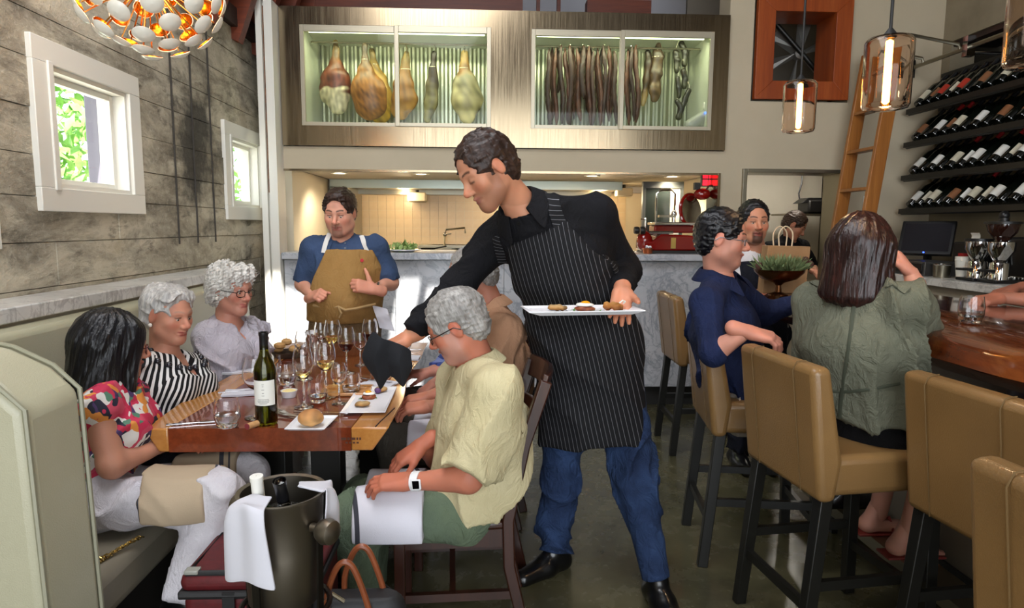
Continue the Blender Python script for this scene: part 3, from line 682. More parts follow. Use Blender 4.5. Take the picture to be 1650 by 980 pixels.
for j,(lk,lab) in enumerate((([(1098,70),(1104,86),(1103,104)],'upper black looped sausage hanging from a hook at the right of the case'),([(1089,84),(1091,98),(1090,114)],'short black sausage link beside the looped one'),([(1101,114),(1104,128),(1102,140)],'stubby black link below the looped sausage'),([(1092,126),(1094,142),(1094,156)],'thin black link in the middle of the hanging string'),([(1110,146),(1104,160),(1098,176)],'slanting black link near the foot of the string'),([(1091,164),(1098,174),(1093,190)],'lowest black link just above the humidifier'))):
    t = thing('sausage_link', lab, 'sausage', at(lk[0][0],lk[0][1],5.7), 'black sausage links'); P=[at(x,y,5.7) for x,y in lk]
    F = Field(); F.chain(P,[S_(4.2),S_(4.8),S_(4.2)],.01); organic('link',F,.008,MEAT,t,disp=lumps(.004,40,j),attrs=vcol(((0,'3b3a25'),(.5,'232016'),(1,'2f2a1c')),P[2][2],P[0][2],j))
    obj('twine', MB().tube([P[0]+V(0,0,.02),P[0]+V(.004,0,.045),V(P[0][0]*.6+at(1098,60,5.68)[0]*.4,5.68,P[0][2]+.09)],.003,5), mat('butcher_string','d8cfb6',.8), t)
hp = at(1132,190,5.6); hm = thing('humidifier','small grey humidifier with a blue light in the case corner','humidifier',hp-V(0,0,.1)); GREYP = mat('grey_plastic','8f9088',.35)
F = Field(); F.cap(hp+V(-.10,0,-.06),hp+V(.04,0,.02),.05,.06,.04); F.cap(hp+V(.04,0,-.07),hp+V(.06,0,.03),.05,.05,.04); organic('shell',F,.01,GREYP,hm); obj('led', MB().ball(hp+V(.0,-.066,.03),.009,8), mat('blue_led','2a46ff',.3,emis=('3050ff',6.0)), hm); obj('plug', MB().box(hp+V(.03,-.02,.10),(.07,.03,.05)), WHITE, hm, bev=.006)
# ================================================================= ON THE PASS
CERAM = mat('white_ceramic','e6e6ea',.18); REDE = mat('red_enamel','7d0f0a',.12,coat=.6); 
sp = at(1075,380,5.5); SX=sp[0]; SY=5.55; SZ=1.284
sl = thing('meat_slicer','red enamel hand-cranked meat slicer with chrome carriage on the marble counter','meat slicer',(SX,SY,SZ))
b = MB(); b.prism([(SX-.22,SY-.10,SZ+.02),(SX+.26,SY-.10,SZ+.02),(SX+.22,SY-.10,SZ+.15),(SX-.06,SY-.10,SZ+.16),(SX-.14,SY-.10,SZ+.10),(SX-.22,SY-.10,SZ+.10)],(0,.26,0)); obj('base', b, REDE, sl, bev=.015,seg=3)
obj('foot_plate', MB().bb(SX-.2,SX+.27,SY-.12,SY+.18,SZ,SZ+.022), BLACKM, sl); obj('name_plate', MB().bb(SX+.02,SX+.06,SY-.106,SY-.1,SZ+.04,SZ+.13), mat('gold_plate','c7a65c',.3,metal=.8), sl)
obj('gear_housing', MB().ball((SX-.19,SY-.03,SZ+.10),(.07,.07,.09),16), REDE, sl)
obj('deck', MB().bb(SX-.13,SX+.24,SY-.14,SY+.12,SZ+.235,SZ+.26), CHROME, sl, bev=.006); obj('body', MB().bb(SX-.12,SX+.22,SY-.08,SY+.1,SZ+.17,SZ+.235), REDE, sl, bev=.012)
obj('rail', MB().cyl((SX-.18,SY-.15,SZ+.175),(SX+.02,SY-.15,SZ+.175),.012), CHROME, sl)
obj('crank_knob', MB().lathe([(.03,-.02),(.034,0),(.03,.02)],(SX-.22,SY-.08,SZ+.19),14,(1,0,0)).lathe([(.028,-.02),(.032,0),(.028,.02)],(SX-.27,SY-.08,SZ+.19),14,(1,0,0)), BLACKM, sl)
obj('feed_screw', MB().cyl((SX-.19,SY-.05,SZ+.18),(SX-.19,SY-.05,SZ+.28),.008).ball((SX-.19,SY-.05,SZ+.285),.012,8).cyl((SX-.23,SY-.05,SZ+.285),(SX-.19,SY-.05,SZ+.285),.007), CHROME, sl)
obj('meat_fence', MB().tube([(SX-.09,SY,SZ+.26),(SX-.09,SY,SZ+.50),(SX-.05,SY,SZ+.53),(SX+.04,SY,SZ+.53),(SX+.07,SY,SZ+.50),(SX+.07,SY,SZ+.26)],.009,8), CHROME, sl)
obj('clamp', MB().box((SX+.0,SY-.02,SZ+.31),(.14,.06,.02)).cyl((SX+.06,SY-.02,SZ+.25),(SX+.06,SY-.02,SZ+.36),.016).ball((SX+.06,SY-.02,SZ+.33),.028,10), CHROME, sl)
obj('blade', MB().lathe([(.002,-.004),(.13,-.002),(.13,.002),(.002,.004)],(SX+.22,SY+.02,SZ+.36),36,(.55,-.83,.1)), CHROME, sl)
g = MB(); gc=V(SX+.22,SY+.02,SZ+.36); ax_=nrm((.55,-.83,.1)); u_=nrm(np.cross(ax_,V(0,0,1))); w_=np.cross(ax_,u_)
g.tube([gc+(u_*math.cos(a)+w_*math.sin(a))*.138 for a in np.linspace(-1.9,1.6,24)],.016,8); obj('blade_guard', g, REDE, sl)
obj('sharpener_cap', MB().ball((SX+.31,SY+.02,SZ+.50),(.075,.05,.05),16), REDE, sl); obj('sharpener_lever', MB().cyl((SX+.33,SY,SZ+.53),(SX+.37,SY,SZ+.58),.007), BLACKM, sl)
p=at(1044,398,5.38); rk = thing('copper_ramekin','small copper dish of garlic beside the red slicer','dish',(p[0],5.38,1.282)); 
obj('dish', MB().lathe([(.035,0),(.042,.045),(.038,.045),(.032,.006)],(p[0],5.38,1.283),18), mat('copper','b5653f',.3,metal=.9), rk); gm = MB()
for i in range(6): gm.ball((p[0]+RND.uniform(-.022,.022),5.38+RND.uniform(-.02,.02),1.33+RND.uniform(0,.015)),.012,8)
obj('garlic', gm, CERAM, rk)
p=at(650,404,5.5); sd = thing('salad_plate','plate of leafy green salad on the marble counter behind the chef','plate',(p[0],5.5,1.282)); obj('plate', MB().lathe([(.08,0),(.14,.015),(.138,.02),(.07,.006)],(p[0],5.5,1.283),24), CERAM, sd)
m = MB(); rr = np.random.RandomState(5)
for i in range(90):
    c = V(p[0],5.5,1.30)+rr.randn(3)*V(.045,.04,.018)+V(0,0,.02); u = nrm(rr.randn(3)); w = nrm(np.cross(u,rr.randn(3))); L=.03; m.add([c-u*L,c+w*L*.6+V(0,0,.008),c+u*L,c-w*L*.6],[(0,1,2,3)])
o = obj('leaves', m, mat('salad_green','7ea24a',.5,'b4c98a',30), sd); o['kind']='stuff'
p=at(1140,289,5.6); tm = thing('red_timer','glowing red four-panel kitchen indicator at the corner of the pass','indicator',p)
obj('box', MB().box(p,(.11,.04,.125)), BLACKM, tm)
for i in (-1,1):
    for j in (-1,1): obj('panel', MB().box(p+V(i*.026,-.021,j*.03),(.042,.006,.046)), mat('red_lit_panel','ff1520',.4,emis=('ff1020',3.0)), tm)
obj('bracket', MB().box(p+V(-.09,0,-.06),(.05,.04,.06)), BLACKM, tm)
# ================================================================= BOOTH
def m_leather(name, c, c2, rough=.38, spec=.5):
    n = NT(name); co = n.co(); f = n.noise(co,2.5,4); n.base(n.ramp(f,((.3,c),(.7,c2)))); n.set(rough=rough,spec=spec,coat=.12)
    v = n.n('ShaderNodeTexVoronoi'); n.l(co,v.inputs['Vector']); v.inputs['Scale'].default_value=260
    n.bump(n.math('ADD',n.math('MULTIPLY',v.outputs[0],.35),n.noise(co,6,3)),.14,.01); MATS[name]=n.m; return n.m
CREAM = m_leather('cream_leather','a9a68c','b5b198'); TAN = m_leather('tan_leather','7b5d37','8a693f',.36); SEAM = mat('leather_seam','6b5330',.6); CSEAM = mat('cream_piping','8f8d77',.5)
booth = thing('booth_bench','long cream leather booth bench along the concrete wall','booth',(-1.4,3.0,0))
obj('base', MB().bb(-1.62,-1.2,1.82,4.35,0,.30), mat('dark_booth_base','1d1a17',.6), booth)
obj('seat_cushion', MB().bb(-1.62,-1.13,1.815,4.38,.30,.465), mat('taupe_seat_leather','6d6657',.45,'777062',3,bump=.08,bscale=60), booth, bev=.045,seg=4)
obj('backrest', MB().prism([(-1.645,1.815,.40),(-1.50,1.815,.40),(-1.575,1.815,1.13),(-1.645,1.815,1.15)],(0,2.55,0)), CREAM, booth, bev=.02,seg=3)
struct(tag(obj('wall_booth', MB().bb(-1.845,-1.65,.4,4.42,0,1.155), mat('booth_wall_paint','b3ab97',.7)),'low painted wall behind the booth under the marble ledge','wall'))
tag(obj('marble_ledge', MB().bb(-1.843,-1.62,.3,4.45,1.157,1.212), MARBW, bev=.005),'long pale marble ledge above the booth backrest','ledge')
dv = thing('booth_divider','tall cream leather booth end panel at the left edge','booth divider',(-1.35,1.68,0))
sec = [(-1.64,1.20),(-1.40,1.195),(-1.27,1.165),(-1.17,1.115),(-1.105,1.05)]
pf_ = [(-1.64,0)]+[( -1.075,0)]+[(x,z) for x,z in reversed(sec)]
obj('panel', MB().prism([(x,1.57,z) for x,z in pf_],(0,.225,0)), CREAM, dv, bev=.028,seg=4)
for yv in (1.575,1.79):
    obj('piping', MB().tube([(-1.64,yv,1.20)]+[(x,yv,z+.002) for x,z in sec[1:]]+[(-1.078,yv,.0)],.0065,6), CSEAM, dv)
ch = thing('chain_strap','gold chain bag strap lying on the booth seat','chain',at(200,848,2.0))
pts = [at(x,y,Y) for x,y,Y in ((150,838,1.93),(160,850,1.95),(175,855,1.98),(192,848,2.02),(210,845,2.06),(228,848,2.1))]
for i in range(len(pts)-1):
    for k in range(4):
        u=(k+.5)/4; c = pts[i]*(1-u)+pts[i+1]*u; c[2] = .474; d = nrm(pts[i+1]-pts[i]); sd_ = nrm(np.cross(d,V(0,0,1))); upv = sd_ if k%2 else (sd_*.6+V(0,0,.5))
        obj('link', MB().tube([c+d*.011*math.cos(a)+nrm(upv)*.007*math.sin(a) for a in np.linspace(0,6.28,9)[:-1]],.0028,5,closed=True), mat('gold_metal','cdb06a',.25,metal=1.0), ch)
# ================================================================= DINING TABLE
HON = m_wood('honey_sapwood',((.25,'a3672c'),(.55,'bb8242'),(.8,'cf9c5d')),1,6,.22,.5); MAH = m_wood('red_brown_heartwood',((.25,'54200f'),(.55,'7a351b'),(.8,'8c4526')),1,5,.16,.6)
TZ=.79; tbl = thing('slab_table','long glossy slab dining table with pale live edges','table',(-.77,3.1,0))
rr = np.random.RandomState(11)
def edge(x, y, side): return x+side*(.012*math.sin(y*3.1+side)+.008*math.sin(y*7.7))
ysl = np.linspace(2.255,3.95,26)
def strip(xa, xb, xa2=None, xb2=None, th=.085):
    P=MB(); n=len(ysl); vs=[]; fs=[]
    for y in ysl: vs += [(xa(y),y,TZ),(xb(y),y,TZ),((xb2 or xb)(y),y,TZ-th),((xa2 or xa)(y),y,TZ-th)]
    for i in range(n-1):
        for k in range(4): fs.append((i*4+k,i*4+(k+1)%4,(i+1)*4+(k+1)%4,(i+1)*4+k))
    fs += [(3,2,1,0),tuple((n-1)*4+k for k in range(4))]; return P.add(vs,fs)
inL = lambda y: -1.085+.02*math.sin(y*2.3); inR = lambda y: -.455+.022*math.sin(y*2.0+1)
obj('heartwood_slab', strip(inL,inR), MAH, tbl); obj('sapwood_edge', strip(lambda y:edge(-1.2,y,-1),inL,lambda y:edge(-1.15,y,-1)), HON, tbl, bev=.006); obj('sapwood_edge', strip(inR,lambda y:edge(-.34,y,1),None,lambda y:edge(-.40,y,1)), HON, tbl, bev=.006)
st = MB()
for i,(a,b_) in enumerate(((0,.018),(.022,.03),(.034,.05),(.054,.06),(.064,.07))): st.bb(-.505+a,-.505+b_,2.2535,2.256,TZ-.045,TZ-.036)
for i in range(4): st.bb(-.49+i*.013,-.482+i*.013,2.2535,2.256,TZ-.058,TZ-.052)
obj('brand_stamp', st, mat('burnt_mark','4a250f',.7), tbl)
obj('crack', MB().tube([(-.385,2.26,TZ+.0005),(-.378,2.32,TZ+.0005),(-.365,2.40,TZ+.0005),(-.35,2.5,TZ+.0005)],.0025,5), mat('dark_crack','2b1408',.8), tbl)
for y in (2.62,3.62):
    obj('pedestal', MB().bb(-.92,-.80,y-.05,y+.05,.03,.705), BLACKM, tbl, bev=.004); obj('pedestal', MB().bb(-.70,-.58,y-.05,y+.05,.03,.705), BLACKM, tbl, bev=.004)
    obj('foot_bar', MB().bb(-1.05,-.5,y-.05,y+.05,0,.03), BLACKM, tbl, bev=.004)
# ================================================================= CHAIRS AND STOOLS
WALN = m_wood('dark_walnut_stain',((.25,'22110b'),(.55,'3d1d12'),(.8,'4f2818')),2,8,.3,.35)
def bent(pts, w, t, side):  # rectangular bar along pts; side = unit vector of width
    m = MB(); vs=[]; fs=[]; n=len(pts); side=nrm(side)
    for i,p in enumerate(pts):
        p=np.asarray(p,float); tg = nrm(np.asarray(pts[min(i+1,n-1)],float)-np.asarray(pts[max(i-1,0)],float)); nn = nrm(np.cross(tg,side))
        ww = w[i] if hasattr(w,'__len__') else w
        vs += [p+side*ww/2+nn*t/2,p-side*ww/2+nn*t/2,p-side*ww/2-nn*t/2,p+side*ww/2-nn*t/2]
    for i in range(n-1):
        for k in range(4): fs.append((i*4+k,i*4+(k+1)%4,(i+1)*4+(k+1)%4,(i+1)*4+k))
    fs += [(3,2,1,0),tuple((n-1)*4+k for k in range(4))]; return m.add(vs,fs)
def make_chair(lab):
    t = thing('dining_chair', lab, 'chair', (0,0,0), 'dark wooden dining chairs')
    L = dict(local=True)
    seat = MB(); seat.prism([(-.21,-.19,.435),(.20,-.22,.435),(.23,-.15,.435),(.23,.15,.435),(.20,.22,.435),(-.21,.19,.435)],(0,0,.032)); obj('seat', seat, WALN, t, bev=.012,seg=3,**L)
    ap = MB(); ap.bb(-.19,.19,-.185,-.165,.37,.437).bb(-.19,.19,.165,.185,.37,.437).bb(.17,.19,-.17,.17,.37,.437).bb(-.2,-.18,-.17,.17,.37,.437); obj('apron', ap, WALN, t, **L)
    for s in (-1,1):
        obj('leg', bent([(.185,s*.18,0),(.185,s*.18,.437)],.038,.038,(0,1,0)), WALN, t, bev=.004,**L)
        obj('back_post', bent([(-.27,s*.185,0),(-.20,s*.185,.30),(-.195,s*.185,.47),(-.25,s*.185,.74),(-.325,s*.185,.97)],.036,.042,(0,1,0)), WALN, t, bev=.005,**L)
        obj('stretcher', bent([(-.235,s*.182,.19),(.185,s*.182,.19)],.022,.03,(0,1,0)), WALN, t, **L)
    obj('stretcher', bent([(.0,-.18,.19),(.0,.18,.19)],.022,.03,(1,0,0)), WALN, t, **L)
    for z,x in ((.95,-.315),(.82,-.278),(.70,-.24),(.58,-.215)):
        hgt=.085 if z>.9 else .045
        obj('back_slat', bent([(x,-.19,z),(x-.03,-.1,z),(x-.042,0,z),(x-.03,.1,z),(x,.19,z)],hgt,.02,(-.25,0,1)), WALN, t, bev=.004,**L)
    return t
chair = make_chair('dark wooden ladder-back chair under the man in the yellow shirt'); chair.location=(-.12,2.37,0); chair.rotation_euler=(0,0,math.radians(183))
c2 = dup(chair,(-.10,2.90,0),math.radians(180),'dark wooden chair under the man in the tan shirt'); c3 = dup(chair,(-.06,3.48,0),math.radians(180),'dark wooden chair under the man in the blue plaid shirt')
def make_stool(lab):
    t = thing('bar_stool', lab, 'bar stool', (0,0,0), 'tan leather bar stools at the bar'); L=dict(local=True)
    obj('seat', MB().bb(-.20,.25,-.225,.225,.615,.755), TAN, t, bev=.028,seg=4,**L)
    R = None; th=math.radians(7)
    obj('backrest', MB().prism([(-.185,-.235,.60),(-.245,-.235,.60),(-.300,-.235,1.055),(-.232,-.235,1.06),(-.165,-.235,.74)],(0,.47,0)), TAN, t, bev=.024,seg=4,**L)
    for s in (-1,1):
        b_ = obj('seam', MB().tube([(-.247,s*.13,.61),(-.3035,s*.13,1.03),(-.29,s*.13,1.058),(-.255,s*.13,1.062)],.0018,5), SEAM, t, **L)
        obj('leg', bent([(.225,s*.205,0),(.205,s*.195,.62)],[.034,.046],.044,(0,1,0)), BLACKM, t, bev=.003,**L)
        obj('leg', bent([(-.26,s*.205,0),(-.205,s*.195,.62)],[.034,.046],.044,(0,1,0)), BLACKM, t, bev=.003,**L)
        obj('stretcher', bent([(-.235,s*.203,.30),(.215,s*.203,.30)],.022,.034,(0,1,0)), BLACKM, t, **L)
    obj('stretcher', bent([(.217,-.2,.22),(.217,.2,.22)],.022,.034,(1,0,0)), BLACKM, t, **L); obj('stretcher', bent([(-.242,-.2,.22),(-.242,.2,.22)],.022,.034,(1,0,0)), BLACKM, t, **L)
    return t
def put_stool(o, a, b):
    """a, b: far and near rear top corners"""
    a=np.array(a);b=np.array(b); d=nrm(a-b); fr=V(d[1],-d[0]); c=(a+b)/2+fr*.29; o.location=(c[0],c[1],0); o.rotation_euler=(0,0,math.atan2(fr[1],fr[0]))
s3 = make_stool('tan leather bar stool under the woman in the olive jacket'); 
s1 = dup(s3,label='farthest tan leather bar stool, empty, beside the marble counter'); s2 = dup(s3,label='tan leather bar stool under the man in the navy shirt')
s4 = dup(s3,label='empty tan leather bar stool pulled up to the bar right of the olive jacket'); s5 = dup(s3,label='nearest tan leather bar stool, cut off by the bottom right corner')
put_stool(s3,(.995,2.46),(1.055,1.985)); put_stool(s2,(1.0,3.15),(.94,2.69)); put_stool(s1,(1.225,4.56),(1.215,4.09)); put_stool(s4,(1.335,1.985),(1.385,1.515)); put_stool(s5,(.965,1.215),(.995,.745))
# ================================================================= BAR
BZ=1.14
def m_burl():
    n = NT('burl_bar_wood'); co = n.co(scale=(1,.45,1)); a = n.noise(co,5,9,.65,1.6); b = n.noise(n.co(scale=(1,.1,1)),14,6,.6,.6)
    col = n.ramp(a,((.3,'2c130a'),(.5,'5d2f16'),(.66,'8a5526'),(.82,'a8773c'))); col = n.mix(.45,col,n.ramp(b,((.3,'3a150b'),(.7,'7d3c1f')))); n.base(col); n.set(rough=.14,coat=.5); return n.m
BURL=m_burl(); DECK=m_wood('deep_red_bar_top',((.25,'2e0f09'),(.55,'52201a'),(.8,'6b3020')),1,4,.12,.6)
bar = thing('live_edge_bar','heavy glossy live-edge wooden bar','bar',(2.0,2.0,0))
yb = np.linspace(.3,3.62,40); vs=[];fs=[]
for y in yb:
    w1=.045*math.sin(y*2.1+.5)+.025*math.sin(y*5.3)+.012*math.sin(y*13); w2=.04*math.sin(y*2.7+1.4)+.02*math.sin(y*8.1)
    xe=1.63+w1-(.09 if y>2.75 else .09*max(0,(y-2.4)/.35)); vs += [(2.05,y,BZ),(xe+.03,y,BZ),(xe-.012,y,BZ-.025),(xe-.045+w2*.6,y,BZ-.075),(xe+.02+w2,y,BZ-.125),(2.05,y,BZ-.10)]
for i in range(len(yb)-1):
    for k in range(6): fs.append((i*6+k,i*6+(k+1)%6,(i+1)*6+(k+1)%6,(i+1)*6+k))
fs += [tuple(range(5,-1,-1)),tuple((len(yb)-1)*6+k for k in range(6))]
obj('live_edge_slab', MB().add(vs,fs), BURL, bar, smooth=60); obj('deck', MB().bb(2.051,2.5,.3,3.62,BZ-.1,BZ), DECK, bar, bev=.004)
BARF = mat('bar_front_panel','6e6456',.6,'766c5d',3); obj('front_panel', MB().bb(1.92,2.0,.3,3.5,.13,BZ-.10), BARF, bar); obj('toe_kick', MB().bb(1.91,2.0,.3,3.5,0,.13), mat('dark_toe_kick','2b2a29',.5), bar)
obj('end_panel', MB().bb(1.92,2.42,3.48,3.52,0,BZ-.1), BARF, bar)
obj('support', MB().bb(2.40,2.44,.3,3.5,0,BZ-.1), BARF, bar)
fr_ = thing('foot_rail','brushed metal foot rail along the foot of the bar','rail',(1.72,2.0,0)); obj('step', MB().bb(1.665,1.80,.3,3.4,.165,.185), STEEL, fr_, bev=.003); obj('lip', MB().bb(1.66,1.668,.3,3.4,.135,.187), STEEL, fr_)
for y in (.8,1.9,3.0): obj('bracket', MB().bb(1.70,1.91,y,y+.03,.13,.165), BLACKM, fr_).data.update(); 
for y in (.8,1.9,3.0): obj('rail_foot', MB().bb(1.72,1.75,y,y+.03,0,.165), BLACKM, fr_)
pb = at(1550,620,2.1); pu = thing('hanging_handbag','dark handbag with an orange-red tab hanging under the bar','handbag',(1.86,2.0,.75))
F=Field(); F.ell((1.84,2.02,.93),(.05,.14,.09),.02); organic('body',F,.012,mat('oxblood_leather','2a0d10',.35),pu); obj('tab', MB().box((1.785,1.97,.95),(.012,.05,.11)), mat('orange_red_tab','ff3b12',.4), pu, bev=.004); obj('strap', MB().tube([(1.84,1.92,.98),(1.86,1.95,1.03),(1.86,2.05,1.04),(1.84,2.1,.98)],.006,6), mat('oxblood_leather','2a0d10',.35), pu)
# ================================================================= LAMPS
GOLD = mat('gold_leaf_lining','c87a1e',.25,metal=1.0); WHD = mat('white_enamel_disc','e9e5d8',.2); BRASS = mat('brass_rod','c98f45',.25,metal=1.0)
cc = V(-1.25,2.6,2.405); CR=.262
chd = thing('disc_chandelier','round chandelier of white discs lined with gold on brass rods','chandelier',cc)
BULB = mat('warm_bulb','ffe7b8',.3,emis=('ffcf8a',14.0))
obj('hub', MB().ball(cc,.05,14), BRASS, chd); obj('suspension', MB().cyl(cc,cc+V(0,0,2.39),.008,n=8), BRASS, chd)
for i in range(7):
    a = i*2.4; z = -.6+.2*i*.9; d = nrm((math.cos(a),math.sin(a),z)); obj('bulb', MB().ball(cc+d*.10,.024,12), BULB, chd)
lamp('chandelier_glow','POINT',cc,9,(1.0,.68,.34),.08)
disc = MB().lathe([(.0,-.016),(.018,-.0135),(.032,-.007),(.0385,0.0),(.036,.002)],(0,0,0),18,caps=False).data('dish'); disc2 = MB().lathe([(.035,.0015),(.030,-.004),(.016,-.0105),(.0,-.0125)],(0,0,0),18,caps=False).data('lining')
disc.materials.append(WHD); disc2.materials.append(GOLD)
for i in range(84):
    z = 1-2*(i+.5)/84; a = i*2.39996; d = V(math.sqrt(1-z*z)*math.cos(a),math.sqrt(1-z*z)*math.sin(a),z); R_ = CR*(1+.05*math.sin(i*1.7)); q = Vector(-d).to_track_quat('Z','Y')
    o = bpy.data.objects.new('disc',disc); COL.objects.link(o); o.parent=chd; o.location = Vector(d*R_); o.rotation_euler=q.to_euler()
    l = bpy.data.objects.new('gold_lining',disc2); COL.objects.link(l); l.parent=o
    if z<.5: obj('rod', MB().cyl(cc+d*.04,cc+d*(R_-.012),.0028,n=5), BRASS, chd)
FIL = mat('glowing_filament','ffb860',.3,emis=('ffa03c',22.0)); TINT = m_glass('pendant_glass','fff1e6',0.0,1.25); CORD = mat('black_cord','141414',.6)
def pendant(c, r, hh, lab):
    t = thing('glass_pendant', lab, 'pendant lamp', c, 'glass cylinder pendants over the bar'); c=np.asarray(c)
    po = [(r*.25,hh),(r*.55,hh*.98),(r*.88,hh*.93),(r,hh*.82),(r*.98,-hh*.86),(r*.9,-hh*.96),(r*.55,-hh)]; pi_ = [(x-.003,y-(.003 if y>0 else -.003)) for x,y in reversed(po)]
    obj('shade', MB().lathe(po+pi_+[po[0]],c,32,caps=False), TINT, t, smooth=60)
    obj('cap', MB().lathe([(r*.22,hh*.93),(r*.3,hh*1.02),(r*.2,hh*1.1),(.006,hh*1.2)],c,16), CORD, t); obj('cord', MB().cyl(c+V(0,0,hh*1.15),(c[0],c[1],4.8),.005,n=6), CORD, t)
    obj('filament_bulb', MB().lathe([(.002,hh*.9),(.011,hh*.85),(.011,-hh*.8),(.004,-hh*.86)],c,12), FIL, t)
    lamp('pendant_glow','POINT',c-V(0,0,hh+.06),2.2,(1.0,.7,.4),.03)
pendant(at(1288,172,2.9),.070,.113,'small clear glass pendant in front of the cherry framed window'); pendant(at(1430,118,2.1),.072,.115,'larger looking glass pendant hanging in front of the ladder'); pendant(at(1674,35,1.72),.074,.115,'glass pendant cut off by the top right edge')
# ================================================================= LADDER AND ITS RAIL
LADW = m_wood('orange_ladder_wood',((.25,'7d4a1c'),(.55,'a0652c'),(.8,'b87c3c')),2,7,.35)
ld = thing('library_ladder','tall wooden library ladder beside the wine racks','ladder',(2.8,5.0,0))
def lx(z): return 2.72+.0925*z+.03*max(0,z-1.7)
for y in (5.2,4.80): obj('side_rail', bent([(lx(z),y,z) for z in (0,1.5,2.2,2.85)],.10,.035,(1,0,-.1)), LADW, ld, bev=.004)
for k in range(9):
    z=.3+.30*k; obj('rung', bent([(lx(z),4.80,z),(lx(z),5.2,z)],.085,.024,(1,0,0)), LADW, ld, bev=.003)
for y in (5.2,4.8): obj('hook', MB().tube([(lx(2.85),y,2.8),(lx(2.9)+.06,y,2.9),(3.45,y,2.84),(3.47,y,2.79)],.012,6), STEEL, ld)
lr = thing('ladder_rail','steel rail for the library ladder above the wine racks','rail',(3.47,4.7,2.80)); obj('tube', MB().cyl((3.47,3.2,2.80),(3.47,5.38,2.80),.016,n=12), STEEL, lr)
for y in (3.9,4.72): obj('bracket', MB().bb(3.44,3.50,y-.025,y+.025,2.735,2.875).cyl((3.47,y,2.76),(3.745,y,2.76),.012), CHROME, lr)
obj('end_plate', MB().box((3.47,5.385,2.80),(.09,.025,.14)), BLACKM, lr)
# ================================================================= WINE RACKS
DGL = mat('dark_bottle_glass','0b0f0a',.06,spec=.8,coat=.4); LAB1=mat('cream_wine_label','d9d2bd',.6,'c9c0a6',40); LAB2=mat('red_wine_label','b2321f',.5); LAB3=mat('white_wine_label','e4e2da',.6); CAPB=mat('black_capsule','111114',.35); CAPR=mat('red_capsule','8f1a1e',.35); LAB4=mat('brown_wine_label','8a5a38',.6)
BPROF=[(.0,0),(.034,.0),(.0375,.006),(.0375,.185),(.034,.205),(.020,.235),(.0145,.255),(.0140,.305),(.0155,.307),(.0155,.318),(.011,.32)]
def bottle_mesh(): return MB().lathe(BPROF,(0,0,0),16).data('glass',50)
bm_=bottle_mesh(); bm_.materials.append(DGL)
lm_=MB(); lm_.add([(.0379*math.cos(math.radians(180+a)),.0379*math.sin(math.radians(180+a)),h_) for a in range(-75,76,15) for h_ in (.045,.135)],[(2*i,2*i+2,2*i+3,2*i+1) for i in range(10)]); lab_m=lm_.data('label',50); cap_m = MB().lathe([(.0150,.262),(.0148,.304),(.0162,.307),(.0162,.321),(.002,.3215)],(0,0,0),14,caps=False).data('capsule',50)
LABS=[]
for M_ in (LAB1,LAB3,LAB2,LAB4): c=lab_m.copy(); c.materials.append(M_); LABS.append(c)
CAPS=[]
for M_ in (CAPB,CAPR): c=cap_m.copy(); c.materials.append(M_); CAPS.append(c)
tilt = Matrix(((.72,0,.69),(0,1,0),(-.69,0,.72))).to_4x4()   # neck leans up and back to the wall
rz_=[2.465,2.20,1.935,1.665]; names=['top','second','third','lowest']; ordi=['first','second','third','fourth','fifth','sixth','seventh','eighth','ninth','tenth','eleventh','twelfth']
for r in range(4):
    z=rz_[r]; rk = thing('wine_rack','black steel wine rack, %s of the four rows'%names[r],'wine rack',(3.6,4.6,z-.03),'black wine racks on the concrete wall')
    obj('tray', MB().prism([(3.44,3.3,z-.035),(3.46,3.3,z-.05),(3.75,3.3,z+.20),(3.75,3.3,z+.225)],(0,2.02,0)), BLACKM, rk)
    obj('front_lip', MB().bb(3.43,3.447,3.3,5.32,z-.04,z+.0), BLACKM, rk); obj('back_rail', MB().bb(3.70,3.72,3.3,5.32,z+.255,z+.285), BLACKM, rk)
    for i in range(12):
        y=5.25-i*.105; col=(i*7+r*3+(i*i)%5); li = 2 if (r==0 and i in (2,4)) else (0,1,0,3,1)[col%5]; ci = 1 if (r==1 and i in (2,3)) or (r==2 and i in (4,6,8)) or (r==3 and i==6) else 0
        t = thing('wine_bottle','dark wine bottle in the %s rack, %s from the far end'%(names[r],ordi[i]),'wine bottle',(3.455+(0 if i%2 else .0),y,z+.006),'wine bottles on the wall racks')
        t.rotation_mode='XYZ'; t.rotation_euler=tilt.to_euler(); t.location=(3.478,y,z+.022)
        for nm,me in (('glass',bm_),('label',LABS[li]),('capsule',CAPS[ci])):
            o=bpy.data.objects.new('front_label' if nm=='label' else nm,me); COL.objects.link(o); o.parent=t
            if nm=='label': o.rotation_euler=(0,0,(.6 if i%2==0 else RND.choice((1.9,2.6,3.2))))
# ================================================================= BACK BAR
bb = thing('back_bar','pale marble-topped back bar under the wine racks','counter',(3.3,4.2,0)); obj('cabinet', MB().bb(3.08,3.74,2.6,5.30,0,1.12), mat('back_bar_front','9d9688',.6), bb); obj('top', MB().bb(3.02,3.745,2.6,5.32,1.12,1.17), MARBW, bb, bev=.004)
CZ=1.172; BPL=mat('black_plastic','131315',.35); 
p=at(1512,440,4.6); ps = thing('till_screen','black touchscreen till tilted on a stand','till',(3.44,4.95,CZ)); c=V(3.40,4.90,1.43)
ax_=nrm(V(-.62,-.62,.48)); u_=nrm(np.cross(V(0,0,1),ax_)); w_=np.cross(ax_,u_); R=np.stack([u_,w_,ax_],1)
obj('bezel', MB().box(c,(.36,.29,.035),R=R), BPL, ps, bev=.008); obj('screen', MB().box(c+ax_*.0185,(.31,.235,.003),R=R), mat('dim_screen','2b2a2e',.12), ps); obj('power_light', MB().ball(c+ax_*.019-w_*.13,.006,8), mat('blue_led','2a46ff',.3,emis=('3050ff',6.0)), ps)
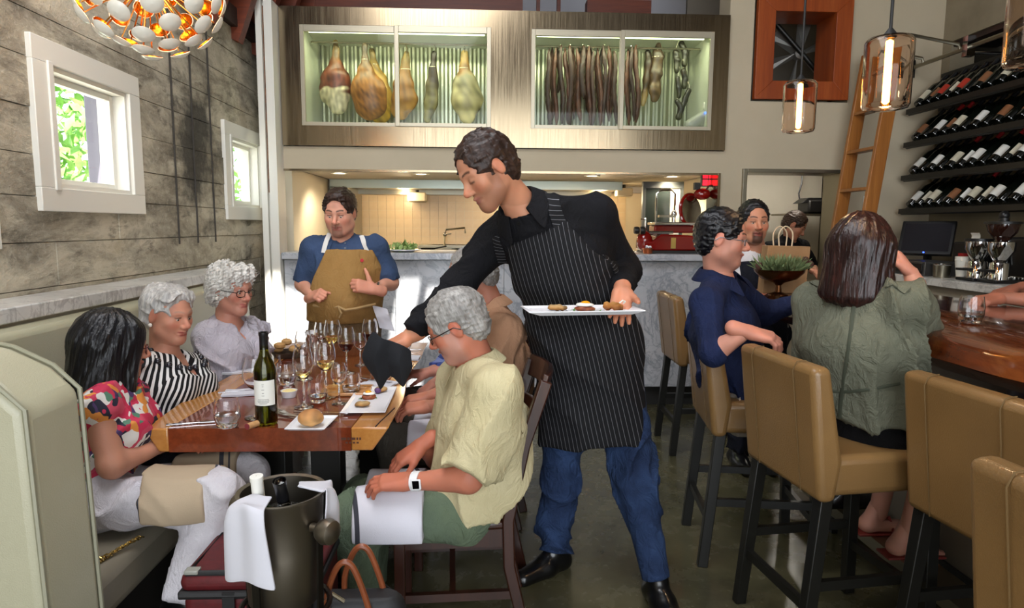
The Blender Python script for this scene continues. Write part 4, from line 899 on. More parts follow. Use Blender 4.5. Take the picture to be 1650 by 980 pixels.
obj('stand', MB().cyl(c-ax_*.02,(c[0]+.06,c[1]+.05,CZ+.03),.03), BPL, ps); obj('stand_base', MB().box((c[0]+.06,c[1]+.05,CZ+.016),(.2,.2,.03)), BPL, ps, bev=.008)
def smooth_pts(P,n=5):
    P=[np.asarray(p,float) for p in P]; P=[2*P[0]-P[1]]+P+[2*P[-1]-P[-2]]; out=[]
    for i in range(1,len(P)-2):
        a,b,c,d=P[i-1:i+3]
        for k in range(n): t=k/n; out.append(.5*(2*b+(c-a)*t+(2*a-5*b+4*c-d)*t*t+(3*b-a-3*c+d)*t**3))
    return out+[P[-2]]
def simple(name, lab, cat, p, parts, grp=None):
    t = thing(name,lab,cat,p,grp)
    for nm,mb,m_,bv in parts: obj(nm,mb,m_,t,bev=bv)
    return t
p=at(1492,437,4.45); simple('cash_drawer','grey metal cash drawer under the till screen','drawer',(3.22,4.62,CZ),[('case',MB().box((3.22,4.62,CZ+.05),(.26,.34,.10)),mat('grey_metal','5a5856',.4,metal=.6),.005),('front',MB().box((3.086,4.62,CZ+.05),(.008,.3,.07)),BPL,.002)])
simple('steel_tin','small round steel container beside the cash drawer','container',(3.15,4.36,CZ),[('body',MB().lathe([(.05,0),(.055,.085),(.05,.085),(.046,.005)],(3.15,4.36,CZ),18),STEEL,0),('rim',MB().lathe([(.055,.083),(.059,.088),(.055,.092)],(3.15,4.36,CZ),18,caps=False),CHROME,0)])
simple('receipt_printer','black receipt printer with a curl of white paper','printer',(3.45,4.45,CZ),[('body',MB().box((3.47,4.43,CZ+.12),(.22,.26,.24)),BPL,.012),('paper',MB().sheet([[(3.39+.03*math.sin(i*.5),4.38+j*.08,CZ+.235+.014*i) for j in range(2)] for i in range(6)],.002),WHITE,0)])
simple('cup_stack','small stack of white paper cups beside the coffee grinder','cups',(3.17,4.2,CZ),[('cup',MB().lathe([(.028,0),(.042,.12),(.038,.12),(.026,.004)],(3.17,4.2,CZ),16),WHITE,0),('lid_stack',MB().lathe([(.043,.12),(.043,.15)],(3.17,4.2,CZ),16),WHITE,.002),('red_tag',MB().box((3.2,4.24,CZ+.16),(.03,.05,.02)),mat('red_capsule','8f1a1e',.35),0)])
for i,(x,y) in enumerate(((3.3,5.18),(3.27,5.07))):
    t=thing('small_bottle','small dark bottle behind the till, '+('farther' if i==0 else 'nearer')+' of two','bottle',(x,y,CZ),'small bottles by the till'); obj('glass', MB().lathe([(.03,0),(.032,.14),(.012,.18),(.012,.23)],(x,y,CZ),14), DGL, t); obj('cap', MB().lathe([(.014,.225),(.014,.255)],(x,y,CZ),12), LAB1, t)
def grinder(x,y,lab,hop):
    K=.74; t=thing('coffee_grinder',lab,'coffee grinder',(x,y,CZ),'coffee grinders'); 
    obj('body', MB().lathe([(.055,0.000),(.055,0.118),(.05,0.126)],(x,y,CZ),20), CHROME, t); obj('dosing_cone', MB().lathe([(.03,0.126),(.075,0.200),(.075,0.252),(.06,0.255)],(x,y,CZ),20), CHROME, t)
    if hop:
        obj('bean_hopper', MB().lathe([(.03,0.255),(.075,0.311),(.09,0.363),(.088,0.370)],(x,y,CZ),20), mat('smoked_hopper','2a1510',.1,coat=.5), t); obj('hopper_lid', MB().lathe([(.10,0.363),(.10,0.377),(.03,0.381),(.03,0.400)],(x,y,CZ),20), BPL, t); obj('knob', MB().ball((x,y,CZ+.415),.03,12), BPL, t)
    else: obj('lid', MB().lathe([(.08,0.252),(.08,0.270)],(x,y,CZ),20), BPL, t)
    obj('portafilter_fork', MB().box((x-.08,y,CZ+.075),(.08,.06,.015)), BPL, t); obj('foot', MB().box((x,y,CZ+.01),(.16,.16,.02)), BPL, t, bev=.005)
grinder(3.2,3.92,'tall chrome coffee grinder with a dark bean hopper',True); grinder(3.18,4.08,'shorter chrome coffee grinder without a hopper beside the tall one',False)
simple('espresso_machine','low black and chrome espresso machine behind the grinders','coffee machine',(3.55,4.03,CZ),[('body',MB().box((3.56,4.02,CZ+.14),(.3,.42,.28)),BPL,.02),('side_panel',MB().prism([(3.40,4.22,CZ+.1),(3.40,4.10,CZ+.1),(3.42,4.12,CZ+.36),(3.42,4.20,CZ+.36)],(-.01,0,0)),CHROME,.002),('drip_tray',MB().box((3.36,4.02,CZ+.02),(.14,.4,.04)),CHROME,.005)])
struct(tag(obj('trim_5', MB().box((3.2,5.39,1.72),(.07,.012,.11)), WHITE, bev=.004),'small white light switch plate behind the ladder','switch'))
# glass tumbler on the bar and others: one builder
TUMB = m_glass('tumbler_glass','ffffff',0.0,1.45); WATER = m_glass('water','fbfdff',0.0,1.33)
def tumbler(p, lab, r=.039, hh=.098, fill=.35, water=True):
    t=thing('water_tumbler',lab,'glass',p,'rounded water tumblers'); p=np.asarray(p,float)
    o_=[(r*.72,0),(r*.86,.006),(r*1.05,hh*.35),(r*1.06,hh*.6),(r*.93,hh)]; i_=[(r*.93-.0018,hh),(r*1.06-.002,hh*.6),(r*1.05-.002,hh*.35),(r*.8,.014),(.001,.012)]
    obj('glass', MB().lathe([(.001,0)]+o_+i_,p,28,caps=False), TUMB, t, smooth=60)
    if water: obj('water', MB().lathe([(.001,.0125),(r*.79,.0145),(r*1.045-.0025,hh*.34),(r*1.05-.0025,hh*fill),(.001,hh*fill)],p,28,caps=False), WATER, t, smooth=60)
    return t
tumbler(atz(1563,521,BZ)+V(0,0,.001),'rounded water tumbler standing alone on the bar',.042,.105,.25)
# things at the far end of the bar
cp=atz(1258,452,BZ); cp=V(*at(1258,455,3.2)); cp[2]=BZ+.001
bw=thing('compote_bowl','footed brass bowl filled with feathery green foliage on the bar','bowl',(1.62,3.42,BZ)); bx,by=at(1256,430,3.42)[0],3.42
obj('bowl', MB().lathe([(.05,0),(.05,.008),(.018,.02),(.014,.055),(.03,.07),(.09,.09),(.125,.125),(.13,.14),(.122,.14),(.085,.1),(.02,.08)],(bx,by,BZ+.001),28,caps=False), mat('dark_brass','5d3a20',.25,metal=.9), bw)
m=MB(); rr=np.random.RandomState(8)
for i in range(520):
    a=rr.rand()*6.28; r0=rr.rand()**.5*.10; c=V(bx+math.cos(a)*r0,by+math.sin(a)*r0,BZ+.13); d=nrm(V(math.cos(a)*r0*9+rr.randn()*.5,math.sin(a)*r0*9+rr.randn()*.5,.75+rr.rand()*.6)); L=.05+.06*rr.rand(); s_=nrm(np.cross(d,rr.randn(3)))*.0035
    m.add([c-s_,c+s_,c+d*L*.6+s_*1.6,c+d*L+V(0,0,-.004),c+d*L*.6-s_*1.6],[(0,1,2,3,4)])
o=obj('foliage',m,mat('grey_green_sprigs','55663f',.7,'7d8f64',40),bw); o['kind']='stuff'
for i,(dx,dz) in enumerate(((.13,.19),(.155,.17),(-.12,.16))): obj('seed_head', MB().ball((bx+dx,by-.02,BZ+dz),(.02,.02,.022),10), mat('brown_seed','4a2f25',.8), bw)
kb=V(at(1262,430,3.56)[0],3.60,BZ); kg=thing('kraft_bag','brown kraft paper carrier bag with twisted handles on the bar','paper bag',kb); KR=mat('kraft_paper','9a7752',.8,'8d6b47',12)
obj('bag', MB().prism([(kb[0]-.12,3.53,BZ+.001),(kb[0]+.12,3.53,BZ+.001),(kb[0]+.135,3.53,BZ+.26),(kb[0]-.105,3.53,BZ+.265)],(0,.08,0)), KR, kg, bev=.003)
for y in (3.535,3.605): obj('handle', MB().tube(smooth_pts([(kb[0]-.04,y,BZ+.255),(kb[0]-.045,y,BZ+.33),(kb[0]-.01,y,BZ+.37),(kb[0]+.03,y,BZ+.335),(kb[0]+.03,y,BZ+.255)]),.004,6), mat('pale_twist','cbb79a',.8), kg)
gl_=thing('folded_spectacles','dark folded spectacles lying at the bar edge','glasses',atz(1243,518,BZ)+V(0,0,.01)); gp=atz(1243,515,BZ)+V(.12,0,.012); gp[0]=max(gp[0],1.62)
obj('rims', MB().tube([gp+V(math.cos(a)*.024,math.sin(a)*.02,0) for a in np.linspace(0,6.28,13)[:-1]],.002,5,closed=True).tube([gp+V(.06+math.cos(a)*.024,math.sin(a)*.02,0) for a in np.linspace(0,6.28,13)[:-1]],.002,5,closed=True), BPL, gl_); obj('temple', MB().cyl(gp+V(-.024,0,.004),gp+V(.07,.03,.006),.002), BPL, gl_)
# pantry shelf
pp=at(1310,338,6.75); ptr=simple('black_printer','black boxy printer on the pantry shelf','printer',pp,[('body',MB().box(pp+V(.1,0,.03),(.42,.25,.14)),BPL,.02),('feed_tray',MB().prism([pp+V(-.18,-.1,.06),pp+V(-.1,-.1,.12),pp+V(.05,-.1,.12),pp+V(.05,-.1,.09)],(0,.2,0)),BPL,.005)])
simple('wall_shelf','thin steel shelf on the pantry wall','shelf',pp-V(0,0,.05),[('board',MB().box(pp+V(.1,.05,-.055),(.9,.32,.02)),STEEL,0),('bracket',MB().box(pp+V(-.1,.18,-.12),(.02,.04,.12)),STEEL,0)])
tag(obj('hanging_cable', MB().tube([at(x,y,7.0) for x,y in ((1293,275),(1292,295),(1287,312),(1289,326))],.008,6), BPL),'loose dark cable hanging on the pantry wall','cable')
simple('wall_camera','small black camera high on the pantry wall','camera',at(1338,299,6.9),[('body',MB().box(at(1338,299,6.9),(.09,.06,.06)),BPL,.01),('lens',MB().cyl(at(1334,299,6.9)-V(.02,.05,0),at(1334,299,6.9),.02),BPL,0)])
# ================================================================= ON THE DINING TABLE
ST_=mat('polished_cutlery','cfcfd2',.12,metal=1.0); CLOTH=mat('white_linen','cbcad2',.85,bump=.12,bscale=300,bdist=.001)
def tp(px,py,dz=.001): p=atz(px,py,TZ); p[2]=TZ+dz; return p
bt=tp(430,683); wb_=thing('open_wine_bottle','open green wine bottle with a white label on the dining table','wine bottle',bt)
n=NT('green_bottle_glass'); n.base('9a9a20'); n.set(rough=.02,trans=1.0,ior=1.45); GGR=n.m
BO=[(.001,.004),(.034,.0),(.038,.006),(.038,.195),(.0345,.215),(.021,.243),(.0152,.265),(.0145,.318),(.016,.32),(.016,.331),(.013,.332)]
obj('glass', MB().lathe(BO+[(x-.003 if x>.006 else x,y) for x,y in [(.0145,.332),(.0175,.265),(.0235,.243),(.037,.213),(.0405,.195),(.0405,.01),(.004,.01)]],bt,28,caps=False), GGR, wb_, smooth=50)
obj('wine', MB().lathe([(.001,.011),(.0372,.011),(.0372,.19),(.001,.19)],bt,24,caps=False), mat('dark_wine_in_bottle','0a0907',.1), wb_)
ang=[-2.5+.05*i*1.9 for i in range(22)]; lv=[];lf=[]
for i in range(19):
    a=math.radians(-150+i*130/18); lv+=[(bt[0]+.0384*math.cos(a),bt[1]+.0384*math.sin(a),bt[2]+.075),(bt[0]+.0384*math.cos(a),bt[1]+.0384*math.sin(a),bt[2]+.165)]
    if i: lf.append((2*i-2,2*i,2*i+1,2*i-1))
la=obj('front_label', MB().add(lv,lf), LAB3, wb_); tx=MB()
for k,(z,w) in enumerate(((.150,.10),(.143,.07),(.131,.12),(.119,.09),(.110,.12),(.096,.5),(.091,.55),(.086,.5),(.081,.35))):
    for i in range(8):
        a0=math.radians(-85)+(-w+2*w*i/8); a1=a0+2*w/8*.8; r_=.0386
        tx.add([(bt[0]+r_*math.cos(a0),bt[1]+r_*math.sin(a0),bt[2]+z),(bt[0]+r_*math.cos(a1),bt[1]+r_*math.sin(a1),bt[2]+z),(bt[0]+r_*math.cos(a1),bt[1]+r_*math.sin(a1),bt[2]+z+.0022),(bt[0]+r_*math.cos(a0),bt[1]+r_*math.sin(a0),bt[2]+z+.0022)],[(0,1,2,3)])
obj('label_print', tx, mat('grey_print','77756f',.7), la); obj('neck_foil', MB().lathe([(.0150,.270),(.0150,.317),(.0165,.32),(.0165,.3325)],bt,20,caps=False), CAPB, wb_)
ck=tp(407,690); t=thing('wine_cork','pulled cork with a red-stained end lying beside the green bottle','cork',ck); obj('stopper', MB().cyl(ck+V(-.01,-.02,.011),ck+V(.012,.022,.011),.011,n=14), mat('cork','c79a68',.85,'b0804f',60), t); obj('stained_end', MB().cyl(ck+V(-.0115,-.0225,.011),ck+V(-.01,-.02,.011),.0108,n=14), mat('wine_stain','7d2c33',.7), t)
WG=m_glass('wine_glass','ffffff',0.0,1.45); 
def wineglass(px,py,hh,r,lab,wine=None,lvl=.3):
    p=tp(px,py); t=thing('wine_glass',lab,'wine glass',p,'stemmed wine glasses on the dining table'); s0=hh*.46
    bo=[(.004,s0),(r*.45,s0+hh*.04),(r*.85,s0+hh*.13),(r,s0+hh*.24),(r*.93,s0+hh*.40),(r*.74,hh)]; bi=[(x-.0014,y+(.002 if i<4 else 0)) for i,(x,y) in enumerate(bo)]
    prof=[(.001,.001),(r*.92,.0008),(r*.94,.002),(r*.3,.006),(.0045,.016),(.0036,s0*.5)]+bo+list(reversed(bi[1:]))+[(.001,s0+.006)]
    obj('glass', MB().lathe(prof,p,26,caps=False), WG, t, smooth=60)
    if wine:
        zs=[(x,y) for x,y in bi[1:4]]; z1=s0+hh*lvl*.9; obj('wine', MB().lathe([(.001,s0+.008)]+[(x-.0012,y) for x,y in zs if y<z1]+[(np.interp(z1,[y for x,y in bi],[x for x,y in bi])-.0012,z1),(.001,z1)],p,24,caps=False), wine, t, smooth=60)
RW=mat('red_wine','2a060b',.05,coat=.5); WW=m_glass('white_wine','f0dc8c',0.0,1.33)
wineglass(526,641,.235,.042,'tall glass of white wine nearest the square plate',WW,.2)
wineglass(547,651,.165,.032,'small stemmed glass nearest the square canape plate',None)
wineglass(414,673,.225,.046,'big empty wine glass standing behind the green bottle',None)
wineglass(490,657,.235,.040,'tall pale glass between bottle and butter dish',WW,.15)
wineglass(491,611,.225,.040,'stemmed glass in front of the woman in white',None)
wineglass(559,602,.225,.042,'glass of red wine in the middle of the table',RW,.22)
wineglass(597,583,.225,.042,'glass of red wine nearest the waiter\'s cloth',RW,.24)
wineglass(537,590,.235,.043,'tall glass of white wine in front of the chef',WW,.2)
wineglass(581,589,.17,.033,'small stemmed glass between the two red wines',None)
wineglass(518,575,.19,.036,'empty stemmed glass at the far end below the chef',None)
tumbler(tp(367,688),'water tumbler nearest the women, beside the knife',.042,.10,.45); tumbler(tp(462,620),'water tumbler behind the butter dish',.040,.098,.4); tumbler(tp(566,636),'water tumbler on the small wooden board',.037,.09,.4); tumbler(tp(512,648),'low tumbler between the tall stemmed glasses',.036,.085,.3); tumbler(tp(440,606),'water tumbler near the bread basket',.038,.095,.4)
p=tp(466,640); t=thing('butter_dish','small white ramekin of butter behind the bottle','dish',p); obj('ramekin', MB().lathe([(.026,0),(.034,.028),(.031,.028),(.024,.012),(.001,.012)],p,24,caps=False), CERAM, t); obj('butter', MB().lathe([(.029,.02),(.028,.026),(.012,.032),(.001,.033)],p,20), mat('butter','e6d391',.4), t)
def plate(corners, z, th, lab, name='square_plate'):
    c=[np.array([q[0],q[1],z]) for q in corners]; t=thing(name,lab,'plate',sum(c)/4); ce=sum(c)/4; m=MB(); vs=[];fs=[]
    rings=[(.80,0),(1.0,th*.8),(1.0,th),(.97,th),(.86,th*.45),(.0,th*.42)]
    for s,h in rings:
        for q in c: vs.append(ce+(q-ce)*s+V(0,0,h))
    for i in range(len(rings)-1):
        for k in range(4): fs.append((i*4+k,i*4+(k+1)%4,(i+1)*4+(k+1)%4,(i+1)*4+k))
    fs.append((3,2,1,0)); obj('dish', m.add(vs,fs), CERAM, t, bev=.002, smooth=30); return t
# bread plate
bp=plate([tp(458,697),tp(523,697),tp(545,675),tp(480,675)],TZ+.001,.012,'small square white bread plate at the near table edge','bread_plate')
c=tp(502,689); br=thing('bread_roll','crusty golden bread roll on the small square plate','bread',c+V(0,0,.008)); F=Field(); F.ell(c+V(0,0,.034),(.045,.04,.03),.01); CRUST=m_vcol('bread_crust',.7,bump=.3)
organic('crust',F,.004,CRUST,br,disp=lumps(.004,70,3),attrs=vcol(((0,'e0b478'),(.5,'d39a5c'),(1,'b97a42')),c[2],c[2]+.065,3))
def cutlery(kind,p,ang,lab,grp=None):
    t=thing(kind,lab,kind,p,grp or 'steel cutlery on the dining table'); d=V(math.cos(ang),math.sin(ang),0); s=V(-d[1],d[0],0); p=np.asarray(p)+V(0,0,.004)
    obj('handle', bent([p-d*.10,p-d*.04,p+d*.01],[.014,.010,.006],.004,s), ST_, t, bev=.001)
    if kind=='knife': obj('blade', bent([p+d*.01,p+d*.07,p+d*.11],[.012,.018,.006],.0025,s), ST_, t)
    else:
        obj('neck', bent([p+d*.01,p+d*.045,p+d*.06],[.006,.02,.024],.003,s), ST_, t)
        for k in (-1.5,-.5,.5,1.5): obj('tine', bent([p+d*.06+s*.0058*k,p+d*.10+s*.0058*k+V(0,0,.003)],.003,.0025,s), ST_, t)
cutlery('knife',tp(318,683),math.radians(15),'table knife lying left of the near tumbler'); cutlery('fork',tp(468,671,.004),math.radians(140),'fork resting behind the bread roll, tines left'); cutlery('fork',tp(478,676,.006),math.radians(150),'second fork crossed beside the bread plate'); cutlery('knife',tp(515,668,.004),math.radians(-8),'table knife lying behind the bread plate'); cutlery('knife',tp(393,634,.008),math.radians(20),'knife on the folded napkin before the striped shirt'); cutlery('fork',tp(603,617,.008),math.radians(-35),'fork on the folded napkin under the black cloth'); cutlery('knife',tp(650,566,.006),math.radians(0),'knife at the far right of the table')
def flatcloth(p,w,d,ang,lab,n=8):
    t=thing('folded_napkin',lab,'napkin',p,'folded white napkins'); c,s=math.cos(ang),math.sin(ang)
    G=[[np.asarray(p)+V((i/n-.5)*w*c-(j/n-.5)*d*s,(i/n-.5)*w*s+(j/n-.5)*d*c,.003+.001*math.sin(i*1.3+j)) for j in range(n+1)] for i in range(n+1)]
    obj('fold', MB().sheet(G,.004), CLOTH, t); G2=[[q+V(0,0,.0045) for q in r[:n//2+1]] for r in G]; obj('upper_fold', MB().sheet(G2,.004), CLOTH, t)
flatcloth(tp(393,634),.16,.12,.2,'folded white napkin before the woman in the striped shirt'); flatcloth(tp(612,620),.15,.12,-.3,'folded white napkin half under the waiter\'s black cloth'); flatcloth(tp(655,578),.14,.13,0,'folded white napkin at the far right edge of the table'); flatcloth(tp(384,600),.13,.11,.2,'folded white napkin before the woman in white')
# canape plate
PC=[tp(548,671),tp(621,670),tp(640,628),tp(578,628)]; pl=plate(PC,TZ+.001,.014,'rectangular white plate of three canapes at the right table edge')
TOAST=m_vcol('toasted_crumb',.75,bump=.3); EGGW=mat('egg_white','ece9df',.3); YOLK=mat('egg_yolk','e09a17',.2); GREEN=mat('chopped_herb','4f7a2a',.6)
def toast(c,r,lab,top=None,seed=1,cat='canape'):
    t=thing('canape',lab,cat,c,'canapes on white plates'); F=Field(); F.ell(np.asarray(c)+V(0,0,.010),(r,r*.8,.011),.004); organic('toast',F,.0035,TOAST,t,disp=lumps(.0025,110,seed),attrs=vcol(((0,'8f5a28'),(.5,'b98647'),(1,'d3b07a')),c[2],c[2]+.022,seed)); return t
def egg(c,lab,s=1.0):
    t=thing('egg_canape',lab,'canape',c,'egg canapes'); c=np.asarray(c); F=Field()
    for i in range(7): a=i*.9; F.ell(c+V(math.cos(a)*.016*s,math.sin(a)*.013*s,.006),(.014*s,.012*s,.008),.006)
    organic('chorizo_hash',F,.004,mat('red_brown_hash','6b2a16',.5,'8f4a22',60),t,disp=lumps(.003,150,4)); F=Field(); F.ell(c+V(0,0,.020),(.026*s,.022*s,.008),.004); organic('egg_white',F,.004,EGGW,t,disp=lumps(.002,90,5)); obj('yolk', MB().ball(c+V(0,0,.026),(.014*s,.012*s,.008),12), YOLK, t)
    m=MB(); 
    for i in range(14): q=c+V(RND.uniform(-.04,.04)*s,RND.uniform(-.025,.0)*s,.003); u=nrm((RND.uniform(-1,1),RND.uniform(-1,1),.3))*.008; w=nrm(np.cross(u,V(0,0,1)))*.004; m.add([q-u,q+w,q+u,q-w],[(0,1,2,3)])
    o=obj('herbs',m,GREEN,t); o['kind']='stuff'
toast(tp(584,658,.008),.030,'round toasted canape at the near end of the rectangular plate',seed=2); egg(tp(594,645,.008),'fried quail egg canape in the middle of the rectangular plate'); t_=toast(tp(614,634,.008),.028,'small potato canape at the far end of the rectangular plate',seed=5); obj('purple_end', MB().ball(tp(609,637,.02),(.014,.014,.012),10), mat('purple_potato','5b3a6e',.6), t_)
simple('serving_board','small wooden board under the tumbler at table centre','board',tp(565,640),[('board',MB().box(tp(560,632,.008),(.20,.16,.014)),HON,.004),('rim',MB().box(tp(560,632,.018),(.16,.012,.006)),HON,.002)])
p=tp(462,575); t=thing('bread_basket','dark basket of small bread pieces at the far left of the table','bread basket',p); obj('basket', MB().lathe([(.06,0),(.085,.03),(.08,.03),(.055,.006),(.001,.006)],p,20,caps=False), mat('dark_wicker','4b3a2c',.8,bump=.5,bscale=120), t)
for i in range(5): obj('bread_piece', MB().ball(p+V(RND.uniform(-.05,.05),RND.uniform(-.04,.04),.035+.01*i),(.03,.025,.02),10), mat('bread_pieces','c49a63',.8,'a97b45',30), t)
p=tp(505,560); t=thing('bud_vase','small clear bottle vase at the far end of the table','vase',p); obj('glass', MB().lathe([(.028,0),(.03,.05),(.02,.07),(.018,.085)],p,18), TUMB, t, smooth=60); obj('stopper', MB().lathe([(.019,.082),(.019,.1)],p,14), CERAM, t)
# ================================================================= ICE BUCKET, BAGS
bc=V(-.535,1.68,.50); IBK=m_steel('pewter_bucket','857d71',.32); ib=thing('ice_bucket','pewter ice bucket with two bottles and white cloths beside the table','ice bucket',(bc[0],bc[1],0))
pr_=[(.088,0),(.094,.008),(.101,.15),(.106,.285),(.115,.297),(.115,.303),(.104,.30),(.098,.15),(.090,.012),(.001,.012)]; obj('bucket', MB().lathe(pr_,bc,40,caps=False), IBK, ib, smooth=50)
for a in (-1.95,-.35,1.3,2.9):
    d=V(math.cos(a),math.sin(a),0); obj('stand_leg', bent([bc+d*.125+V(0,0,-.49),bc+d*.108+V(0,0,0),bc+d*.113+V(0,0,.22)],.022,.006,(-d[1],d[0],0)), mat('dark_pewter','3a3733',.35,metal=.9), ib); obj('rivet', MB().ball(bc+d*.119+V(0,0,.20),.009,8), CHROME, ib)
obj('stand_ring', MB().tube([bc+V(math.cos(a)*.115,math.sin(a)*.115,-.02) for a in np.linspace(0,6.28,29)[:-1]],.008,8,closed=True), mat('dark_pewter','3a3733',.35,metal=.9), ib)
for a in (-.55,2.6):
    d=V(math.cos(a),math.sin(a),0); obj('knob_handle', MB().lathe([(.012,.0),(.012,.02),(.026,.03),(.034,.05),(.03,.07),(.012,.08)],bc+d*.108+V(0,0,.225),18,d), IBK, ib)
ICE=m_glass('ice','f4f8ff',.15,1.31)
m=MB()
for i in range(34):
    a=RND.uniform(0,6.28); r_=RND.uniform(0,.075); m.box(bc+V(math.cos(a)*r_,math.sin(a)*r_,.19+RND.uniform(0,.045)),(.03,.03,.03),rz=a)
o=obj('ice',m,ICE,ib,smooth=0); o['kind']='stuff'
def tilted_bottle(base,tip,name,lab,glassm,foil,foilm):
    base=np.asarray(base);tip=np.asarray(tip); ax=nrm(tip-base); L=np.linalg.norm(tip-base); k=L/.32; t=thing(name,lab,'wine bottle',base); sc_=[(r,h*k) for r,h in BPROF]
    obj('glass', MB().lathe(sc_,base,24,ax), glassm, t, smooth=50); obj('foil', MB().lathe([(.0158,(foil)*k),(.0156,.304*k),(.0168,.307*k),(.0168,.321*k)]+([(.001,.322*k)] if foilm is not CAPB else []),base,20,ax,caps=False), foilm, t); return t,ax,k
bt1,ax1,k1=tilted_bottle(bc+V(-.045,.0,.06),at(413,768,1.64),'chilled_wine_bottle','green bottle with white foil leaning in the ice bucket',mat('green_dark_glass','1d2a0c',.08,coat=.4),.235,LAB3)
bt2,ax2,k2=tilted_bottle(bc+V(.03,.02,.05),at(450,775,1.60),'clear_wine_bottle','open clear wine bottle with black neck foil in the ice bucket',GLASS,.262,CAPB)
s=MB(); b0=bc+V(-.045,0,.06)
TOW=CLOTH
def drape(lab,a0,wid,over,ins,seed,grp='white cloths over the ice bucket'):
    t=thing('white_cloth',lab,'cloth',bc+V(math.cos(a0)*.12,math.sin(a0)*.12,.3),grp); G=[]; n=18
    for j in range(9):
        v=(j/8-.5); a=a0+v*wid/.12*.8; row=[]
        for i in range(n+1):
            s_=i/n*(over+ins)-ins
            if s_<-.0: r_=.118+s_*.75; z=.303+.0+s_*-.12
            else: r_=.128+.004*math.sin(j*1.2+seed)+.022*min(1,s_/.05)*(.4+.3*math.sin(j*.9+seed)); z=.305-max(0,s_-.01)
            aa=a+v*.4*(s_/over if s_>0 else 0); row.append(bc+V(math.cos(aa)*r_,math.sin(aa)*r_,z+.012*math.sin(v*5+seed)*(1 if s_>0 else 0)))
        G.append(row)
    m=MB().sheet(G,.006); o=obj('fold',m,CLOTH,t,smooth=60); sb=o.modifiers.new('soft','SUBSURF'); sb.levels=1; sb.render_levels=1
drape('white cloth hanging over the near left rim of the bucket',math.radians(-118),.135,.215,.07,1); drape('white cloth hanging over the right rim of the bucket',math.radians(8),.10,.12,.10,4)
RED=mat('red_nylon','5a0a11',.6,'4a080d',40,bump=.15,bscale=200); NYL=mat('black_nylon','141416',.6,bump=.15,bscale=200)
cb=thing('cooler_bag','red nylon cooler bag with black piping on the floor beside the booth','bag',(-.69,1.99,0)); x0,x1,y0,y1,zt=-.88,-.50,1.82,2.16,.49
obj('body', MB().bb(x0,x1,y0,y1,.005,zt-.06), RED, cb, bev=.03,seg=3); obj('lid', MB().bb(x0-.005,x1+.005,y0-.005,y1+.005,zt-.058,zt), RED, cb, bev=.025,seg=3)
for yv in (y0-.004,y1+.004): obj('piping', MB().tube([(x0,yv,zt-.06),(x1,yv,zt-.06)],.012,8), NYL, cb)
obj('piping', MB().tube([(x0+.02,y0+.01,zt-.002),(x1-.02,y0+.01,zt-.002),(x1-.02,y1-.01,zt-.002),(x0+.02,y1-.01,zt-.002)],.010,8,closed=True), NYL, cb); obj('zip_band', MB().bb(x0-.008,x1+.008,y0-.008,y1+.008,zt-.075,zt-.05), NYL, cb, bev=.006)
obj('corner_clip', MB().box((x0+.03,y0+.015,zt+.004),(.04,.03,.012)), mat('grey_plastic','8f9088',.35), cb, bev=.003); obj('side_strap', bent([(-.74,y0-.012,zt-.05),(-.74,y0-.012,.02)],.035,.006,(1,0,0)), NYL, cb)
hb=thing('handbag','dark tote bag with looped tan leather handles beside the ice bucket','handbag',(-.40,1.78,0)); LTH=mat('tan_leather_strap','7a3f22',.4,'8a4a2a',20)
F=Field(); F.cap((-.46,1.83,.12),(-.30,1.83,.12),.10,.10,.03,wide=(0,1,0),w=.8); F.cap((-.45,1.83,.36),(-.31,1.83,.36),.085,.085,.06,wide=(0,1,0),w=.6); F.half((0,0,.42),(0,0,1)); organic('body',F,.014,NYL,hb,disp=folds(.008,22,3)); 
for dy,dx in ((-.05,0),(.04,.03)): obj('handle', MB().tube(smooth_pts([(-.45+dx,1.83+dy,.38),(-.445+dx,1.82+dy,.46),(-.41+dx,1.81+dy,.545),(-.375+dx,1.81+dy,.545),(-.345+dx,1.82+dy,.46),(-.325+dx,1.83+dy,.37)]),.009,8), LTH, hb)
obj('clasp', MB().tube([(-.47,1.78,.42),(-.43,1.76,.46),(-.40,1.77,.43)],.006,6), CHROME, hb); obj('red_panel', MB().box((-.40,1.745,.2),(.16,.02,.2)), RED, hb, bev=.008)
# ================================================================= PEOPLE
from mathutils.bvhtree import BVHTree
SKIN = m_vcol('skin',.5,bump=.08,bs=220,spec=.3,sss=.12); SKIN.node_tree.nodes['Principled BSDF'].inputs['Subsurface Scale'].default_value=.008
def m_hair(name, c0, c1, c2, rough=.45, sc_=90):
    n = NT(name); co = n.co('loc',(1,1,.16)); f = n.noise(co,sc_,4,.6,.4); g = n.noise(n.co('loc',(1,1,.35)),18,3)
    col = n.ramp(f,((.3,c0),(.5,c1),(.72,c2))); n.base(n.mix(n.ramp(g,((.35,.5),(.65,0.0))),col,c0)); n.set(rough=rough,spec=.4); n.bump(f,.6,.006); MATS[name]=n.m; return n.m
H_BROWN=m_hair('dark_brown_hair','1b100b','33211a','4a3327'); H_BLACK=m_hair('black_hair','070709','0d0d12','1a1a22',.32); H_GREY=m_hair('salt_grey_hair','6e6a66','9a9793','c4c1bc'); H_WHITE=m_hair('white_hair','a9a49d','d2cec7','efece6',.6); H_SILV=m_hair('silver_hair','8d8a88','bcb9b5','e3e0da'); H_MAH=m_hair('mahogany_hair','12080a','27120f','3d1e1a',.3)
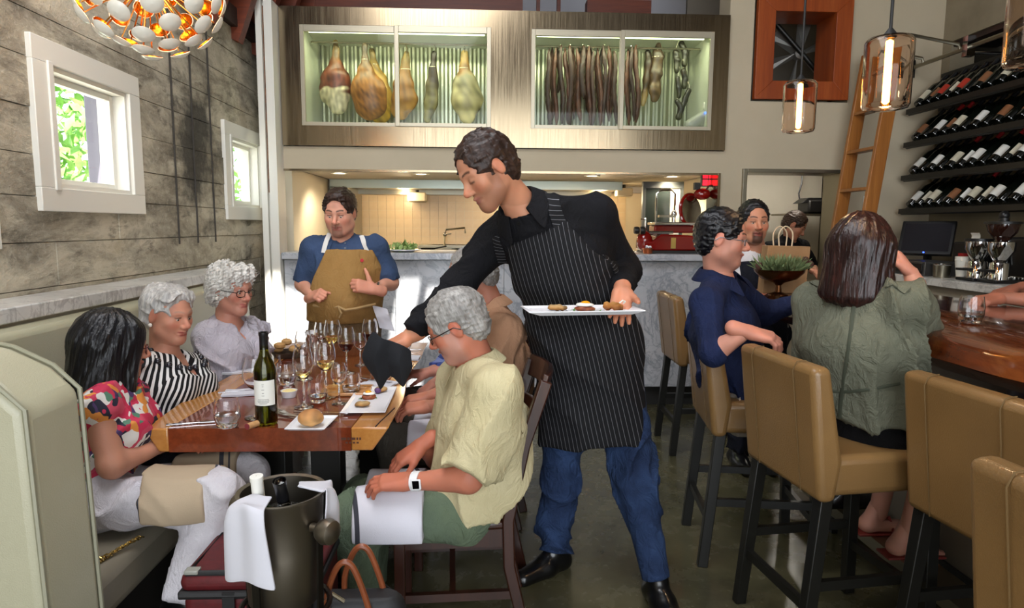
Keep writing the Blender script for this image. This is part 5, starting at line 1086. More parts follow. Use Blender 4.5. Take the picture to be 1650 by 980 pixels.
def m_cloth(name, c, c2=None, rough=.85, bump=.18, sheen=.2):
    n = NT(name); co = n.co('loc'); f = n.noise(co,7,4); n.base(n.ramp(f,((.3,c),(.7,c2 or c)))); n.set(rough=rough,spec=.2)
    w = n.noise(co,420,2); g = n.noise(n.co('loc',(1,1,.6)),17,4,.6,1.6); n.bump(n.math('ADD',n.math('MULTIPLY',w,.12),g),bump*2.6,.03); MATS[name]=n.m; return n.m
def stripes(n, val, period, duty):
    """1 inside the stripe"""
    fr = n.math('FRACT', n.math('DIVIDE', val, period)); return n.math('LESS_THAN', fr, duty)
def sep(n, co):
    s = n.n('ShaderNodeSeparateXYZ'); n.l(co, s.inputs[0]); return s.outputs
def m_striped(name, base, line, period, duty, axis=0, rough=.8, wob=.0, rot=(0,0,0)):
    n = NT(name); co = n.co('loc',(1,1,1),rot); o = sep(n,co)
    v = n.math('ADD', o[axis], n.math('MULTIPLY', n.noise(n.co('loc'),9,2), wob)); n.base(n.mix(stripes(n,v,period,duty),base,line)); n.set(rough=rough,spec=.25); n.bump(n.noise(n.co('loc',(1,1,.5)),14,3,.5,.8),.2,.012); MATS[name]=n.m; return n.m
def frame(f, u):
    f = nrm(f); u = np.asarray(u,float); u = nrm(u-f*np.dot(u,f)); return np.stack([np.cross(f,u),f,u],1)
def setloc(o, f, root):
    me=o.data; P=np.zeros(len(me.vertices)*3,np.float32); me.vertices.foreach_get('co',P); P=P.reshape(-1,3)+rootloc(root); a=me.attributes.new('loc','FLOAT_VECTOR','POINT'); a.data.foreach_set('vector',f(P).astype(np.float32).ravel()); return o
# ---- heads: local x = right, y = face, z = up
def head_mesh(M, c, neck, o):
    s = o.get('scale',1.0); F = Field(); jw=o.get('jaw',1.0); fat=o.get('fat',0.0)
    F.ell((0,-.014,.034),(.076+fat*.3,.094,.082),.02); F.ell((0,.026,.040),(.060,.054,.048),.03); F.ell((0,.026,-.036),(.061*jw+fat,.064,.079),.035)
    F.cap((-.046*jw,.012,-.066),(-.012,.062,-.098),.021+fat*.6,.020,.03); F.cap((.046*jw,.012,-.066),(.012,.062,-.098),.021+fat*.6,.020,.03); F.ell((0,.070,-.098),(.022,.016,.017),.025)
    for x in (-1,1):
        F.ell((x*.041,.058,-.024),(.023,.022,.024),.025); F.cap((x*.010,.086,.021),(x*.041,.071,.021),.009,.009,.018)
        F.ell((x*.031,.103,-.002),(.018,.020,.013),.014,op='s')
        F.ell((x*.030,.0765,-.002),(.0145,.0125,.0125),.006)
    F.cap((0,.084,.012),(0,.108,-.028),.0075,.0115,.014); F.ell((0,.110,-.031),(.0115,.0105,.0095),.008)
    for x in (-1,1): F.ell((x*.012,.098,-.036),(.0085,.011,.008),.006)
    sm=o.get('smile',0.0); F.cap((-.024-.006*sm,.077,-.0625+.007*sm),(0,.0935,-.0600),.0048,.0060,.010); F.cap((.024+.006*sm,.077,-.0625+.007*sm),(0,.0935,-.0600),.0048,.0060,.010); F.cap((-.016,.0825,-.0720+.002*sm),(.016,.0825,-.0720+.002*sm),.0078,.0078,.010)
    F.cap((-.027-.006*sm,.084,-.0662+.009*sm),(0,.1005,-.0665),.0026,.0034,.004,op='s'); F.cap((.027+.006*sm,.084,-.0662+.009*sm),(0,.1005,-.0665),.0026,.0034,.004,op='s')
    for x in (-1,1):
        a=.25; R=np.array([[1,0,0],[0,math.cos(a),math.sin(a)],[0,-math.sin(a),math.cos(a)]]); F.ell((x*.0765,-.008,-.006),(.008,.018,.030),.008,R=R); F.ell((x*.088,-.004,-.004),(.006,.010,.018),.005,R=R,op='s')
    if o.get('open',1): 
        for x in (-1,1): F.ell((x*.0305,.0915,-.003-.002*(o['open']<.8)),(.0145,.011,.0058*o['open']),.002,op='s')
    nl = (M.T@(np.asarray(neck)-np.asarray(c)))/s; F.cap((0,-.022,-.045),nl+V(0,0,.01),.052+fat*.5,.057+fat*.5,.03,wide=(1,0,0),w=1.03)
    P,Q = F.verts(.0036); L = P.copy(); W = (P*s)@M.T+np.asarray(c)
    # colours that belong to the skin itself
    sk=np.array(lin(o['skin'])); C=np.tile(sk,(len(L),1)); x,y,z=np.abs(L[:,0]),L[:,1],L[:,2]
    def mask(cx,cy,cz,rx,ry,rz,soft=.5): d=np.sqrt(((x-cx)/rx)**2+((y-cy)/ry)**2+((z-cz)/rz)**2); return np.clip((1-d)/soft,0,1)[:,None]
    ro=np.clip(sk*np.array([1.05,.72,.68]),0,1)
    for m_ in (mask(.042,.07,-.03,.03,.03,.025)*.55,mask(0,.11,-.03,.02,.02,.02)*.6,mask(.08,0,0,.02,.03,.04)*.5): C=C*(1-m_)+ro*m_
    if o.get('beard'):
        bc,amt=o['beard']; b=np.array(lin(bc)); reg=np.clip((-.038-z+.15*np.clip(x-.03,0,1))/.022,0,1)*np.clip((y+.012)/.03,0,1)*np.clip((z+.135)/.02,0,1); reg=np.maximum(reg,np.clip((.0-z)/.01,0,1)*np.clip((x-.056)/.01,0,1)*np.clip((y+.002)/.01,0,1)*np.clip((.05-y)/.01,0,1))
        if o.get('goatee'): reg=reg*np.clip((.034-x)/.008,0,1)
        reg=(reg*amt)[:,None]; C=C*(1-reg)+b*reg
    lc=np.array(lin(o.get('lips','8f4a44'))); m_=np.maximum(mask(.010,.088,-.0605,.022,.018,.0065,.5),mask(.006,.087,-.0722,.021,.018,.0070,.5))*.75; C=C*(1-m_)+lc*m_
    bro=np.array(lin(o.get('brow','2a1b14'))); zb=.0265+.004*np.sin((x-.012)/.04*3.14); m_=(np.clip(1-np.abs(z-zb)/.0055,0,1)*np.clip((x-.009)/.004,0,1)*np.clip((.050-x)/.006,0,1)*(y>.05))[:,None]; m_=np.clip(m_*1.6,0,1)*o.get('browamt',.9); C=C*(1-m_)+bro*m_
    eye=np.array(lin('3a2a22')); zl=.0035 if o.get('open',1) else -.006; m_=(np.clip(1.4-np.abs(z-zl)/.0034,0,1)*np.clip((x-.015)/.003,0,1)*np.clip((.047-x)/.003,0,1)*(y>.055))[:,None]*.8; C=C*(1-m_)+eye*m_
    return W,Q,C
def face_bits(root, M, c, o):
    s=o.get('scale',1.0)
    def w(p): return np.asarray(c)+M@(np.asarray(p,float)*s)
    if o.get('open',1):
        for x in (-1,1):
            e=obj('eye', MB().ball(w((x*.030,.0762,-.0025)),.0118*s,14), mat('eye_white','cfc8c0',.15), root)
            g=nrm(M@V(x*.0+o.get('gaze',(0,0))[0],1,-.15+o.get('gaze',(0,0))[1])); ce=w((x*.030,.0762,-.0025)); obj('iris', MB().ball(ce+g*.0072*s,.0058*s,10), mat('dark_iris','2b1a10',.1), e)
    if o.get('glasses'):
        col,rx,rz=o['glasses']; gm=mat('frame_'+col,col,.25,metal=.3); m=MB()
        for x in (-1,1):
            m.tube([w((x*.033+rx*math.copysign(abs(math.cos(a))**.6,math.cos(a)),.099-.006*abs(math.cos(a))*(1 if math.cos(a)*x>0 else 0),-.006+rz*math.copysign(abs(math.sin(a))**.6,math.sin(a)))) for a in np.linspace(0,6.283,19)[:-1]],.0017*s,6,closed=True)
        m.tube([w((-.033+rx,.099,.0)),w((0,.103,.002)),w((.033-rx,.099,.0))],.0017*s,6)
        g=obj('eyeglasses',m,gm,root)
        for x in (-1,1): obj('temple', MB().tube([w((x*(.033+rx),.092,.0)),w((x*.083,.05,.002)),w((x*.086,-.005,.004)),w((x*.084,-.025,-.012))],.0018*s,6), gm, g)
        for x in (-1,1): obj('lens', MB().lathe([(.001,0),(rx*.96*s,0)],w((x*.033,.098,-.006)),16,M@V(0,1,0),caps=False), PANE, g)
    if o.get('earring'):
        for x in (-1,1): obj('earring', MB().ball(w((x*.086,-.004,-.042)),.0085*s,10), mat('pearl','e6e0d6',.2), root)
def hair_obj(root, M, c, o, style, material, h=.0042):
    s=o.get('scale',1.0); F=Field(); fat=o.get('fat',0)*.3; ear=True; disp=lumps(.0035,60,3)
    face=lambda top=.0,wd=.070: F.ell((0,.108,-.045+top),(wd,.085,.108),.010,op='s')
    if style in ('short','crop','quiff'):
        v=.008 if style!='crop' else 0
        F.ell((0,-.014,.036),(.085+fat+v*.4,.106+v*.4,.090+v),.02)
        F.ell((0,-.056,-.030),(.071,.054,.062),.03)
        if style=='quiff': F.cap((-.030,.060,.096),(.030,.056,.098),.020,.020,.03)
        face(.026); F.half((0,.030,-.016),(0,.62,-.78)); disp=(lambda P: folds(.006,150,2,(0,.8,.6),.3)(P)+lumps(.0022,170,5)(P))
    elif style=='grey':
        F.ell((0,-.016,.037),(.090,.112,.095),.02); F.ell((0,-.06,-.03),(.072,.055,.06),.03); face(.022); F.half((0,.030,-.026),(0,.55,-.83)); disp=(lambda P: folds(.008,120,4,(0,.8,.5),.25)(P)+lumps(.0025,170,5)(P))
    elif style=='curly':
        F.ell((0,-.026,.036),(.100,.112,.100),.02); F.ell((0,-.05,-.03),(.092,.075,.07),.03); F.cap((-.05,.055,.085),(.05,.055,.085),.034,.034,.03); face(-.006,.066); F.half((0,.02,-.05),(0,.5,-.86)); ear=False; disp=(lambda P: lumps(.012,85,7)(P)+lumps(.008,190,8)(P))
    elif style=='swept':
        F.ell((0,-.03,.040),(.092,.112,.096),.02); F.cap((-.05,.045,.082),(.055,.04,.086),.034,.034,.03); F.ell((0,-.075,-.025),(.075,.05,.06),.03); face(.016,.067); F.half((0,.02,-.045),(0,.5,-.86)); disp=(lambda P: folds(.013,80,12,(.5,-.7,.4),.25)(P)+lumps(.003,150,3)(P))
    elif style in ('long','bob'):
        dn=-.30 if style=='long' else -.155; F.ell((0,-.022,.032),(.099,.117,.107),.02)
        for x in (-1,1): F.cap((x*.062,-.02,.0),(x*(.125 if style=='long' else .086),-.06,dn),.048,.085 if style=='long' else .036,.05); F.cap((x*.05,.045,.06),(x*.085,.045,dn*.75),.036,.030,.04)
        F.cap((0,-.075,.0),(0,-.092,dn-.01),.065,.055,.05,wide=(1,0,0),w=1.5); face(-.004,.060); ear=False; disp=(lambda P: .004*np.abs(np.sin(9*np.arctan2(P[:,0],P[:,1]+.03)+2*np.sin(P[:,2]*9)+1.5*np.sin(P[:,0]*30)))+.0022*np.abs(np.sin(27*np.arctan2(P[:,0],P[:,1]+.03)+np.sin(P[:,2]*14)))+folds(.003,60,6,(0,0,1),.05)(P))
    if ear:
        for x in (-1,1): F.ell((x*.090,-.004,-.012),(.026,.024,.036),.008,op='s')
    P,Q=F.verts(h,disp=disp); 
    W=(P*s)@M.T+np.asarray(c); obj('hair', nmesh('hair',W,Q,{'loc':('FLOAT_VECTOR',P)}), material, root)
# ---- hands: x = to fingertips, y = thumb side, z = back of the hand
def hand(side, wrist, d, dorsal, curl=(.5,.5,.5,.5), thumb=(.7,.5), s=1.0, spread=.06):
    F=Field(); F.cap((-.05,0,0),(0.0,0,0),.028,.025,.02,wide=(0,1,0),w=1.15)
    for y,xb in ((.027,.088),(.009,.092),(-.009,.089),(-.025,.082)): F.cap((.008,y*.6,0),(xb,y,0),.0155,.0115,.014)
    F.cap((.02,.02,-.006),(.075,.018,-.006),.015,.011,.014); F.cap((.02,-.016,-.006),(.07,-.018,-.006),.014,.010,.014)
    for i,(y,xb,L) in enumerate(((.027,.088,.074),(.009,.092,.082),(-.009,.089,.076),(-.025,.082,.060))):
        a=0; p=V(xb,y,0); sp=spread*(1.5-i); c=curl[i]
        for k,(fr,cc,r0,r1) in enumerate(((.46,.85,.0098,.0088),(.31,1.15,.0088,.0078),(.23,.75,.0078,.0066))):
            a+=c*cc; q=p+L*fr*V(math.cos(a)*math.cos(sp),math.cos(a)*math.sin(sp),-math.sin(a)); F.cap(p,q,r0,r1,.004); p=q
    o,c=thumb; p=V(.018,.022,-.006); d1=nrm(V(math.cos(o),math.sin(o),-.30)); q=p+d1*.042; F.cap(p,q,.0165,.0125,.014)
    d2=nrm(V(math.cos(o-c*.6),math.sin(o-c*.6),-.30-c*.3)); r=q+d2*.034; F.cap(q,r,.0115,.0098,.006); d3=nrm(V(math.cos(o-c*1.1),math.sin(o-c*1.1),-.32-c*.4)); F.cap(r,r+d3*.026,.0098,.0075,.005)
    P,Q=F.verts(.0032); d=nrm(d); z=nrm(np.asarray(dorsal)-d*np.dot(dorsal,d)); y=np.cross(z,d)
    if side=='l': y=-y; Q=Q[:,::-1]
    return (P*s)@np.stack([d,y,z],1).T+np.asarray(wrist), Q
# ---- bodies
class Person:
    def __init__(s, label, J, look, base=None, build=1.0):
        s.J={k:np.asarray(v,float) for k,v in J.items()}; s.o=look; s.b=build
        s.root=thing('person',label,'person',base if base is not None else (J['pelvis'][0],J['pelvis'][1],0.0))
        s.sr=nrm(s.J['rs']-s.J['ls']); bf=np.cross(V(0,0,1),s.sr); s.bf=nrm(bf)   # right x ... faces front
        ax=nrm(s.J['neck']-s.J['pelvis']); s.bf=nrm(np.cross(ax,s.sr)); s.ax=ax
        s.R=np.stack([s.sr,s.bf,ax],1); s.M=frame(s.J['fwd'],s.J.get('up',V(0,0,1)))
    def loc(s,P): return (P-s.J['pelvis'])@s.R
    def torso(s,F,i=0.0,low=True,high=True):
        J=s.J; b=s.b; pel,ch,nk=J['pelvis'],J['chest'],J['neck']; mid=(pel+ch)/2+s.bf*s.o.get('slouch',0.0)
        F.cap(pel,mid,.120*b+i,.112*b+i,.06,wide=s.sr,w=1.32); F.cap(mid,ch,.112*b+i,.118*b+i,.06,wide=s.sr,w=1.32); up=ch*.4+nk*.6; F.cap(ch,up,.118*b+i,.075*b+i,.06,wide=s.sr,w=1.45)
        for q in ('ls','rs'): F.cap(nk-s.ax*.035,J[q],.052+i*.6,.056*b+i,.05)
        if s.o.get('belly'): F.ell(mid+s.bf*(.05+s.o['belly']*.5)-s.ax*.02,(.13*b+i,.10+s.o['belly']+i,.15*b+i),.06,R=s.R)
        if s.o.get('bust'):
            for x in (-1,1): F.ell(ch+s.bf*.085+s.sr*x*.075+s.ax*.0,.068+i,.05)
        return F
    def arm(s,F,q,i=0.0,to=1.0,k=.03,r=(.052,.043,.029)):
        """to: 0..1 upper arm, 1..2 forearm"""
        a,e,w=s.J[q+'s'],s.J[q+'e'],s.J[q+'w']
        if to<=1: F.cap(a,a+(e-a)*to,r[0]*s.b+i,(r[0]+(r[1]-r[0])*to)*s.b+i,k,flat=True)
        else: t=to-1; F.cap(a,e,r[0]*s.b+i,r[1]*s.b+i,k); F.cap(e,e+(w-e)*t,r[1]*s.b+i,(r[1]+(r[2]-r[1])*t)+i,k,flat=True)
    def leg(s,F,q,i=0.0,to=2.0,k=.05,r=(.088,.060,.042)):
        a,e,w=s.J[q+'h'],s.J[q+'k'],s.J[q+'a']
        if to<=1: F.cap(a,a+(e-a)*to,r[0]*s.b+i,(r[0]+(r[1]-r[0])*to)*s.b+i,k,flat=True)
        else: t=to-1; F.cap(a,e,r[0]*s.b+i,r[1]*s.b+i,k); F.cap(e,e+(w-e)*t,r[1]*s.b+i,r[1]+(r[2]-r[1])*t+i,k,flat=True)
    def body(s,hands=(),legs=True,arms=True,h=.010,extra=()):
        J=s.J; F=Field(); s.torso(F,-.012); F.cap(J['neck']-s.ax*.03,J['neck']*.5+J['head']*.5,.058,.052,.03)
        if arms:
            for q in 'lr':
                F.cap(J[q+'s'],J[q+'e'],.046*s.b,.039*s.b,.03); F.cap(J[q+'e'],J[q+'w'],.041*s.b,.0275,.02)
        if legs:
            for q in 'lr':
                if q+'k' in J: F.cap(J[q+'h'],J[q+'k'],.078,.052,.05); F.cap(J[q+'k'],J[q+'a'],.050,.036,.03)
        P,Q=F.verts(h); P=relax(P,Q,1); sk=np.array(lin(s.o['skin'])); parts=[(P,Q)]; cols=[np.tile(sk,(len(P),1))]
        W,q,C=head_mesh(s.M,J['head'],J['neck'],s.o); parts.append((W,q)); cols.append(C)
        for hd in hands:
            w,q=hand(*hd); parts.append((w,q)); hc=np.array(lin(s.o['skin']))*np.array([1.0,.9,.87]); cols.append(np.tile(hc,(len(w),1)))
        for pq in extra: parts.append(pq); cols.append(np.tile(sk,(len(pq[0]),1)))
        P,Q=join(parts); C=np.concatenate(cols); C=C*(1+.10*lumps(1,45,3)(P)[:,None]); s.bbvh=BVHTree.FromPolygons([Vector(p_) for p_ in P],[tuple(q_) for q_ in Q.tolist()]); s.body_o=obj('body', nmesh('body',P,Q,{'Col':('FLOAT_COLOR',np.clip(C,0,1))}), SKIN, s.root); face_bits(s.root,s.M,J['head'],s.o)
    def hair(s,style,m): hair_obj(s.root,s.M,s.J['head'],s.o,style,m)
    def wear(s,name,F,m,h=.0085,disp=None,rl=1,locf=None):
        P,Q=F.verts(h,disp=disp); P=relax(P,Q,rl); o=obj(name, nmesh(name,P,Q,{'loc':('FLOAT_VECTOR',(locf or s.loc)(P))}), m, s.root)
        s.last=BVHTree.FromPolygons([Vector(p) for p in P],[tuple(q) for q in Q.tolist()]); return o
    def shirt(s,m,l=1.0,r=1.0,i=.012,amp=.012,freq=26,seed=1,hem=None,open_=.055,name='shirt',extra=None,vneck=0.0):
        F=Field(); s.torso(F,i); s.arm(F,'l',i,l); s.arm(F,'r',i,r)
        if extra: extra(F)
        nk=s.J['neck']; F.cap(nk-s.ax*.02+s.bf*.01,nk+s.ax*.14+s.bf*.06,open_,open_+.01,.012,op='s')
        if vneck: F.cap(nk+s.bf*.10+s.ax*.03,nk+s.bf*.13-s.ax*vneck,open_*.9,.012,.008,op='s')
        if hem is not None: F.half(hem[0],hem[1])
        o_=s.wear(name,F,m,disp=folds(amp*2.3,freq*1.15,seed,s.ax,.7)); s.top=s.last; return o_
    def trousers(s,m,to=1.93,i=.016,amp=.009,freq=24,seed=3,top=.03,name='trousers',r=(.090,.066,.052)):
        F=Field(); J=s.J; F.cap(J['pelvis']-s.ax*.0,J['pelvis']+s.ax*top,.125*s.b+i*.5,.12*s.b+i*.5,.05,wide=s.sr,w=1.28)
        for q in 'lr': s.leg(F,q,i,to,r=r)
        return s.wear(name,F,m,disp=folds(amp*2.0,freq*1.15,seed,(0,0,1),.8))
    def shoe(s,q,d,m,L=.27,nm='shoe'):
        a=s.J[q+'a']; d=nrm(V(d[0],d[1],0)); sd=V(-d[1],d[0],0); g=V(a[0],a[1],s.J.get('ground',V(0,0,0))[2] if 'ground' in s.J else a[2]-.085); F=Field()
        F.cap(g-d*.05+V(0,0,.045),g+d*.05+V(0,0,.05),.042,.045,.03); F.cap(g+d*.05+V(0,0,.042),g+d*(L-.09)+V(0,0,.034),.046,.036,.03,wide=sd,w=1.12); F.cap(g-d*.035+V(0,0,.05),a+V(0,0,.02),.042,.044,.03); F.half(g+V(0,0,.002),(0,0,-1)); s.wear(nm,F,m,h=.008,rl=1)
    def collar(s,m,r=.064,fl=.030,gap=26,hh=.034,op=.045):
        nk=s.J['neck']-s.ax*.012; top=s.J['head']; ax=nrm(nrm(top-nk)*.6+s.ax*.6); f=nrm(s.bf-ax*np.dot(s.bf,ax)); sd=np.cross(f,ax); G=[]
        for a in np.linspace(math.radians(gap),math.radians(360-gap),34):
            ca,sa=math.cos(a),math.sin(a); fr=max(0,ca); d=f*ca+sd*sa; tip=math.exp(-((min(a,2*math.pi-a)-math.radians(gap))/.30)**2)
            G.append([nk+d*(r*.98+.012*fr)-ax*(.004+op*fr), nk+d*(r*.95+.010*fr)+ax*(hh-op*fr), nk+d*(r*1.05+.014*fr)+ax*(hh+.003-op*fr), nk+d*(r*1.18+.02*fr+fl*.4)+ax*(hh*.45-.008-op*fr*1.15), nk+d*(r*1.26+.022*fr+fl*(.7+.5*tip))-ax*(.010+.030*tip+op*fr*1.2)])
        o=obj('collar', MB().sheet(G,.004), m, s.root, smooth=50); sb=o.modifiers.new('soft','SUBSURF'); sb.levels=1; sb.render_levels=2
        return setloc(o, s.loc, s.root)
    def cast(s,px,py,off=.004):
        d=at(px,py,5.0)-V(0,0,CAMZ); r=s.last.ray_cast(Vector((0,0,CAMZ)),Vector(nrm(d)))
        if r[0] is None: return None,None
        return np.array(r[0])+np.array(r[1])*off, np.array(r[1])
    def outer(s,o,d,off=.006):
        """outermost of skin and last garment met from o along d"""
        hs=[h for h in (t.ray_cast(Vector(o),Vector(nrm(d))) for t in (s.bbvh,s.top)) if h[0] is not None]
        h=min(hs,key=lambda h:h[3]); return np.array(h[0])-nrm(d)*off
    def band(s,pts,w,m,name='strap',off=.005,t=.004,sub=4):
        """a strap lying on the last garment along image points"""
        pp=[]
        for i in range(len(pts)-1):
            for k in range(sub): u=k/sub; pp.append((pts[i][0]*(1-u)+pts[i+1][0]*u,pts[i][1]*(1-u)+pts[i+1][1]*u))
        pp.append(pts[-1]); L=[s.cast(*p,off) for p in pp]; L=[q for q in L if q[0] is not None]
        if len(L)<3: return None
        A=np.array([q[0] for q in L]); N=np.array([q[1] for q in L]); A[1:-1]=(A[:-2]+2*A[1:-1]+A[2:])/4; vs=[];fs=[]
        G=[]
        for i in range(len(A)):
            tg=nrm(A[min(i+1,len(A)-1)]-A[max(i-1,0)]); sd=nrm(np.cross(tg,N[i])); G.append([A[i]-sd*w/2,A[i]+N[i]*.002,A[i]+sd*w/2])
        return setloc(obj(name, MB().sheet(G,t), m, s.root, smooth=60), s.loc, s.root)
    def buttons(s,pts,m,r=.006):
        for p in pts:
            q,n=s.cast(*p,.002)
            if q is not None: obj('button', MB().lathe([(r,-.001),(r,.002),(r*.6,.0025)],q,10,n), m, s.root)
# ---------------------------------------------------------------- the waiter
BLK=m_cloth('black_cotton_shirt','0d0d10','131318',.8); DEN=m_cloth('blue_denim','18233d','34496f',.85,.3); 
APR=m_striped('pinstripe_apron_cloth','101013','6f6f74',.0165,.08,0,.8,.002); APRS=m_striped('pinstripe_strap_cloth','101013','6f6f74',.014,.10,2,.8,.0,(0,.5,0))
SHOEB=mat('black_shoe_leather','0c0c0d',.3,coat=.3)
w=Person('tall waiter in black shirt and pinstriped apron leaning over the table',dict(
 pelvis=at(952,565,2.64),chest=at(900,412,2.56),neck=at(838,330,2.50),head=at(785,274,2.41),fwd=(-.74,-.36,-.53),up=(-.42,-.05,.9),
 ls=at(962,345,2.50),rs=at(800,385,2.62),le=at(1004,436,2.66),re=at(738,462,2.60),lw=at(1002,470,2.41),rw=at(655,545,2.46),
 lh=at(998,605,2.62),rh=at(915,605,2.68),lk=at(1026,785,2.52),rk=at(903,775,2.68),la=at(1060,945,2.42),ra=at(893,893,2.70)),
 dict(skin='c58a6c',jaw=1.02,scale=1.08,brow='2a1a12',beard=('5a3a2b',.42),open=0,gaze=(-.1,-.35),lips='a0605a'),build=1.06)
w.body([('l',w.J['lw'],V(-.22,-.80,-.50),V(.1,.5,-.85),(-.05,-.05,-.03,.0),(.5,.2),1.08),('r',w.J['rw'],at(622,560,2.42)-w.J['rw'],V(-.3,-.3,1),(1.25,1.3,1.35,1.4),(.35,.6),1.05)])
w.hair('short',H_BROWN)
w.shirt(BLK,1.92,1.9,.020,.0065,30,2,open_=.058); w.collar(BLK,.070,.036,26,.045,.03)
w.band([(880,298),(888,315),(893,338),(905,372),(918,400)],.05,APRS,'apron_strap'); w.band([(800,380),(803,395),(812,430),(822,460)],.035,APRS,'apron_strap')
w.buttons([(836,360)],mat('black_button','050506',.3))
w.trousers(DEN,1.95,.014,.014,26,5)
w.shoe('r',(-.75,-.55),SHOEB); w.shoe('l',(.15,-1),SHOEB)
F=Field(); w.torso(F,.032); J=w.J
hem=at(955,700,2.60); F.cap(J['pelvis']+w.ax*.04,hem+V(.0,.02,-.02),.160,.178,.06,wide=w.sr,w=1.40,flat=True)
bibt=at(885,362,2.45); F.half(bibt,nrm(w.ax+V(-.1,0,.10))); F.half(J['pelvis']+w.bf*(-.13),-w.bf)
F.half(at(955,392,2.45),nrm(w.sr*-1+w.ax*.50)); F.half(at(815,395,2.5),nrm(w.sr*1+w.ax*.10))
w.wear('apron',F,APR,disp=folds(.014,20,8,w.ax,.3))
w.band([(955,392),(985,425),(1000,450)],.03,APRS,'apron_edge',off=.003)
# ---- the plate he carries
pc=[at(845,502,2.34),at(885,515,2.18),at(1028,495,2.20),at(975,487,2.38)]; zc=pc[0][2]
PZ=at(935,502,2.27)[2]; cen=at(937,505,2.27); dx=nrm(V(1,.12,0))*.205; dy=nrm(V(-.12,1,0))*.085
cp=plate([cen-dx-dy,cen+dx-dy,cen+dx+dy,cen-dx+dy],PZ-.004,.016,'long white plate of canapes held by the waiter','serving_plate')
top=PZ+.004
a_=at(898,500,2.27); a_[2]=top; toast(a_,.034,'toast round at the left end of the waiter\'s plate',seed=11); a_=at(943,498,2.27); a_[2]=top; egg(a_,'egg canape in the middle of the waiter\'s plate',1.25)
a_=at(988,497,2.25); a_[2]=top; t=thing('fried_canape','golden fried morsel at the right end of the waiter\'s plate','canape',a_); F=Field()
for i in range(8): F.ell(a_+V(RND.uniform(-.028,.028),RND.uniform(-.015,.015),.010+RND.uniform(0,.014)),RND.uniform(.010,.016),.006)
organic('crust',F,.004,CRUST,t,disp=lumps(.003,150,2),attrs=vcol(((0,'8a4a1c'),(.5,'b9742c'),(1,'d39a4a')),top,top+.04,6)); obj('onion_curl', MB().tube([a_+V(.02,-.01,.03),a_+V(.03,-.015,.04),a_+V(.04,-.01,.035),a_+V(.036,0,.028)],.003,6), WHITE, t)
# ---- the black cloth in his other hand
t=thing('black_napkin','crumpled black napkin hanging from the waiter\'s hand over the table','napkin',at(625,560,2.42)); BNAP=mat('black_napkin_cloth','0e1016',.9,bump=.2,bscale=200); hp=at(622,556,2.42)
rows=[[(601,532,2.36),(616,546,2.345),(630,549,2.36),(647,556,2.36),(662,564,2.39)],[(590,553,2.36),(609,563,2.33),(627,566,2.355),(645,571,2.34),(662,577,2.38)],[(582,575,2.37),(603,582,2.33),(624,584,2.36),(643,588,2.33),(665,592,2.37)],[(592,594,2.38),(609,604,2.34),(627,594,2.37),(646,603,2.335),(661,600,2.37)],[(606,608,2.39),(613,632,2.36),(629,602,2.38),(651,627,2.345),(656,608,2.37)]]
o=obj('cloth', MB().sheet([[at(*q) for q in r] for r in rows],.008), BNAP, t, smooth=60); sb=o.modifiers.new('soft','SUBSURF'); sb.levels=2; sb.render_levels=2; o.data.attributes.new('crease_edge','FLOAT','EDGE')
for e_ in o.data.attributes['crease_edge'].data: e_.value=.35
# ---------------------------------------------------------------- the chef
BLU=m_cloth('slate_blue_shirt','33435e','3f5172',.85); TANC=m_cloth('tan_canvas_apron','94703f','a07c4a',.85,.2); BRN=m_cloth('brown_waist_apron','6b563b','785f42',.85,.25); STRW=mat('white_strap','d9d7d2',.8)
c=Person('chef in blue shirt and tan bib apron standing behind the table',dict(
 pelvis=at(556,512,4.22),chest=at(556,430,4.22),neck=at(552,385,4.20),head=at(548,342,4.13),fwd=(-.10,-.93,-.26),
 rs=at(506,402,4.20),ls=at(606,400,4.20),re=at(488,458,4.22),le=at(630,456,4.20),rw=at(503,478,4.02),lw=at(602,466,4.0),
 rh=at(535,535,4.22),lh=at(578,535,4.22),rk=V(-1.0,4.18,.50),lk=V(-.82,4.2,.50),ra=V(-1.02,4.2,.09),la=V(-.80,4.22,.09)),
 dict(skin='cf957d',jaw=1.06,fat=.008,scale=1.14,belly=.05,brow='241812',beard=('4d3a33',.6),goatee=True,open=.6,gaze=(0,-.25),lips='a2564f'),build=1.22)
c.body([('r',c.J['rw'],V(.35,-.5,.15),V(-.3,-.6,.6),(1.3,1.35,1.4,1.4),(.5,.7),1.12),('l',c.J['lw'],V(-.75,-.35,.22),V(.2,-.9,.35),(.9,1.0,1.1,1.2),(1.25,.1),1.12)])
c.hair('quiff',H_BROWN); c.shirt(BLU,.98,.98,.016,.007,24,7,vneck=.03,hem=(c.J['pelvis']+V(0,0,.03),(0,0,-1))); c.collar(BLU,.080,.036,26,.04,.03)
c.buttons([(556,392),(556,400)],mat('grey_button','5b6472',.4)); c.band([(531,378),(527,388),(524,398),(522,408)],.028,STRW,'apron_strap',off=.008); c.band([(577,372),(584,385),(590,398),(594,410)],.028,STRW,'apron_strap',off=.008)
c.trousers(BRN,1.95,.02,.008,20,4)
F=Field(); c.torso(F,.040); F.half(at(556,402,4.1),V(0,.1,1)); F.half(c.J['pelvis']+V(0,0,-.015),(0,0,-1)); F.half(c.J['pelvis']+c.bf*.0,-c.bf); F.half(at(520,402,4.0),nrm(c.sr+V(0,0,.45))); F.half(at(596,404,4.0),nrm(-c.sr+V(0,0,.45))); c.wear('bib_apron',F,TANC,disp=folds(.006,22,3,(0,0,1),.5))
p_,n_=c.cast(583,420,.003); obj('red_badge', MB().lathe([(.011,-.001),(.011,.002)],p_,10,n_), mat('red_badge','b3202c',.6), c.root)
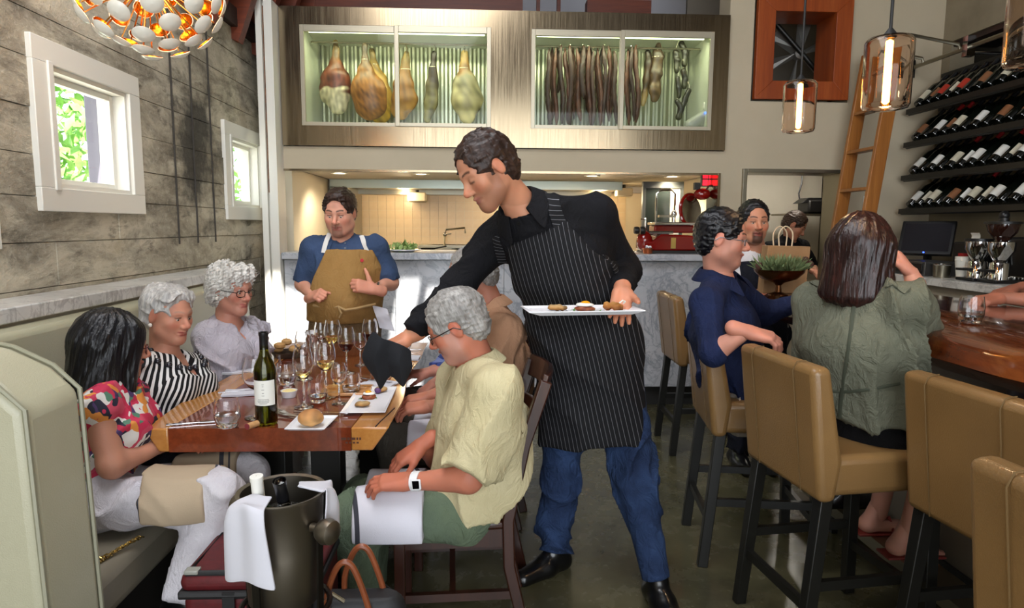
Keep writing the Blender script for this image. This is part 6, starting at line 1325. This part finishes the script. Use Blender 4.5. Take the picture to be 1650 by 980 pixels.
F=Field(); F.cap(c.J['pelvis']+V(0,0,.06),c.J['pelvis']+V(0,0,-.42),.182,.195,.05,wide=c.sr,w=1.25,flat=True); F.half(c.J['pelvis']+V(0,0,.05),(0,0,1)); c.wear('waist_apron',F,BRN,disp=folds(.010,20,9,(0,0,1),.25))
obj('apron_tie', MB().tube([at(x,y,Y) for x,y,Y in ((505,492,4.02),(530,497,3.98),(545,494,3.965),(556,500,3.965),(575,497,3.975),(605,490,4.03))],.009,6).tube([at(545,495,3.96),at(550,505,3.96),at(547,512,3.97)],.007,6), mat('tan_tie','a98a5c',.85), c.root)
G=[[at(600+3*i+8*j,492+i*9+j*2,4.05+.01*math.sin(i*2+j)) for j in range(4)] for i in range(5)]; tw=tag(obj('side_towel', MB().sheet(G,.008), CLOTH),'white side towel tucked into the chef\'s apron','towel')
obj('wristwatch', MB().tube([c.J['lw']+V(math.cos(a)*.012,math.sin(a)*.031,0)+V(.0,0,math.cos(a)*.030)+nrm(c.J['le']-c.J['lw'])*.035 for a in np.linspace(0,6.28,15)[:-1]],.009,8,closed=True), mat('steel_watch','b8b8bb',.25,metal=1.0), c.root)
c.shoe('r',(-.2,-1),SHOEB); c.shoe('l',(.2,-1),SHOEB)
# ---------------------------------------------------------------- woman with long black hair
def m_floral():
    n=NT('floral_print'); co=n.co('loc'); v=n.n('ShaderNodeTexVoronoi'); n.l(n.mix(.12,co,n.n('ShaderNodeTexNoise').outputs['Color']),v.inputs['Vector']); v.inputs['Scale'].default_value=38
    o=sep(n,v.outputs['Color']); n.base(n.ramp(o[0],((0,'c22b4f'),(.2,'d9d5d0'),(.36,'47305f'),(.5,'c4475f'),(.62,'4f7a63'),(.72,'1e1f33'),(.82,'d98a3c'),(.9,'b01f3f')),'CONSTANT')); n.set(rough=.7); n.bump(n.noise(n.co('loc',(1,1,.5)),14,3,.5,.8),.2,.012); return n.m
FLO=m_floral(); WPANT=m_cloth('white_trousers','c2bdc4','d0ccd0',.85,.2)
p=Person('woman with long black hair and floral top on the booth nearest the camera',dict(
 pelvis=at(150,800,2.26),chest=at(172,685,2.30),neck=at(180,612,2.32),head=at(184,556,2.35),fwd=(.78,.60,-.16),
 rs=at(158,662,2.16),ls=at(205,640,2.46),re=at(180,750,2.13),le=at(255,715,2.56),rw=at(262,716,2.32),lw=at(300,690,2.55),
 rh=at(165,812,2.17),lh=at(165,800,2.36),rk=at(355,800,2.14),lk=at(398,765,2.40),ra=at(300,968,2.08),la=at(392,915,2.44)),
 dict(skin='b9836c',glasses=('5a1f22',.024,.017),bust=1,brow='1a1210',open=.8,slouch=-.02),build=1.04)
p.body([('r',p.J['rw'],V(.75,.45,-.02),V(0,-.2,1),(.5,.5,.5,.5),(.5,.3),.95),('l',p.J['lw'],V(.6,-.3,0),V(0,0,1),(.6,.6,.6,.6),(.5,.3),.95)])
p.hair('long',H_BLACK); p.shirt(FLO,.10,.10,.010,.008,26,4,open_=.075,name='floral_top'); p.trousers(WPANT,1.96,.014,.010,20,6,top=.06,r=(.080,.064,.058)); p.shoe('r',(.9,-.2),SHOEB,.24); p.shoe('l',(.9,0),SHOEB,.24)
def lap_napkin(P_, lab, thighs, t0, t1, infl, m, seed, drop=.05, nm='lap_napkin'):
    """a cloth laid over the thighs: the inflated upper side of the lap"""
    t=thing(nm,lab,'napkin',(P_.J['lk']+P_.J['pelvis'])/2,'white napkins on laps'); F=Field()
    for q in thighs:
        a,e=P_.J[q+'h'],P_.J[q+'k']; F.cap(a+(e-a)*t0,a+(e-a)*t1,.088*P_.b+.018+infl,.072*P_.b+.018+infl,.08,flat=True)
    a,e=P_.J['lh'],P_.J['lk']; d=nrm(V(*(e-a)[:2],0)); c0=(P_.J['lh']+P_.J['rh'])/2; F.half(c0+(e-a)*t0,-d); F.half((P_.J['lk']+P_.J['rk'])/2-V(0,0,drop),(0,0,-1))
    PP,Q=F.verts(.009,disp=folds(.010,24,seed)); PP=relax(PP,Q,1); R=np.stack([d,np.cross(V(0,0,1),d),V(0,0,1)],1); obj('cloth', nmesh('cloth',PP,Q,{'loc':('FLOAT_VECTOR',(PP-c0)@R)}), m, t); return t
def m_napk(name,base):
    n=NT(name); o=sep(n,n.co('loc')); a=n.math('ADD',o[0],n.math('MULTIPLY',o[1],.25)); fr=n.math('FRACT',n.math('DIVIDE',a,.27)); s1=n.math('COMPARE',fr,.5); s1.node.inputs[2].default_value=.03; s2=n.math('COMPARE',fr,.60); s2.node.inputs[2].default_value=.012; n.base(n.mix(n.math('MAXIMUM',s1,s2),base,'3a3a42')); n.set(rough=.9); n.bump(n.noise(n.co('loc'),400,2),.15,.004); return n.m
NAPW=m_napk('striped_white_napkin','d3d1da'); NAPB=m_napk('striped_oat_napkin','a8957c')
lap_napkin(p,'oat coloured napkin with dark stripes across the lap of the black-haired woman','lr',.42,.98,.012,NAPB,5)
# ---------------------------------------------------------------- woman in the striped shirt
STR=m_striped('black_white_stripe','dcdad8','141416',.021,.55,0,.75,.012,(0,.35,.5))
p=Person('silver-haired woman in black and white striped shirt with bead necklace',dict(
 pelvis=at(262,720,2.72),chest=at(272,625,2.74),neck=at(264,575,2.76),head=at(272,506,2.74),fwd=(.90,-.36,-.17),up=(.08,0,1),
 rs=at(232,602,2.62),ls=at(308,594,2.90),re=at(248,680,2.56),le=at(345,650,2.86),rw=at(290,668,2.64),lw=at(325,655,2.76),
 rh=at(265,735,2.64),lh=at(275,730,2.80),rk=at(400,735,2.62),lk=at(405,725,2.84),ra=at(400,850,2.62),la=at(405,840,2.84)),
 dict(skin='c48a72',brow='8a7a70',browamt=.5,open=.62,gaze=(.1,-.1),lips='8c1f30',bust=1,earring=1,fat=.004,smile=.6,scale=.96),build=1.06)
p.body([('r',p.J['rw'],V(.75,.15,.05),V(0,-.3,1),(.45,.5,.5,.55),(.6,.3),.95),('l',p.J['lw'],V(.4,-.75,.0),V(0,-.1,1),(.5,.5,.5,.6),(.6,.3),.95)])
p.hair('swept',H_SILV); p.shirt(STR,1.85,1.85,.016,.010,24,4,vneck=.10); p.collar(STR,.088,.05,48,.028,.05); p.trousers(m_cloth('dark_trousers','15151a','1d1d24'),1.9)
nk=p.J['neck']; 
for i in range(15):
    a=math.radians(-105+i*210/14); d=p.sr*math.sin(a)+p.bf*math.cos(a); c_=nk+p.ax*(.030-.075*max(0,math.cos(a))); pos=p.outer(c_+d*.4,-d,.009); obj('necklace_bead', MB().ball(pos,.0135 if abs(i-7)<5 else .011,12), mat('black_pearl_bead','24242b',.2,coat=.5), p.root)
# ---------------------------------------------------------------- woman in white
WHT=m_cloth('white_crinkle_cotton','b9b2bd','c7c1ca',.9,.35)
p=Person('woman with curly white hair, glasses and white blouse at the far end of the booth',dict(
 pelvis=at(362,650,3.25),chest=at(372,565,3.28),neck=at(366,518,3.30),head=at(374,466,3.28),fwd=(.86,-.44,-.12),up=(.05,0,1),
 rs=at(335,543,3.18),ls=at(408,535,3.44),re=at(345,612,3.12),le=at(425,590,3.42),rw=at(388,606,3.16),lw=at(430,612,3.30),
 rh=at(355,665,3.17),lh=at(370,660,3.36),rk=at(465,660,3.17),lk=at(470,655,3.38),ra=at(465,760,3.17),la=at(470,750,3.38)),
 dict(skin='c08672',brow='8f8078',browamt=.4,open=.7,gaze=(.1,-.1),lips='a3484a',glasses=('1c1a1c',.023,.016),smile=1.2,bust=1,earring=1),build=1.0)
p.body([('r',p.J['rw'],V(.75,.1,.0),V(0,-.3,1),(.4,.4,.4,.4),(.6,.3),.95),('l',p.J['lw'],V(.6,-.5,.0),V(0,0,1),(.4,.4,.4,.4),(.6,.3),.95)])
p.hair('curly',H_WHITE); p.shirt(WHT,1.8,1.8,.014,.009,38,5,open_=.064,vneck=.07); p.trousers(m_cloth('pale_trousers','b5b0a8','c0bbb2'),1.9)
# ---------------------------------------------------------------- man in the yellow shirt
YEL=m_cloth('pale_yellow_shirt','c3b78f','cec39d',.8,.2,.3); GRN=m_cloth('sage_trousers','5d6b5a','69775f',.85,.25)
y=Person('grey-haired man in pale yellow shirt seated with his back to the aisle',dict(
 pelvis=at(752,798,2.34),chest=at(778,680,2.32),neck=at(768,578,2.34),head=at(735,524,2.33),fwd=(-.88,.10,-.46),up=(-.30,0,.95),
 ls=at(800,628,2.12),rs=at(738,610,2.52),le=at(755,772,2.08),re=at(705,738,2.54),lw=at(660,776,2.14),rw=at(678,718,2.38),
 lh=at(745,828,2.24),rh=at(740,815,2.44),lk=at(572,838,2.22),rk=at(590,805,2.45),la=at(590,995,2.24),ra=at(598,950,2.48)),
 dict(skin='b9745c',jaw=1.04,fat=.006,scale=1.04,brow='6b625c',beard=('b5aca6',.28),open=.45,glasses=('17171a',.022,.015),belly=.02,slouch=-.05,gaze=(0,-.3)),build=1.16)
y.body([('l',y.J['lw'],V(-.95,.10,-.06),V(.0,-.35,.95),(.35,.4,.45,.5),(.7,.3),1.05),('r',y.J['rw'],V(-.75,-.25,-.45),V(-.3,-.3,.85),(.35,.4,.4,.45),(.5,.3),1.05)])
y.hair('grey',H_GREY)
def loose(F): F.cap(y.J['ls'],y.J['ls']+(y.J['le']-y.J['ls'])*.88,.076,.096,.04,flat=True)
y.shirt(YEL,.9,.9,.020,.009,22,6,extra=loose,hem=((0,0,.475),(0,0,-1))); y.collar(YEL,.070,.032,26); y.trousers(GRN,1.93,.016,.010,20,7,top=.02,r=(.078,.062,.056)); y.shoe('l',(-1,-.1),SHOEB); y.shoe('r',(-1,0),SHOEB)
wd=nrm(y.J['le']-y.J['lw']); wc=y.J['lw']+wd*.028; u_=nrm(np.cross(wd,V(0,0,1))); v_=np.cross(wd,u_); 
wt=obj('wristwatch', MB().sheet([[wc+wd*(.014*k)+(u_*math.cos(a)*.038+v_*math.sin(a)*.031) for k in (-1,0,1)] for a in np.linspace(0,6.4,26)],.004), mat('white_rubber','e2e2e4',.45), y.root)
nn=nrm(-V(.1,.95,-.15)); fc_=wc+V(0,-.041,.004); R=np.stack([wd,nrm(np.cross(nn,wd)),nn],1); wf=obj('watch_case', MB().box(fc_,(.036,.036,.008),R=R), mat('white_rubber','e2e2e4',.45), wt, bev=.004); obj('watch_screen', MB().box(fc_+nn*.0045,(.024,.026,.002),R=R), mat('black_screen','060607',.1), wt)
lap_napkin(y,'white napkin with grey stripes on the yellow-shirted man\'s lap','lr',.34,1.0,.018,NAPW,8,.03)
# ---------------------------------------------------------------- man in the tan shirt
TNS=m_cloth('tan_shirt','a97f62','b58a6c',.85); KHK=m_cloth('khaki_trousers','4a463f','544f47',.85)
p=Person('man in tan shirt half hidden behind the yellow-shirted man',dict(
 pelvis=at(790,715,2.88),chest=at(802,590,2.86),neck=at(788,488,2.86),head=at(762,440,2.86),fwd=(-.92,.1,-.35),up=(-.2,0,.97),
 ls=at(818,535,2.70),rs=at(768,520,3.02),le=at(760,655,2.66),re=at(725,630,3.04),lw=at(690,655,2.70),rw=at(690,640,2.90),
 lh=at(780,725,2.80),rh=at(778,715,2.98),lk=at(640,715,2.78),rk=at(650,700,2.98),la=at(640,835,2.78),ra=at(650,820,2.98)),
 dict(skin='b77a63',fat=.004,brow='5b4a40',open=.6,slouch=-.03),build=1.08)
p.body([('l',p.J['lw'],V(-.95,0,-.1),V(0,-.3,.95),(.5,.5,.5,.5),(.6,.3),1.0),('r',p.J['rw'],V(-.9,-.3,-.05),V(0,-.2,1),(.5,.5,.5,.5),(.6,.3),1.0)]); p.hair('crop',H_GREY); p.shirt(TNS,1.55,1.5,.015,.007,24,3); p.collar(TNS,.068,.03,26); p.trousers(KHK,1.93,seed=4); p.shoe('l',(-1,0),SHOEB); p.shoe('r',(-1,0),SHOEB)
lap_napkin(p,'white napkin on the lap of the man in the tan shirt','lr',.35,.9,.012,NAPW,9,.0)
# ---------------------------------------------------------------- man in blue plaid
def m_plaid():
    n=NT('blue_plaid'); o=sep(n,n.co('loc')); a=stripes(n,o[0],.022,.4); b=stripes(n,o[2],.022,.4); col=n.mix(n.math('MULTIPLY',a,.7),'2b3f86','10183f'); col=n.mix(n.math('MULTIPLY',b,.6),col,'8a96c4'); n.base(col); n.set(rough=.8); return n.m
p=Person('man in blue plaid shirt at the far right of the table, mostly hidden',dict(
 pelvis=at(775,655,3.50),chest=at(782,565,3.48),neck=at(768,490,3.48),head=at(752,446,3.48),fwd=(-.94,-.1,-.25),up=(-.1,0,1),
 ls=at(795,522,3.32),rs=at(750,515,3.64),le=at(738,605,3.28),re=at(720,590,3.66),lw=at(700,618,3.32),rw=at(690,600,3.5),
 lh=at(765,665,3.42),rh=at(768,660,3.6),lk=at(660,655,3.40),rk=at(665,650,3.6),la=at(660,755,3.40),ra=at(665,745,3.6)),
 dict(skin='bf8673',brow='5b4a40',open=.6),build=1.04)
p.body([('l',p.J['lw'],V(-.7,-.2,-.5),V(-.3,-.3,.85),(.6,.6,.6,.6),(.6,.3)),('r',p.J['rw'],V(-.9,-.2,-.05),V(0,-.2,1),(.5,.5,.5,.5),(.6,.3))]); p.hair('crop',H_GREY); p.shirt(m_plaid(),1.7,1.7,.015,.007,24,3); p.trousers(KHK,1.93,seed=9); p.shoe('l',(-1,0),SHOEB); p.shoe('r',(-1,0),SHOEB)
lap_napkin(p,'white napkin on the lap of the man in the plaid shirt','lr',.35,.9,.012,NAPW,11,.0)
# ---------------------------------------------------------------- man in navy at the bar
NAV=m_cloth('navy_shirt','141d3a','1b2649',.8,.25,.3); STONE=m_cloth('stone_trousers','9a8f84','a89d91',.85)
p=Person('man in navy shirt and glasses with one arm over the next stool',dict(
 pelvis=at(1198,648,2.92),chest=at(1168,530,2.92),neck=at(1156,440,2.93),head=at(1163,384,2.90),fwd=(.93,-.36,-.12),up=(.03,0,1),
 rs=at(1138,490,2.72),ls=at(1185,468,3.10),re=at(1150,568,2.56),le=at(1235,505,3.14),rw=at(1203,534,2.50),lw=at(1305,482,3.06),
 rh=at(1205,650,2.83),lh=at(1205,645,3.02),rk=at(1310,655,2.82),lk=at(1310,640,3.05),ra=V(1.66,2.84,.29),la=V(1.68,3.06,.29)),
 dict(skin='c48a76',jaw=1.05,fat=.006,scale=1.05,brow='1d1512',beard=('6b5048',.28),open=.75,glasses=('6f7074',.021,.013),slouch=-.01),build=1.12)
p.body([('r',p.J['rw'],V(.80,-.25,-.18),V(.1,-.35,.9),(.55,.6,.65,.7),(.4,.4),1.08),('l',p.J['lw'],V(.9,0,-.1),V(0,0,1),(.5,.5,.5,.5),(.6,.3),1.0)])
p.hair('short',H_BLACK); p.shirt(NAV,1.9,1.12,.017,.011,26,12,hem=((0,0,.765),(0,0,-1))); p.collar(NAV,.074,.036,26,.04); p.trousers(STONE,1.9,top=.02); p.shoe('r',(1,0),SHOEB); p.shoe('l',(1,0),SHOEB)
# ---------------------------------------------------------------- woman in the olive jacket
def bare_foot(a):
    F=Field(); F.cap((a[0]-.045,a[1],a[2]-.05),(a[0]+.10,a[1],a[2]-.058),.028,.026,.02,wide=(0,1,0),w=1.25); F.cap((a[0]-.05,a[1],a[2]-.05),(a[0],a[1],a[2]+.04),.028,.034,.03)
    for k in range(5): F.cap((a[0]+.10,a[1]-.026+.013*k,a[2]-.064),(a[0]+.14-.006*abs(k-1),a[1]-.028+.014*k,a[2]-.068),.010,.008,.004)
    F.half((0,0,a[2]-.078),(0,0,-1)); return F.verts(.0055)
OLV=m_cloth('olive_field_jacket','626455','707262',.85,.3); BSK=m_cloth('black_skirt','08080a','0c0c0f')
p=Person('woman with straight brown hair in olive jacket seen from behind',dict(
 pelvis=at(1402,690,2.26),chest=at(1378,555,2.24),neck=at(1380,462,2.26),head=at(1388,402,2.28),fwd=(.62,.77,-.10),
 rs=at(1455,488,2.12),ls=at(1308,485,2.42),re=at(1490,532,2.34),le=at(1298,600,2.44),rw=at(1468,440,2.42),lw=at(1350,640,2.58),
 rh=at(1430,700,2.20),lh=at(1385,690,2.36),rk=V(1.74,2.36,.72),lk=V(1.72,2.56,.72),ra=V(1.715,2.44,.27),la=V(1.715,2.64,.27)),
 dict(skin='c58d78',brow='2a1b14',open=.8,slouch=-.0),build=1.03)
p.body([('r',p.J['rw'],V(-.35,.35,.75),V(.6,-.5,.2),(.6,.7,.8,.9),(.4,.4),.95),('l',p.J['lw'],V(.8,.4,0),V(0,0,1),(.5,.5,.5,.5),(.6,.3),.95)],extra=[bare_foot(p.J[q+'a']) for q in 'lr'])
p.hair('bob',H_MAH)
def jk(F): F.cap(p.J['pelvis']+p.ax*.12,p.J['pelvis']-p.ax*.02,.142,.158,.06,wide=p.sr,w=1.3,flat=True)
p.shirt(OLV,1.5,1.32,.022,.012,24,14,name='jacket',extra=jk,hem=((0,0,.815),(0,0,-1))); p.collar(OLV,.072,.03,30)
SE=mat('olive_seam','3c4133',.8); p.band([(1385,450),(1375,500),(1368,560),(1358,620),(1352,690)],.012,SE,'back_seam',off=.002,t=.002); p.band([(1320,628),(1360,632),(1400,628),(1450,618)],.010,SE,'waist_seam',off=.002,t=.002); p.band([(1310,455),(1330,462),(1345,458)],.03,OLV,'epaulette',off=.004); p.band([(1430,455),(1448,462),(1462,470)],.03,OLV,'epaulette',off=.004)
p.trousers(BSK,.95,.02,.005,20,5,top=.05,name='skirt')
for q in 'lr':
    a=p.J[q+'a']
    sd=obj('sandal', MB().box((a[0]+.02,a[1],a[2]-.081),(.24,.085,.010)), mat('red_sandal','7d2a22',.5), p.root, bev=.003); obj('sandal_strap', MB().tube([(a[0]+.05,a[1]-.04,a[2]-.07),(a[0]+.05,a[1],a[2]-.018),(a[0]+.05,a[1]+.04,a[2]-.07)],.007,6), mat('red_sandal','7d2a22',.5), sd)
bw_=nrm(p.J['re']-p.J['rw']); bcn=p.J['rw']+bw_*.05; u_=nrm(np.cross(bw_,V(1,0,0))); v_=np.cross(bw_,u_); obj('bracelet', MB().tube([bcn+(u_*math.cos(a)+v_*math.sin(a))*.037 for a in np.linspace(0,6.28,17)[:-1]],.003,6,closed=True), CHROME, p.root)
# ---------------------------------------------------------------- bartender in waistcoat
WSH=m_cloth('white_dress_shirt','d2d0d4','dcdadd',.8,.12); VST=m_cloth('dark_waistcoat','14161f','1b1e2a',.8)
p=Person('bartender with goatee in white shirt and dark waistcoat behind the bar end',dict(
 pelvis=at(1222,525,3.90),chest=at(1222,450,3.90),neck=at(1216,402,3.90),head=at(1214,358,3.87),fwd=(-.06,-.99,-.02),
 rs=at(1180,420,3.92),ls=at(1262,418,3.92),re=at(1178,480,3.95),le=at(1275,480,3.95),rw=at(1205,470,3.78),lw=at(1240,470,3.78),
 rh=at(1208,545,3.9),lh=at(1240,545,3.9),rk=V(1.60,3.9,.5),lk=V(1.76,3.9,.5),ra=V(1.60,3.92,.09),la=V(1.76,3.92,.09)),
 dict(skin='bd8468',brow='120d0b',beard=('1a1311',.85),goatee=True,open=.6,scale=1.04),build=1.02)
p.body([('r',p.J['rw'],V(.6,-.6,0),V(0,-.2,1),(.5,.5,.5,.5),(.6,.3)),('l',p.J['lw'],V(-.6,-.6,0),V(0,-.2,1),(.5,.5,.5,.5),(.6,.3))]); p.hair('short',H_BLACK); p.shirt(WSH,1.9,1.9,.012,.006,26,3); p.collar(WSH,.064,.03,24); 
F=Field(); p.torso(F,.022); F.half(p.J['neck']-p.ax*.06,p.ax); F.cap(p.J['neck']+p.bf*.12+p.ax*.08,p.J['chest']+p.bf*.15-p.ax*.03,.085,.012,.01,op='s'); F.half(p.J['ls']-p.sr*-.015,nrm(-p.sr)); F.half(p.J['rs']-p.sr*.015,nrm(p.sr)); p.wear('waistcoat',F,VST)
p.trousers(VST,1.95); p.shoe('r',(0,-1),SHOEB); p.shoe('l',(0,-1),SHOEB)
# ---------------------------------------------------------------- cook in the pantry
p=Person('cook in black shirt looking down in the pantry doorway',dict(
 pelvis=V(2.86,6.35,1.0),chest=at(1268,412,6.3),neck=at(1272,385,6.28),head=at(1280,363,6.22),fwd=(.72,-.40,-.55),up=(.3,-.1,.9),
 rs=at(1240,400,6.15),ls=at(1292,398,6.45),re=at(1238,440,6.05),le=at(1310,430,6.5),rw=at(1270,440,6.0),lw=at(1315,440,6.3),
 rh=V(2.80,6.3,.95),lh=V(2.92,6.45,.95),rk=V(2.82,6.3,.5),lk=V(2.95,6.45,.5),ra=V(2.80,6.33,.09),la=V(2.93,6.47,.09)),
 dict(skin='b5816a',brow='1d1512',open=.5,scale=1.05),build=1.0)
p.body([('r',p.J['rw'],V(.6,-.5,-.2),V(0,-.2,1),(.5,.5,.5,.5),(.6,.3)),('l',p.J['lw'],V(.3,-.6,-.2),V(0,-.2,1),(.5,.5,.5,.5),(.6,.3))]); p.hair('short',H_BROWN); p.shirt(BLK,1.2,1.2,.014,.007,24,3); p.trousers(VST,1.95); p.shoe('r',(.6,-.6),SHOEB); p.shoe('l',(.6,-.6),SHOEB)
# ---------------------------------------------------------------- barman whose arm reaches in from the right
hw=at(1612,480,3.0)
p=Person('person in black at the right edge with a bare forearm resting on the bar',dict(
 pelvis=V(2.98,2.9,1.0),chest=V(2.95,2.92,1.30),neck=V(2.92,2.92,1.50),head=V(2.88,2.9,1.64),fwd=(-.95,-.2,-.1),
 ls=V(2.90,2.74,1.43),rs=V(2.94,3.10,1.43),le=at(1690,486,2.92),re=V(2.92,3.2,1.16),lw=hw,rw=V(2.7,3.2,1.2),
 lh=V(2.98,2.82,.95),rh=V(2.98,2.98,.95),lk=V(2.96,2.82,.5),rk=V(2.96,2.98,.5),la=V(2.98,2.82,.09),ra=V(2.98,2.98,.09)),
 dict(skin='a86e58',brow='1d1512',open=.8),build=1.05)
p.body([('l',p.J['lw'],V(-.92,-.1,-.12),V(.0,-.35,.9),(.55,.6,.6,.6),(.45,.3),1.05),('r',p.J['rw'],V(-.9,0,-.2),V(0,0,1),(.5,.5,.5,.5),(.6,.3))]); p.hair('short',H_BLACK); p.shirt(BLK,1.1,1.1,.014,.007,24,3); p.trousers(VST,1.95); p.shoe('r',(-1,0),SHOEB); p.shoe('l',(-1,0),SHOEB)
